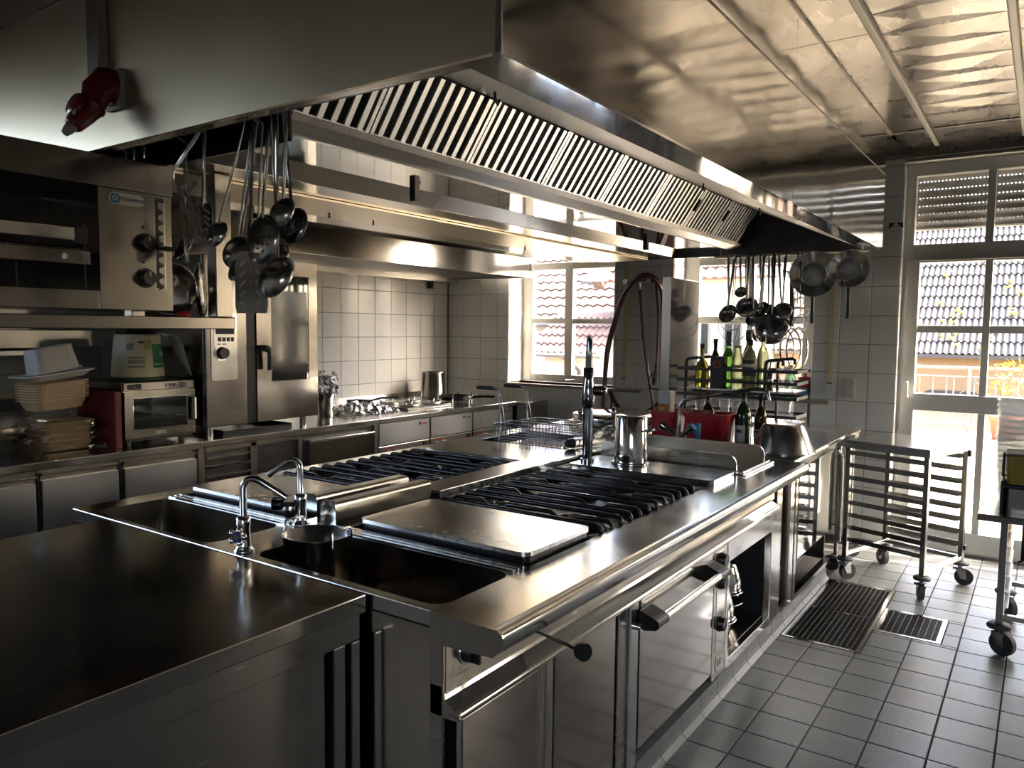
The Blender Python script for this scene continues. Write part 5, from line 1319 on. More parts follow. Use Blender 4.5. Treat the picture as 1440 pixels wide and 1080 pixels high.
# boiling kettle with round lid
c = (-2.325, 4.60, .9005)
t = thing('boiling_kettle', 'round built in boiling kettle with shiny flat lid near the window', 'kettle', c)
obj('kettle_ring', B().lathe([(.33,0),(.33,.03),(.30,.045),(0,.045)], c, 40), M['steel_front'], t)
l_ = obj('kettle_lid', B().lathe([(.30,.046),(.305,.05),(.305,.085),(.295,.095),(.20,.108),(0,.113)], c, 40), M['mirror'], t)
obj('lid_grip', B().tube([(c[0]+.28,c[1]-.17,c[2]+.06),(c[0]+.34,c[1]-.20,c[2]+.065),(c[0]+.39,c[1]-.06,c[2]+.065),(c[0]+.31,c[1]-.02,c[2]+.06)], .010, 8), M['chrome_dark'], l_)
obj('kettle_spout', B().cyl((c[0]-.12,c[1]-.30,c[2]+.05),(c[0]-.12,c[1]-.30,c[2]+.11),.012,n=10).sphere((c[0]-.12,c[1]-.30,c[2]+.12),.018,10,6), M['chrome_dark'], t)
# tilting pan with its upright lid
t = thing('pan_lid', 'tall upright steel lid of the tilting pan between the hose and the right window', 'lid', (-1.93, 4.69, .9055))
obj('lid_panel', B().box(-1.958, -1.905, 4.452, 4.925, .96, 1.872), M['panel_mirror'], t, bev=.004)
obj('lid_edge', B().box(-1.960, -1.903, 4.446, 4.4515, .96, 1.874), M['steel_dark'], t)
obj('lid_hinge', B().cyl((-1.93,4.55,.93),(-1.93,4.62,.93),.022,n=12).box(-1.945,-1.915,4.56,4.61,.9055,.962), M['chrome_dark'], t)
obj('lid_hinge', B().cyl((-1.93,4.78,.93),(-1.93,4.85,.93),.022,n=12).box(-1.945,-1.915,4.79,4.84,.9055,.962), M['chrome_dark'], t)
# bowl upside down
c = (-1.135, 4.20, .9055)
t = thing('mixing_bowl', 'steel bowl upside down on the right edge of the island beyond the griddle', 'bowl', c)
obj('bowl_body', B().lathe([(.160,.004),(.158,.012),(.132,.085),(.108,.135),(.098,.148),(.088,.150),(0,.146)], c, 40), M['utensil'], t)
obj('bowl_rim', B().lathe([(.150,0),(.166,0),(.168,.004),(.160,.006)], c, 40), M['chrome'], t)
# kitchen mixer at the red bins
t = thing('mixer_tap', 'long low dark chrome swivel tap reaching over the red bins', 'tap', (-1.72, 4.02, .9055))
x, y, z = -1.655, 4.02, .9055
obj('tap_base', B().lathe([(0,0),(.045,0),(.045,.012),(.035,.02),(.022,.035),(.022,.06),(0,.06)], (x,y,z), 20), M['chrome'], t)
obj('spout', B().tube([(x,y,z+.05),(x,y,z+.20),(x+.008,y,z+.235),(x+.03,y+.003,z+.258),(x+.20,y+.02,z+.300),(x+.40,y+.045,z+.335),(x+.44,y+.05,z+.335),(x+.465,y+.053,z+.318),(x+.475,y+.055,z+.28)], .011, 12), M['chrome_dark'], t)
for s_, m_ in ((-1, 'black'), (1, 'blue')):
    w = obj('cross_handle', B().cyl((x+s_*.015,y-.01,z+.06),(x+s_*.075,y-.02,z+.10),.014,n=12).cyl((x+s_*.075,y-.02,z+.10),(x+s_*.095,y-.024,z+.114),.024,.026,16), M['chrome_dark'], t)
    obj('handle_cap', B().cyl((x+s_*.095,y-.024,z+.114),(x+s_*.10,y-.025,z+.118),.018,n=14), M[m_], w)
t = thing('spray_head', 'blue handled brush leaning on the wide red bin', 'brush', (-1.575, 4.10, .9055))
obj('brush_handle', B().tube([(-1.575,4.085,.9075),(-1.573,4.09,1.0),(-1.57,4.10,1.03)], [.018,.020,.014], 10), M['blue'], t)
obj('brush_foot', B().cyl((-1.575,4.085,.9056),(-1.575,4.085,.915),.03,n=14), M['white'], t)
# red bins
def bin_(x0, x1, y0, y1, z0, z1, label):
    t = thing('red_bin', label, 'bin', ((x0+x1)/2, (y0+y1)/2, z0))
    cx, cy = (x0+x1)/2, (y0+y1)/2; hi = rr(x0, x1, y0, y1, .03, 4); n = len(hi)
    lo = [(cx+(u-cx)*.88, cy+(v-cy)*.88) for u, v in hi]; inn = [(cx+(u-cx)*.95, cy+(v-cy)*.95) for u, v in hi]
    b = B().add([(u,v,z0) for u,v in lo]+[(u,v,z1) for u,v in hi]+[(u,v,z1) for u,v in inn]+[(cx+(u-cx)*.85, cy+(v-cy)*.85, z0+.004) for u,v in hi],
        [(s_*n+k, s_*n+(k+1)%n, (s_+1)*n+(k+1)%n, (s_+1)*n+k) for s_ in range(3) for k in range(n)], False)
    b.add([(u,v,z0) for u,v in lo], [tuple(range(n))]).add([(cx+(u-cx)*.85, cy+(v-cy)*.85, z0+.004) for u,v in hi], [tuple(range(n))])
    obj('bin_body', b, M['red'], t)
    ou = [(cx+(u-cx)*1.04, cy+(v-cy)*1.06) for u, v in hi]
    obj('bin_rim', B().add([(u,v,z1-.018) for u,v in ou]+[(u,v,z1+.002) for u,v in ou]+[(u,v,z1+.002) for u,v in inn], [(s_*n+k, s_*n+(k+1)%n, (s_+1)*n+(k+1)%n, (s_+1)*n+k) for s_ in range(2) for k in range(n)]), M['red'], t)
    return t
bin_(-1.90, -1.745, 4.16, 4.36, .9058, 1.075, 'narrow red plastic bin on the left beside the upright pan lid')
bin_(-1.705, -1.435, 4.19, 4.36, .9058, 1.075, 'wide red plastic bin under the long swivel tap')
t = thing('juice_carton', 'white and yellow carton standing in the narrow red bin', 'carton', (-1.83, 4.27, .912))
obj('carton_body', B().box(-1.872, -1.80, 4.22, 4.30, .912, 1.19), M['label_white'], t, bev=.003)
obj('carton_print', B().box(-1.871, -1.801, 4.2185, 4.2199, 1.0, 1.115), plain('orange_red_print', (.45,.14,.04), .5), t)
obj('carton_emblem', B().cyl((-1.845,4.2184,1.085),(-1.845,4.2175,1.085),.014,n=14), M['yellow'], t)
def bottle(c, r, h, neck_r, neck_h, mat, label, sh=.06, cap=None, lab=None, lab_z=(.25,.6), cap_h=.025, arc=(200, 340), group=None):
    t = thing('bottle', label, 'bottle', c, group=group)
    hb = h-neck_h
    pr = [(0,0),(r*.92,0),(r,.006),(r,hb-sh),(r*.96,hb-sh*.7),(r*.72,hb-sh*.25),(neck_r*1.15,hb+.005),(neck_r,hb+.02),(neck_r,h),(0,h)]
    obj('glass', B().lathe(pr, c, 22), mat, t)
    if cap: obj('cap', B().lathe([(neck_r*1.0,h-cap_h),(neck_r*1.25,h-cap_h),(neck_r*1.25,h+.004),(0,h+.004)], c, 16), cap, t)
    if lab:
        z0, z1 = (hb-sh)*lab_z[0], (hb-sh)*lab_z[1]; n = 10; vs = []
        for z in (z0, z1):
            for k in range(n+1):
                a = math.radians(arc[0]+(arc[1]-arc[0])*k/n); vs.append((c[0]+(r+.0008)*math.cos(a), c[1]+(r+.0008)*math.sin(a), c[2]+z))
        L_ = obj('label', B().add(vs, [(k,k+1,n+2+k,n+1+k) for k in range(n)], True), lab, t)
        vs2 = []
        for z in (z0+(z1-z0)*.55, z0+(z1-z0)*.75):
            for k in range(n-3):
                a = math.radians(arc[0]+22+(arc[1]-arc[0]-44)*k/(n-4)); vs2.append((c[0]+(r+.0016)*math.cos(a), c[1]+(r+.0016)*math.sin(a), c[2]+z))
        obj('label_print', B().add(vs2, [(k,k+1,n-3+k+1,n-3+k) for k in range(n-4)], True), M['ink'] if lab is not M['label_black'] else M['label_white'], L_)
    return t
bottle((-1.585, 4.275, .912), .040, .285, .014, .075, M['btl_brown'], 'dark brown bottle with red label standing in the wide red bin', lab=plain('brown_red_label', (.30,.10,.06), .5), lab_z=(.7,1.2), cap=M['black'])
bottle((-1.385, 4.30, .9058), .046, .300, .015, .07, M['btl_dark'], 'large dark green bottle with white label beside the wide red bin', sh=.08, lab=M['label_white'], lab_z=(.12,.75), arc=(215, 300))
bottle((-1.318, 4.40, .9058), .036, .285, .013, .08, M['btl_brown'], 'brown bottle with white label right behind the large green bottle', lab=M['label_white'], lab_z=(.25,.6), cap=M['black'])
# bottle rack
t = thing('bottle_rack', 'black two tier wire bottle rack behind the red bins', 'rack', (-1.48, 4.60, .9055))
rx0, rx1, ry0, ry1 = -1.83, -1.24, 4.45, 4.70
for x in (-1.795, -1.315):
    for y in (ry0, ry1):
        obj('upright', B().tube([(x,y,.9056),(x,y,1.355),(x+.006,y,1.372),(x+.02,y,1.380),(x+.085,y,1.386),(x+.098,y,1.378),(x+.10,y,1.352)], .010, 8), M['black'], t)
for z in (1.318, 1.250, 1.165, 1.06):
    for y in (ry0-.012, ry1+.012):
        obj('rail', B().box(rx0-.02, rx1+.11, y-.003, y+.003, z-.009, z+.009), M['black'], t)
    for x in (rx0-.015, rx1+.10): obj('end_rail', B().box(x-.003, x+.003, ry0-.0089, ry1+.0089, z-.009, z+.009), M['black'], t)
for z in (1.205, 1.02):
    obj('rack_tray', B().box(rx0, rx1+.09, ry0-.006, ry1+.006, z-.006, z), M['steel_front'], t)
ZS = 1.2055
bottle((-1.715, 4.505, ZS), .043, .26, .013, .095, M['btl_olive'], 'olive green oil bottle at the left end of the upper rack tier', sh=.07, cap=M['black'])
bottle((-1.675, 4.62, ZS), .030, .29, .012, .08, M['btl_dark'], 'slim dark bottle behind the olive oil bottle', cap=M['black'])
t = thing('sauce_box', 'dark box with round red emblem on the upper rack tier', 'box', (-1.605, 4.50, ZS))
obj('box_body', B().box(-1.645, -1.565, 4.46, 4.53, ZS, ZS+.19), M['label_black'], t, bev=.003)
obj('box_emblem', B().lathe([(.012,0),(.026,0),(.026,.001),(.012,.001)], (-1.605,4.4588,ZS+.14), 18, Matrix.Rotation(PI/2,3,'X')), plain('red_emblem', (.45,.10,.07), .5), t)
bottle((-1.585, 4.60, ZS), .040, .335, .014, .105, M['btl_green'], 'light green wine bottle with foil neck in the rack middle', sh=.075, cap=plain('grey_capsule', (.16,.16,.18), .3), cap_h=.085)
bottle((-1.505, 4.53, ZS), .040, .255, .020, .05, M['btl_clear'], 'pale conical bottle of dressing in the rack middle', sh=.12)
bottle((-1.475, 4.635, ZS), .038, .345, .015, .10, M['btl_olive'], 'yellow green oil bottle with dark cap behind the pale conical bottle', sh=.075, cap=M['greenlid'], cap_h=.06)
bottle((-1.425, 4.51, ZS), .040, .29, .014, .055, M['btl_clear'], 'clear bottle with black label and black cap right in the rack', sh=.06, cap=M['black'], cap_h=.03, lab=M['label_black'], lab_z=(.45,1.0), arc=(200,350))
bottle((-1.385, 4.63, ZS), .034, .31, .013, .06, M['btl_clear'], 'clear bottle with black cap behind the black labelled bottle', cap=M['black'], cap_h=.03)
c = (-1.335, 4.58, ZS)
t = thing('utensil_jar', 'small steel jar with a dark stick at the right end of the rack', 'jar', c)
obj('jar_body', B().lathe([(0,0),(.030,0),(.030,.10),(.027,.10),(.027,.004),(0,.004)], c, 20), M['utensil'], t)
obj('stick', B().cyl((c[0],c[1],c[2]+.005),(c[0]+.012,c[1],c[2]+.17),.004,n=8), M['black'], t)
for i, (z, lab) in enumerate(((1.0205, 'clear plastic tub on the lower tier of the bottle rack'), (ZS, 'clear plastic tub at the right end of the upper rack tier'))):
    x0, x1, y0, y1 = -1.275, -1.175, 4.475, 4.64
    b = tray_shell(x0+.008, x1-.008, y0+.008, y1-.008, z, .125, .010, rim=.006)
    tag(obj('clear_tub', b, M['clear']), lab, 'tub')
for k, (x, y) in enumerate(((-1.74, 4.56), (-1.60, 4.60), (-1.50, 4.53))):
    c = (x, y, 1.0205)
    t = thing('drinking_glass', ['glass at the left of the lower rack tier', 'glass in the middle of the lower rack tier', 'glass at the right of the lower rack tier'][k], 'glass', c)
    obj('glass_body', B().lathe([(0,0),(.026,0),(.034,.11),(.032,.11),(.025,.006),(0,.006)], c, 18), M['clear'], t)
# pots stacked in the open compartment
t0 = None
for k, (x, y, zs) in enumerate(((-1.19, 3.315, .1355), (-1.24, 3.56, .1355))):
    zz = zs
    for q in range(2 + (k == 1)):
        c = (x, y, zz); lab = [['lower steel bowl of the near pile in the open compartment', 'upper steel bowl of the near pile in the open compartment'], ['lowest steel bowl of the far pile in the open compartment', 'middle steel bowl of the far pile in the open compartment', 'upside down bowl on the far pile in the open compartment']][k][q]
        t = thing('storage_bowl', lab, 'bowl', c)
        if q == 1+(k == 1): pr = [(.105,.0),(.108,.004),(.103,.05),(.085,.11),(.070,.135),(0,.137)]
        else: pr = [(0,0),(.055,0),(.085,.045),(.108,.115),(.116,.118),(.116,.122),(.104,.118),(.08,.047),(.05,.006),(0,.006)]
        obj('bowl_body', B().lathe(pr, c, 28), M['chrome'], t)
        zz += .1235 if q == 0 else .123
        if k == 1 and q == 0: zz -= .07
# ================================================================== HANGING SHELF with salamander grill
t = thing('hanging_shelf', 'steel shelf hung on square posts under the left end of the hood', 'shelf', (-2.52, 1.0, 1.537))
obj('shelf_board', B().box(-2.78, -2.30, -.1, 1.634, 1.537, 1.577), M['grill_steel'], t, bev=.003)
obj('post', B().box(-2.352, -2.302, 1.565, 1.628, 1.5775, 2.058), M['grill_steel'], t, bev=.003)
obj('post', B().box(-2.775, -2.725, 1.505, 1.555, 1.5775, 2.048), M['grill_steel'], t, bev=.003)
obj('post', B().box(-2.775, -2.725, .0, .05, 1.5775, 2.79), M['grill_steel'], t, bev=.003)
obj('post', B().box(-2.372, -2.322, .0, .05, 1.5775, 2.79), M['grill_steel'], t, bev=.003)
t = thing('salamander_grill', 'wide salamander grill with two black knobs on the hanging shelf at left', 'grill', (-2.5, .95, 1.5775))
sx0, sx1 = -2.70, -2.30
obj('top_case', B().box(sx0, sx1+.004, .35, 1.412, 1.955, 2.048), M['grill_steel'], t, bev=.003)
obj('control_box', B().box(sx0, sx1, 1.178, 1.408, 1.594, 1.9545), M['grill_steel'], t, bev=.002)
obj('back_sheet', B().box(sx0, sx0+.01, .35, 1.177, 1.594, 1.9545), M['soot'], t)
obj('bottom_case', B().box(sx0+.011, sx1, .35, 1.177, 1.594, 1.650), M['grill_steel'], t, bev=.002)
obj('left_side', B().box(sx0+.011, sx1, .35, .38, 1.651, 1.954), M['grill_steel'], t)
gr = obj('grill_grid', B().cyl((sx1-.02,.40,1.765),(sx1-.02,1.14,1.765),.006,n=8).cyl((sx0+.05,.40,1.765),(sx0+.05,1.14,1.765),.006,n=8), M['chrome_dark'], t)
for k in range(20): obj('grid_bar', B().cyl((sx0+.04,.42+k*.037,1.765),(sx1-.012,.42+k*.037,1.765),.0035,n=6), M['chrome_dark'], gr)
obj('front_handle', B().box(sx1-.004, sx1+.010, .40, 1.105, 1.788, 1.826), M['steel_top'], t, bev=.003)
obj('handle_end', B().box(sx1-.008, sx1+.012, 1.106, 1.14, 1.782, 1.826), M['black'], t, bev=.003)
cr = obj('carriage_rail', B().box(sx1-.012, sx1+.004, .40, 1.15, 1.722, 1.762), M['grill_steel'], t, bev=.002)
for y in (1.075, 1.118): obj('carriage_bolt', B().cyl((sx1+.004,y,1.742),(sx1+.008,y,1.742),.009,n=10), M['chrome'], cr)
obj('grill_rod', B().cyl((sx1-.02,1.145,1.64),(sx1-.02,1.145,1.84),.003,n=6).cyl((sx1-.03,.965,1.65),(sx1-.03,.965,1.72),.003,n=6), M['black'], t)
for z in (1.801, 1.694):
    k = obj('grill_knob', B().cyl((sx1,1.316,z),(sx1+.006,1.316,z),.030,n=22).cyl((sx1+.006,1.316,z),(sx1+.030,1.316,z),.024,.021,22), M['black'], t)
    obj('knob_mark', B().box(sx1+.030,sx1+.031,1.314,1.318,z+.004,z+.020), M['label_white'], k)
    obj('pilot_light', B().cyl((sx1,1.312,z+.048),(sx1+.003,1.312,z+.048),.004,n=8), M['black'], t)
sl = obj('lever_slot', B().box(sx1,sx1+.0012,1.352,1.362,1.665,1.945).box(sx1,sx1+.0012,1.362,1.382,1.93,1.945), M['black'], t)
b = B()
for k in range(8):
    z = 1.90-k*.033; b.prism([(1.362,z+.012),(1.376,z+.006),(1.378,z-.002),(1.370,z-.006),(1.362,z-.010)], 'x', sx1, sx1+.0012)
obj('slot_teeth', b, M['black'], sl)
obj('slot_frame', B().box(sx1,sx1+.0008,1.350,1.352,1.66,1.95).box(sx1,sx1+.0008,1.381,1.384,1.66,1.95), M['steel_top'], sl)
obj('lever_grip', B().cyl((sx1,1.372,1.79),(sx1+.02,1.378,1.79),.004,n=8).tube([(sx1+.02,1.372,1.79),(sx1+.022,1.405,1.79),(sx1+.022,1.425,1.79)],[(.006,.008)]*3,8), M['black'], t)
bd = obj('maker_badge', B().rrect(1.207, 1.319, 1.908, 1.943, sx1, sx1+.002, .0172, 6, 'x'), M['label_white'], t)
obj('badge_square', B().rrect(1.214, 1.240, 1.912, 1.939, sx1+.002, sx1+.0026, .006, 3, 'x'), M['blue'], bd)
text_mesh('badge_initials', 'CI', .018, M['label_white'], bd, face_x(sx1+.0028, 1.227, 1.9255), .0003, .0006)
text_mesh('badge_text', 'TECNOINOX', .0135, plain('teal_ink', (.03,.10,.14), .5), bd, face_x(sx1+.0023, 1.277, 1.9255), .0003, .0004)
# lids leaning on the shelf
def lid(c, r, tilt, yaw, label, rim=True):
    t = thing('round_platter', label, 'platter', c)
    R = Matrix.Rotation(yaw,3,'Z') @ Matrix.Rotation(PI/2-tilt,3,'Y')
    cc = Vector(c)+Vector((0,0,r*math.cos(tilt)+.003))
    obj('lid_disc', B().lathe([(0,.014),(r*.55,.012),(r*.9,.004),(r*.93,0)], cc, 34, R), M['steel_dark'], t)
    obj('lid_rim', B().lathe([(r*.93,0),(r*.96,-.008),(r,-.008),(r,.002),(r*.95,.006)], cc, 34, R), M['chrome'], t)
    return t
lid((-2.46, 1.500, 1.5775), .092, .10, -.55, 'round steel platter with bright rim leaning between salamander and square post', True)
lid((-2.44, 1.600, 1.5775), .095, .06, .85, 'round steel platter seen edge on at the end of the hanging shelf', True)
tag(obj('red_dish', B().lathe([(0,0),(.020,0),(.022,.004),(.020,.016),(0,.018)], (-2.33,1.462,1.5775), 16), M['red']), 'small red plastic dish on the hanging shelf', 'dish')
# pocket of cutlery in front of the hood rail
# ================================================================== TROLLEYS, DRAINS
def caster(b, bw, x, y, h, r, a):
    d = Vector((math.cos(a), math.sin(a), 0)); s_ = Vector((-d.y, d.x, 0))
    c = Vector((x, y, r+.001))+d*.022
    bw.cyl(c-s_*.014, c+s_*.014, r, n=20)
    b.cyl((x, y, h-.025), (x, y, h), .014, n=10)
    b.obox(Vector((x,y,h-.032)), (1,0,0), (0,1,0), (0,0,1), .03, .03, .007)
    for q in (-.019, .019):
        p = Vector((x,y,h-.032))+s_*q; e = c+s_*q
        b.add([p-d*.025-s_*.0015, p+d*.03-s_*.0015, e+d*.016-s_*.0015-Vector((0,0,.012)), e-d*.016-s_*.0015-Vector((0,0,.012)), p-d*.025+s_*.0015, p+d*.03+s_*.0015, e+d*.016+s_*.0015-Vector((0,0,.012)), e-d*.016+s_*.0015-Vector((0,0,.012))],
              [(0,1,2,3),(4,7,6,5),(0,4,5,1),(1,5,6,2),(2,6,7,3),(3,7,4,0)])
    b.cyl(c-s_*.021, c+s_*.021, .008, n=8)
M['rack_steel'] = plain('trolley_tube_steel', (.42,.41,.39), .22, 1.0, bump=.02, bscale=50)
def add_casters(t, pts, h, r, ang, bumper=True):
    for i, (x, y) in enumerate(pts):
        b, bw = B(), B(); caster(b, bw, x, y, h, r, ang[i])
        w = obj('caster', b, M['chrome_dark'], t, local=True); obj('wheel', bw, M['rubber'], w, local=True)
        if bumper: obj('bumper', B().lathe([(.018,h-.012),(.045,h-.010),(.048,h),(.040,h+.010),(.018,h+.012)], (x,y,0), 20), M['rubber'], w, local=True)
# tray rack by the door, local axes: x along the runners, y across
ang = math.atan2(-.31, .95)
t = thing('tray_rack', 'low steel tray rack trolley with dark runners standing before the terrace door', 'trolley', (-.665, 5.235, 0), ang)
Lx, Ly = .235, .25
P4 = [(Lx,-Ly),(Lx,Ly),(-Lx,-Ly),(-Lx,Ly)]
for (x, y) in P4: obj('post', B().box(x-.0145, x+.0145, y-.0145, y+.0145, .135, .868), M['rack_steel'], t, bev=.003, local=True)
obj('top_tray', B().box(-Lx-.02, Lx+.02, -Ly-.02, Ly+.02, .8685, .884).box(-Lx-.02,Lx+.02,-Ly-.02,-Ly-.016,.835,.8685).box(-Lx-.02,Lx+.02,Ly+.016,Ly+.02,.835,.8685).box(Lx+.016,Lx+.02,-Ly-.016,Ly+.016,.835,.8685), M['steel_top'], t, bev=.004, local=True)
for k in range(8):
    z = .800-k*.078
    for s_ in (-1, 1):
        b = B(); y = s_*(Ly+.0)
        b.prism([(y-s_*.010, z+.016), (y-s_*.010, z-.012), (y-s_*.05, z-.012), (y-s_*.05, z-.008), (y-s_*.013, z-.008), (y-s_*.013, z+.016)], 'x', -Lx+.0146, Lx-.0146)
        obj('runner', b, M['rack_steel'], t, local=True)
        obj('runner_stop', B().box(-Lx+.016, -Lx+.026, y-s_*.05-.001, y-s_*.012, z-.008, z+.012), M['rack_steel'], t, local=True)
for (x0, x1, y0, y1) in ((-Lx+.0146, Lx-.0146, Ly-.012, Ly+.012), ):
    obj('bottom_bar', B().box(x0, x1, y0, y1, .155, .180), M['rack_steel'], t, bev=.002, local=True)
for x in (-Lx, Lx): obj('bottom_bar', B().box(x-.012, x+.012, -Ly+.0146, Ly-.0146, .155, .180), M['steel_top'], t, bev=.002, local=True)
obj('catch', B().box(Lx+.0146, Lx+.03, Ly-.012, Ly+.012, .80, .84), M['black'], t, bev=.003, local=True)
obj('catch', B().box(Lx+.0146, Lx+.026, Ly-.010, Ly+.010, .22, .25), M['black'], t, bev=.003, local=True)
add_casters(t, P4, .135, .052, (2.2, .3, 1.2, 2.6))
# cart with curved handle behind the island
t = thing('serving_cart', 'steel cart with curved tube handle parked at the far end of the island', 'trolley', (-1.27, 5.42, 0))
b = B()
for (x, y) in ((-1.05, 5.21), (-1.05, 5.62), (-1.55, 5.21), (-1.55, 5.62)): obj('leg', B().cyl((x,y,.13),(x,y,.83),.013,n=10), M['rack_steel'], t)
obj('push_handle', B().tube([(-1.30,5.185,.812),(-1.12,5.185,.812),(-1.07,5.187,.800),(-1.035,5.19,.765),(-1.03,5.192,.70),(-1.03,5.195,.20)], .012, 10), M['rack_steel'], t)
obj('top_tray', B().box(-1.58, -1.01, 5.20, 5.66, .865, .885).box(-1.58, -1.01, 5.195, 5.2, .82, .885), M['steel_front'], t, bev=.003)
obj('tray_lip', B().prism([(-1.01,.885),(-1.01,.835),(-.985,.860),(-.955,.893),(-.962,.902),(-.99,.885)], 'y', 5.195, 5.30), M['steel_top'], t)
obj('under_frame', B().box(-1.58, -1.02, 5.20, 5.66, .830, .8645), M['steel_front'], t)
obj('lower_tray', B().box(-1.57, -1.03, 5.20, 5.63, .30, .312), M['steel_front'], t, bev=.002)
for i, (x, y) in enumerate(((-1.05, 5.21), (-1.05, 5.62), (-1.55, 5.21), (-1.55, 5.62))):
    b, bw = B(), B(); caster(b, bw, x, y, .13, .052, (2.8, .5, 1.0, 2.0)[i]); w = obj('caster', b, M['chrome_dark'], t); obj('wheel', bw, M['rubber'], w)
# right trolley with slides
t = thing('slide_trolley', 'steel table trolley with side slides at the right edge of the picture', 'trolley', (.1, 4.62, 0))
TX0, TX1, TY0, TY1, TT = -.225, .45, 4.19, 5.07, .70
obj('top', B().box(TX0, TX1, TY0, TY1, TT-.032, TT), M['steel_dark'], t, bev=.004)
legs = ((-.118, 4.32), (-.112, 4.93), (.35, 4.32), (.35, 4.93))
for (x, y) in legs: obj('leg', B().box(x-.015, x+.015, y-.015, y+.015, .14, TT-.033), M['rack_steel'], t, bev=.003)
for x in (-.115, .35):
    for k in range(6):
        z = .60-k*.075
        obj('slide', B().prism([(x-.002,z+.02),(x+.002,z+.02),(x+.002,z+.003),(x+.03,z+.003),(x+.03,z),(x-.002,z)] if x < 0 else [(x-.002,z+.02),(x+.002,z+.02),(x+.002,z),(x-.03,z),(x-.03,z+.003),(x-.002,z+.003)], 'y', 4.336, 4.914), M['steel_top'], t)
    obj('side_bar', B().box(x-.012, x+.012, 4.336, 4.914, .15, .175), M['rack_steel'], t, bev=.002)
for y in (4.32, 4.93): obj('cross_bar', B().box(-.102, .334, y-.012, y+.012, .175, .20), M['steel_top'], t, bev=.002)
wg = obj('clamp_screw', B().cyl((-.03,4.235,.50),(-.03,4.235,.667),.016,n=10).tube([(-.055,4.235,.485),(-.03,4.235,.50),(-.005,4.235,.485)],.005,6), M['black'], t)
for i, (x, y) in enumerate(legs):
    b, bw = B(), B(); caster(b, bw, x, y, .14, .058, (-.5, -.9, .3, .5)[i]); w = obj('caster', b, M['chrome_dark'], t); obj('wheel', bw, M['rubber'], w)
    obj('bumper', B().lathe([(.018,.128),(.050,.130),(.053,.14),(.045,.150),(.018,.152)], (x,y,0), 20), M['rubber'], w)
# containers on it
tc = thing('food_container', 'steel food container with black end straps, lower one on the right trolley', 'container', (.12, 4.40, TT))
obj('container_body', B().rrect(-.125, .37, 4.30, 4.50, TT+.0005, TT+.115, .03, 4), M['steel_front'], tc, bev=.004)
obj('container_strap', B().box(-.142, -.126, 4.295, 4.505, TT+.0005, TT+.15), M['black'], tc, bev=.004)
obj('container_rim', B().box(-.135, .38, 4.292, 4.508, TT+.116, TT+.135), M['black'], tc, bev=.004)
tc = thing('food_container', 'smoky clear container of yellow food stacked on the steel one at right', 'container', (.12, 4.40, TT+.136))
obj('container_body', B().rrect(-.125, .37, 4.305, 4.495, TT+.1363, TT+.27, .03, 4), plain('smoked_mustard', (.30,.20,.02), .25, coat=.5), tc, bev=.004)
obj('container_rim', B().box(-.130, .375, 4.30, 4.50, TT+.2705, TT+.282), plain('smoked_lid', (.12,.10,.06), .3), tc, bev=.004)
obj('container_clip', B().box(-.142, -.131, 4.36, 4.42, TT+.16, TT+.275), M['black'], tc, bev=.003)
for k in range(14):
    z = TT+.0005+k*.030; dx = -.002*k; 
    b = tray_shell(-.178+dx*.6, .12, 4.60, 4.86, z, .105, .020, (0, .004*k if k < 8 else .03+.012*(k-7), 0), rim=.008)
    tag(obj('clear_container', b, M['clear']), '%s clear container of the nested stack on the right trolley, counting upwards' % ('lowest','second','third','fourth','fifth','sixth','seventh','eighth','ninth','tenth','eleventh','twelfth','thirteenth','topmost')[k], 'container', 'nested clear containers')
# floor drains
M['grating_metal'] = plain('dull_grating_metal', (.13,.125,.115), .55, .5)
def drain(x0, x1, y0, y1, label, nx, ny, split=None):
    t = thing('floor_drain', label, 'drain', ((x0+x1)/2, (y0+y1)/2, -.006))
    e = .016
    obj('drain_frame', B().box(x0,x0+e,y0,y1,-.0055,.002).box(x1-e,x1,y0,y1,-.0055,.002).box(x0+e,x1-e,y0,y0+e,-.0055,.002).box(x0+e,x1-e,y1-e,y1,-.0055,.002), M['steel_top'], t)
    obj('drain_pit', B().box(x0+e, x1-e, y0+e, y1-e, -.0058, -.0052), M['black'], t)
    ys = [y0+e, y1-e] if split is None else [y0+e, split, y1-e]
    for q in range(len(ys)-1):
        a, c = ys[q]+.003, ys[q+1]-.003
        g = obj('grating', B().box(x0+e+.002,x0+e+.006,a,c,-.005,.0005).box(x1-e-.006,x1-e-.002,a,c,-.005,.0005).box(x0+e,x1-e,a,a+.004,-.005,.0005).box(x0+e,x1-e,c-.004,c,-.005,.0005), M['chrome_dark'], t)
        m = int((c-a)/ny); n = int((x1-x0-2*e)/nx)
        bb = B()
        for k in range(1, m): bb.box(x0+e+.006, x1-e-.006, a+(c-a)*k/m-.0008, a+(c-a)*k/m+.0008, -.005, 0)
        tag(obj('grating_bars', bb, M['soot'], g), kind='stuff')
        bb = B()
        for k in range(1, n): 
            x = x0+e+(x1-x0-2*e)*k/n; bb.box(x-.0016, x+.0016, a, c, -.005, .0004)
        tag(obj('grating_strips', bb, M['grating_metal'], g), kind='stuff')
    return t
drain(-1.038, -.667, 3.928, 5.017, 'large two part floor grating along the island plinth', .026, .012, 4.46)
drain(-.663, -.357, 4.283, 4.667, 'small square floor grating beside the large one', .028, .012)
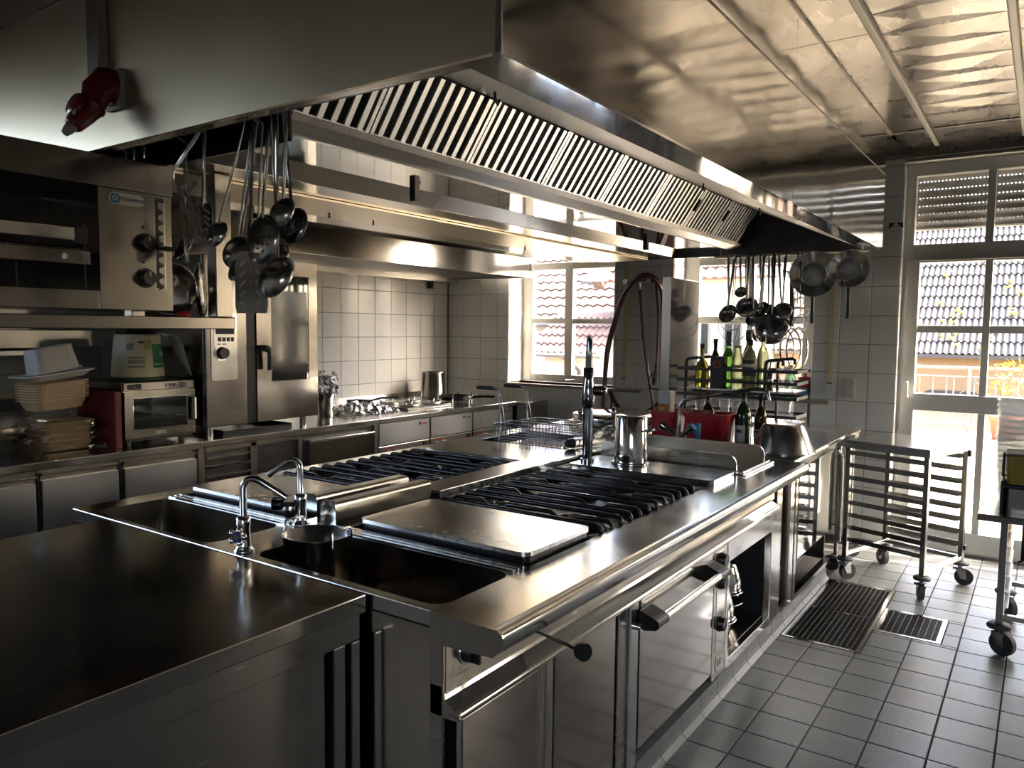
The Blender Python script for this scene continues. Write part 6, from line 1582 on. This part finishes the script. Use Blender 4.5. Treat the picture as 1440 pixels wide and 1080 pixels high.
# hose on the back wall
t = thing('wall_hose', 'dark red water hose looped over a chrome mixer on the wall between the windows', 'hose', (-2.83, 6.0, .83))
def smooth(P, n=4):
    out = []; P = [Vector(p) for p in P]
    for i in range(len(P)-1):
        p0, p1, p2, p3 = P[max(i-1,0)], P[i], P[i+1], P[min(i+2,len(P)-1)]
        for k in range(n):
            u = k/n; out.append(.5*((2*p1)+(-p0+p2)*u+(2*p0-5*p1+4*p2-p3)*u*u+(-p0+3*p1-3*p2+p3)*u*u*u))
    out.append(P[-1]); return out
H1 = [(-3.166,.871),(-3.127,1.322),(-3.07,1.57),(-2.968,1.862),(-2.806,2.013),(-2.643,1.926),(-2.599,1.691),(-2.573,1.16),(-2.643,.936),(-2.83,.832),(-2.999,.863),(-3.099,1.012)]
H1 = H1[:1]+H1[1:]
obj('hose_loop', B().tube(smooth([(x, 5.965, z) for x, z in H1]), .0165, 10), M['hose'], t)
obj('hose_loop', B().tube(smooth([(x*1.0+.012+.02*math.sin(z*3), 5.935, z-.02) for x, z in H1[:8]]), .0165, 10), M['hose'], t)
obj('hose_tail', B().tube(smooth([(-2.829,5.96,1.889),(-2.794,5.96,1.512),(-2.696,5.955,.974),(-2.653,5.95,.827),(-2.64,5.95,.76)]), .0135, 10), M['hose_grey'], t)
obj('spray_hose', B().tube(smooth([(-2.688,5.955,1.939),(-2.655,5.945,1.691),(-2.652,5.94,1.395),(-2.658,5.94,1.27)]), .010, 8), M['hose'], t)
obj('spray_gun', B().cyl((-2.658,5.94,1.27),(-2.66,5.94,1.21),.014,n=12).tube([(-2.66,5.94,1.21),(-2.672,5.94,1.13),(-2.676,5.94,1.09)],[.018,.022,.014],10).tube([(-2.69,5.94,1.19),(-2.725,5.94,1.12),(-2.70,5.94,1.06),(-2.63,5.94,1.055)],.006,8), M['black'], t)
mx_ = obj('wall_mixer', B().cyl((-2.943,5.965,1.955),(-2.727,5.965,1.955),.016,n=12).cyl((-2.835,5.965,1.955),(-2.832,5.963,1.89),.014,n=10), M['chrome'], t)
for x in (-2.943, -2.727): obj('mixer_handle', B().cyl((x,6.02,1.955),(x,5.94,1.955),.018,n=12).cyl((x,5.94,1.955),(x,5.905,1.955),.026,.024,14), M['chrome'], mx_)
# light switch, tubs on the sill
t = thing('light_switch', 'cream double light switch plate on the tiles left of the terrace door', 'switch', (-1.167, 6.03, 1.06))
obj('plate', B().rrect(-1.208,-1.126,1.062,1.212,6.018,6.0295,.008,3,'y'), M['white'], t, bev=.002)
for z in (1.099, 1.175): obj('rocker', B().rrect(-1.197,-1.137,z-.029,z+.029,6.010,6.0175,.006,3,'y'), M['cream'], t, bev=.003)
c = (-1.50, 6.09, 1.0355)
t = thing('detergent_tub', 'red detergent tub with pump spout on the right window sill', 'tub', c)
obj('tub_body', B().lathe([(0,0),(.056,0),(.060,.008),(.060,.13),(.052,.145),(0,.147)], c, 24), M['red'], t)
obj('tub_cap', B().lathe([(.05,.146),(.052,.165),(.014,.17),(.012,.215),(0,.215)], c, 20), M['red'], t)
obj('pump_spout', B().tube([(c[0],c[1],c[2]+.215),(c[0]+.01,c[1],c[2]+.235),(c[0]+.055,c[1],c[2]+.225)], .008, 8), M['white'], t)
vs = []
for z in (.035, .085):
    for k in range(9):
        a = math.radians(225+k*11); vs.append((c[0]+.0606*math.cos(a), c[1]+.0606*math.sin(a), c[2]+z))
obj('tub_label', B().add(vs, [(k,k+1,10+k,9+k) for k in range(8)], True), M['blue'], t)
bottle((-1.615, 6.12, 1.0355), .042, .25, .014, .05, plain('green_detergent', (.10,.42,.14), .2, trans=.5), 'translucent green detergent bottle left of the red tub on the sill', cap=M['white'])
# ================================================================== HANGING UTENSILS
def hook_pts(x, y, z):      # little hook over the rail at z = 2.025
    return [(x, y-.011, 2.020), (x, y-.009, 2.034), (x, y, 2.0375), (x, y+.010, 2.034)]
def utensil(name, cat, label, yr, top, mid, kind, size, mat='utensil', yoff=0.0, flat=.010, group=None, tilt=.45, face=(0, -1)):
    """handle from a rail hook down to the head; head shapes: ladle, skimmer, spoon, turner, ring"""
    (x0, z0), (x1, z1) = top, mid
    y = yr-.012-yoff
    t = thing(name, label, cat, (x0, y, z1-size), group=group)
    xr = x0
    zr = 2.135 if yr < 2 else 2.040
    P = [(xr, yr+.011, zr+.005), (xr, yr, zr+.0135), (xr, yr-.012, zr+.005), (xr+(x1-xr)*.08, y-.001, zr-.03), (xr+(x1-xr)*.5, y, (zr-.03+z1)/2), (x1, y, z1)]
    obj('handle', B().tube(P, [(.0035,.003),(.0035,.003),(.004,.003),(flat,.0025),(flat*.8,.0025),(flat*.6,.003)], 8, flat=(1,0,0)), M[mat], t)
    c = Vector((x1, y, z1-size*.75)); fx, fy = face
    F = Vector((fx, fy, 0)).normalized(); S_ = Vector((-F.y, F.x, 0)); U = Vector((0,0,1))
    ax = (F*math.cos(tilt)+U*math.sin(tilt)).normalized(); up = (U*math.cos(tilt)-F*math.sin(tilt)).normalized()
    R = Matrix((S_, up, ax)).transposed()
    if kind in ('ladle', 'ladleback'):
        d = -1 if kind == 'ladle' else 1       # ladle: hollow faces the viewer
        pr = [(0, d*size*.62)]+[(size*math.sin(PI/2*k/7), d*size*.62*math.cos(PI/2*k/7)) for k in range(1, 8)]
        pr += [(size*.96, 0)]+[(size*.96*math.sin(PI/2*k/7), d*size*.58*math.cos(PI/2*k/7)) for k in range(6, -1, -1)]
        pr[-1] = (0, pr[-1][1]); obj('bowl', B().lathe(pr, c, 26, R), M[mat], t)
    elif kind == 'skimmer':
        pr = [(0, .018)]+[(size*math.sin(PI/2*k/6), .018*math.cos(PI/2*k/6)+.0) for k in range(1, 7)]+[(size, -.003)]+[(size*math.sin(PI/2*k/6), .016*math.cos(PI/2*k/6)-.001) for k in range(5, -1, -1)]
        pr[-1] = (0, pr[-1][1]); bl = obj('bowl', B().lathe(pr, c, 26, R), M[mat], t)
        b = B()
        for rg, nn in ((.22, 5), (.45, 9), (.68, 13)):
            for k in range(nn):
                a = 2*PI*k/nn; rr_ = size*rg; zt = .0185*math.cos(math.asin(rg)); p = c+R @ Vector((rr_*math.cos(a), rr_*math.sin(a), zt))
                b.cyl(p-ax*.001, p+ax*.0012, size*.045, n=7)
        tag(obj('holes', b, M['black'], bl), kind='stuff')
    elif kind == 'spoon':
        bl = obj('bowl', B().sphere((0,0,0), 1, 18, 10), M[mat], t)
        for v in bl.data.vertices:
            q = v.co+rootof(t).location; v.co = (c+R @ Vector((q.x*size*.72, q.y*size, q.z*size*.22)))-rootof(t).location
    elif kind == 'turner':
        w, h = size*.62, size*1.5
        pl = [(-w*.72,h*.5),(w*.72,h*.5),(w,h*.28),(w,-h*.40),(w*.9,-h*.5),(-w*.9,-h*.5),(-w,-h*.40),(-w,h*.28)]
        R0 = Matrix((S_, U, F)).transposed(); cc = Vector((x1, y, z1-h*.42)); vs = [cc+R0 @ Vector((a, b_, s_)) for s_ in (-.0012,.0012) for a, b_ in pl]
        n = 8; bl = obj('blade', B().add(vs, [tuple(range(n)), tuple(range(n,2*n))]+[(k,(k+1)%n,n+(k+1)%n,n+k) for k in range(n)]), M[mat], t)
        b = B()
        for s_ in (-1, 1):
            for k in range(5):
                p = cc+R0 @ Vector((s_*w*.5, h*(.30-.16*k), .0014)); dr_ = R0 @ Vector((s_*.8, -.45 if s_ else 0, 0)).normalized() if k < 4 else R0 @ Vector((s_*.9,.35,0)).normalized()
                b.obox(p, dr_, F, dr_.cross(F), .014, .0006, .0035)
        for k in range(4): p = cc+R0 @ Vector((0, h*(.2-.2*k), .0014)); b.cyl(p, p+F*.0008, .0035, n=8)
        tag(obj('slots', b, plain('slot_light', (.5,.48,.45), .5), bl), kind='stuff')  # pale colour stands in for the brightness showing through the slots
    elif kind == 'ring':
        obj('ring_frame', B().tube([c+R @ Vector((size*math.cos(2*PI*k/28), size*math.sin(2*PI*k/28), 0)) for k in range(28)], .003, 6, closed=True), M['chrome_dark'], t)
        b = B()
        for k in range(1, 10):
            u = -1+2*k/10; l = size*math.sqrt(1-u*u)
            for P_, Q_ in ((Vector((u*size,-l,0)),Vector((u*size,l,0))),(Vector((-l,u*size,0)),Vector((l,u*size,0)))):
                pts = [c+R @ (P_.lerp(Q_, q/6)+Vector((0,0,-size*.55*max(0, 1-(P_.lerp(Q_, q/6).length/size)**2)))) for q in range(7)]
                b.tube(pts, .0007, 4, cap=False)
        tag(obj('mesh', b, M['chrome'], t), kind='stuff')
    return t
YR1 = 1.315
M['pan_handle'] = plain('dark_pan_handle', (.05,.047,.044), .4, .6)
M['turner_steel'] = plain('dark_turner_steel', (.22,.21,.20), .35, 1.0)
G1 = 'utensils hanging under the near left corner of the hood'
utensil('ladle', 'ladle', 'small round ladle on a long thin leaning handle, leftmost of the near ladles', YR1, (-1.76,2.11), (-1.902,1.831), 'ladleback', .040, flat=.004)
utensil('ladle', 'ladle', 'mid sized ladle with long handle left behind the slotted turner', YR1, (-1.783,2.10), (-1.866,1.793), 'ladleback', .050, flat=.006, yoff=-.035)
utensil('skimmer', 'skimmer', 'round perforated skimmer spoon hanging in front of the ladles', YR1, (-1.625,2.10), (-1.664,1.820), 'skimmer', .064, yoff=.035, tilt=.15)
utensil('slotted_turner', 'turner', 'wide slotted steel turner hanging lowest under the hood corner', YR1, (-1.730,2.10), (-1.744,1.735), 'turner', .110, mat='turner_steel', yoff=.012)
utensil('ladle', 'ladle', 'large ladle hanging right beside the slotted turner', YR1, (-1.660,2.10), (-1.663,1.722), 'ladleback', .060, flat=.011, yoff=-.01)
utensil('ladle', 'ladle', 'small deep ladle hanging highest at the right of the near cluster', YR1, (-1.602,2.10), (-1.625,1.871), 'ladleback', .043, flat=.009)
utensil('draining_spoon', 'spoon', 'black perforated oval spoon at the right end of the near cluster', YR1, (-1.678,2.10), (-1.645,1.851), 'skimmer', .055, mat='chrome_dark', yoff=-.045, tilt=.3)
utensil('ladle', 'ladle', 'ladle half hidden behind the big near ladle', YR1, (-1.743,2.10), (-1.714,1.767), 'ladleback', .042, flat=.008, yoff=-.055)
utensil('serving_spoon', 'spoon', 'narrow serving spoon hidden behind the slotted turner blade', YR1, (-1.795,2.10), (-1.898,1.758), 'spoon', .05, flat=.006, yoff=-.06)
utensil('serving_spoon', 'spoon', 'long handled serving spoon behind the round skimmer', YR1, (-1.799,2.10), (-1.831,1.805), 'spoon', .045, flat=.007, yoff=-.075)
utensil('slotted_turner', 'turner', 'narrow dark turner hanging behind the small round ladle', YR1, (-2.03,2.10), (-2.050,1.895), 'turner', .075, mat='chrome_dark', yoff=-.05)
utensil('serving_spoon', 'spoon', 'dark spatula spoon left of the narrow dark turner', YR1, (-2.188,2.10), (-2.213,1.83), 'spoon', .05, mat='chrome_dark', yoff=-.09)
t = thing('butcher_hook', 'bent double wire hook carrying the steel tongs', 'hook', (-2.03, YR1, 1.93))
for s_ in (0, .016):
    obj('hook_wire', B().tube([(-1.962+s_,YR1+.011,2.140),(-1.962+s_,YR1,2.1485),(-1.964+s_,YR1-.012,2.138),(-1.985+s_*.8,YR1-.022,2.08),(-2.097+s_*.3,YR1-.025,1.995),(-2.098+s_*.2,YR1-.025,1.965),(-2.075,YR1-.025,1.945-s_*.6),(-2.030,YR1-.025,1.930-s_*.6),(-1.992+s_*.5,YR1-.025,1.950)], .0035, 8), M['chrome'], t)
for k, (x0, x1, z1, lab) in enumerate(((-2.060, -2.030, 1.727, 'long steel tong hanging leftmost on the bent wire hook'), (-2.040, -2.005, 1.776, 'steel tong hanging in the middle of the bent wire hook'), (-2.020, -1.968, 1.863, 'short steel tong hanging at the right on the bent wire hook'))):
    t = thing('tong', lab, 'tongs', (x0, YR1-.03, z1))
    for s_ in (0, .010): obj('tong_arm', B().tube([(x0+s_*.3,YR1-.026-.004*k,1.948),(x0+s_*.5,YR1-.028-.006*k,1.932),(x1+s_,YR1-.030-.006*k,z1)], [(.002,.002),(.004,.002),(.005,.002)], 8, flat=(1,0,0)), M['chrome'], t)
for k, x in enumerate((-2.465, -2.418, -2.359)):
    utensil('flat_handle_tool', 'tool', ['leftmost of three flat handled tools disappearing behind the salamander top', 'middle of three flat handled tools disappearing behind the salamander top', 'rightmost of three flat handled tools disappearing behind the salamander top'][k], YR1, (x,2.10), (x+.002,1.99), 'spoon', .05, mat='chrome', flat=.008, yoff=-.055)
# far cluster
YR2 = 5.06
def far(kind, top, mid, size, label, name='ladle', cat='ladle', **k): return utensil(name, cat, label, YR2, top, mid, kind, size, mat=k.pop('mat', 'chrome_dark'), **k)
far('ladle', (-1.761,2.04), (-1.748,1.715), .055, 'ladle hanging leftmost at the far end of the hood')
far('ladle', (-1.70,2.04), (-1.740,1.70), .058, 'ladle on a leaning handle second from the left at the far rail', yoff=.05)
far('ladle', (-1.681,2.04), (-1.670,1.835), .040, 'smallest ladle hanging high near the left of the far rail')
far('skimmer', (-1.634,2.04), (-1.628,1.765), .075, 'round perforated skimmer in the left half of the far rail', 'skimmer', 'skimmer', flat=.016)
far('ladle', (-1.610,2.04), (-1.612,1.755), .060, 'deep ladle in front of the far skimmer', yoff=.05)
far('ladle', (-1.552,2.04), (-1.528,1.735), .046, 'ladle with crossing handle in the middle of the far rail')
far('ladle', (-1.515,2.04), (-1.535,1.70), .042, 'ladle with the other crossing handle in the middle of the far rail', yoff=.03)
far('ladle', (-1.590,2.04), (-1.572,1.660), .050, 'dark ladle low between the skimmer and the biggest ladle', yoff=.03)
far('ladle', (-1.500,2.04), (-1.495,1.72), .035, 'short ladle with flat handle behind the biggest ladle', yoff=-.03)
far('ladleback', (-1.458,2.04), (-1.452,1.650), .115, 'biggest dark ladle low in the middle of the far rail', flat=.016, yoff=.02)
far('skimmer', (-1.535,2.04), (-1.535,1.585), .066, 'perforated ladle hanging lowest left of the biggest one', 'skimmer', 'skimmer', yoff=-.03)
far('ladle', (-1.432,2.04), (-1.405,1.725), .055, 'ladle on a slanting handle right of the biggest one')
far('skimmer', (-1.380,2.04), (-1.388,1.725), .062, 'perforated skimmer right of the slanting ladle', 'skimmer', 'skimmer', yoff=.03)
far('ring', (-1.72,2.04), (-1.725,1.665), .105, 'large fine wire skimmer ring below the leftmost far ladles', 'wire_skimmer', 'skimmer', flat=.004, yoff=-.04, tilt=.1)
far('ring', (-1.74,2.04), (-1.752,1.665), .070, 'smaller wire skimmer ring below the leftmost far ladles', 'wire_skimmer', 'skimmer', flat=.004, yoff=-.07, tilt=.5)
far('ring', (-1.305,2.04), (-1.302,1.795), .058, 'wire strainer with handle at the upper right of the far rail', 'wire_skimmer', 'skimmer', flat=.005, tilt=.1, face=(-.6,-.8))
far('ring', (-1.285,2.04), (-1.275,1.640), .060, 'wire strainer hanging below the other at the right of the far rail', 'wire_skimmer', 'skimmer', flat=.005, yoff=.04, tilt=.1, face=(-.6,-.8))
far('ring', (-1.32,2.04), (-1.315,1.725), .075, 'wire strainer in the middle of the right group, lying flat', 'wire_skimmer', 'skimmer', flat=.005, yoff=-.04, tilt=1.1)
t = thing('whisk', 'thick handled whisk hanging between the skimmers and the frying pan', 'whisk', (-1.345, YR2, 1.55))
obj('whisk_hook', B().tube([(-1.348,YR2+.011,2.045),(-1.348,YR2,2.0535),(-1.348,YR2-.012,2.045),(-1.346,YR2-.014,1.90)], .003, 6), M['chrome'], t)
obj('whisk_handle', B().tube([(-1.346,YR2-.014,1.905),(-1.340,YR2-.014,1.75),(-1.335,YR2-.014,1.58)], [.012,.015,.013], 12), M['black'], t)
# big sieve
c = Vector((-1.335, YR2-.03, 1.435))
t = thing('sieve', 'large round double rimmed sieve hanging lowest at the far rail', 'sieve', (c.x, c.y, c.z-.13))
Fv = Vector((-.72,-.69,0)).normalized() ; Sv = Vector((-Fv.y, Fv.x, 0)); Uv = Vector((0,0,1)); Rv = Matrix((Sv, Uv, Fv)).transposed()
for (o_, r_, w_) in ((.0, .128, .006), (.045, .124, .004), (-.045, .128, .006)):
    obj('sieve_rim', B().lathe([(r_,o_-w_),(r_+.004,o_-w_),(r_+.004,o_+w_),(r_,o_+w_),(r_,o_-w_)], c, 36, Rv), M['steel_top'], t)
b = B()
for k in range(1, 16):
    u = -1+2*k/16; l = .124*math.sqrt(1-u*u)
    for P_, Q_ in ((Vector((u*.124,-l,0)),Vector((u*.124,l,0))),(Vector((-l,u*.124,0)),Vector((l,u*.124,0)))):
        b.tube([c+Rv @ (P_.lerp(Q_, q/5)+Vector((0,0,.045+.05*max(0,1-(P_.lerp(Q_, q/5).length/.124)**2)))) for q in range(6)], .0006, 4, cap=False)
tag(obj('sieve_mesh', b, M['chrome'], t), kind='stuff')
obj('sieve_hanger', B().tube([c+Vector((0,0,.13)), c+Vector((.01,.01,.20)), (c.x+.02,YR2-.014,1.9), (c.x+.02,YR2-.012,2.045), (c.x+.02,YR2,2.0535), (c.x+.02,YR2+.01,2.045)], .0025, 6), M['chrome_dark'], t)
# frying pans
def pan(x, zc, rr_, rb, zh, label, y=5.03, yaw=0.0):
    t = thing('frying_pan', label, 'pan', (x, y, zc-rr_))
    F = Vector((math.sin(yaw),-math.cos(yaw),-.06)).normalized(); S_ = Vector((0,0,1)).cross(F).normalized(); U = F.cross(S_)
    R = Matrix((S_, U, F)).transposed(); c = Vector((x, y, zc))
    obj('pan_body', B().lathe([(0,-.045),(rb,-.045),(rb+.006,-.043),(rr_,.0),(rr_+.003,.001),(rr_+.003,-.002),(rb+.008,-.048),(rb,-.050),(0,-.050)], c, 40, R), M['utensil'], t)
    p0 = c-U*(rr_-.01)+F*.0; 
    M['pan_base'] = M.get('pan_base') or plain('pan_base_sheen', (.70,.69,.65), .45, .4)  # bright reflection on the pan bottom put into a pale base colour
    obj('pan_base', B().lathe([(0,.0012),(rb-.004,.0012),(rb-.004,.0002)], c-F*.045+F*.0, 32, R), M['pan_base'], t)
    obj('pan_handle', B().tube([c-U*(rr_-.015)-F*.006, c-U*(rr_+.03)-F*.004, Vector((x, p0.y, zh+.02)), Vector((x, p0.y, zh))], [(.012,.004),(.009,.004),(.011,.004),(.010,.004)], 10, flat=(1,0,0)), M['pan_handle'], t)
    obj('pan_hook', B().tube([c+U*(rr_-.004)+F*.002, (x, YR2-.014, zc+rr_+.01), (x, YR2-.012, 2.045), (x, YR2, 2.0535), (x, YR2+.01, 2.045)], .003, 6), M['chrome_dark'], t)
    return t
pan(-1.205, 1.905, .138, .076, 1.600, 'larger frying pan hanging by its rim at the far hood corner', y=5.005, yaw=.20)
pan(-.998, 1.930, .110, .070, 1.630, 'smaller frying pan hanging rightmost at the far hood corner', y=5.005, yaw=.20)
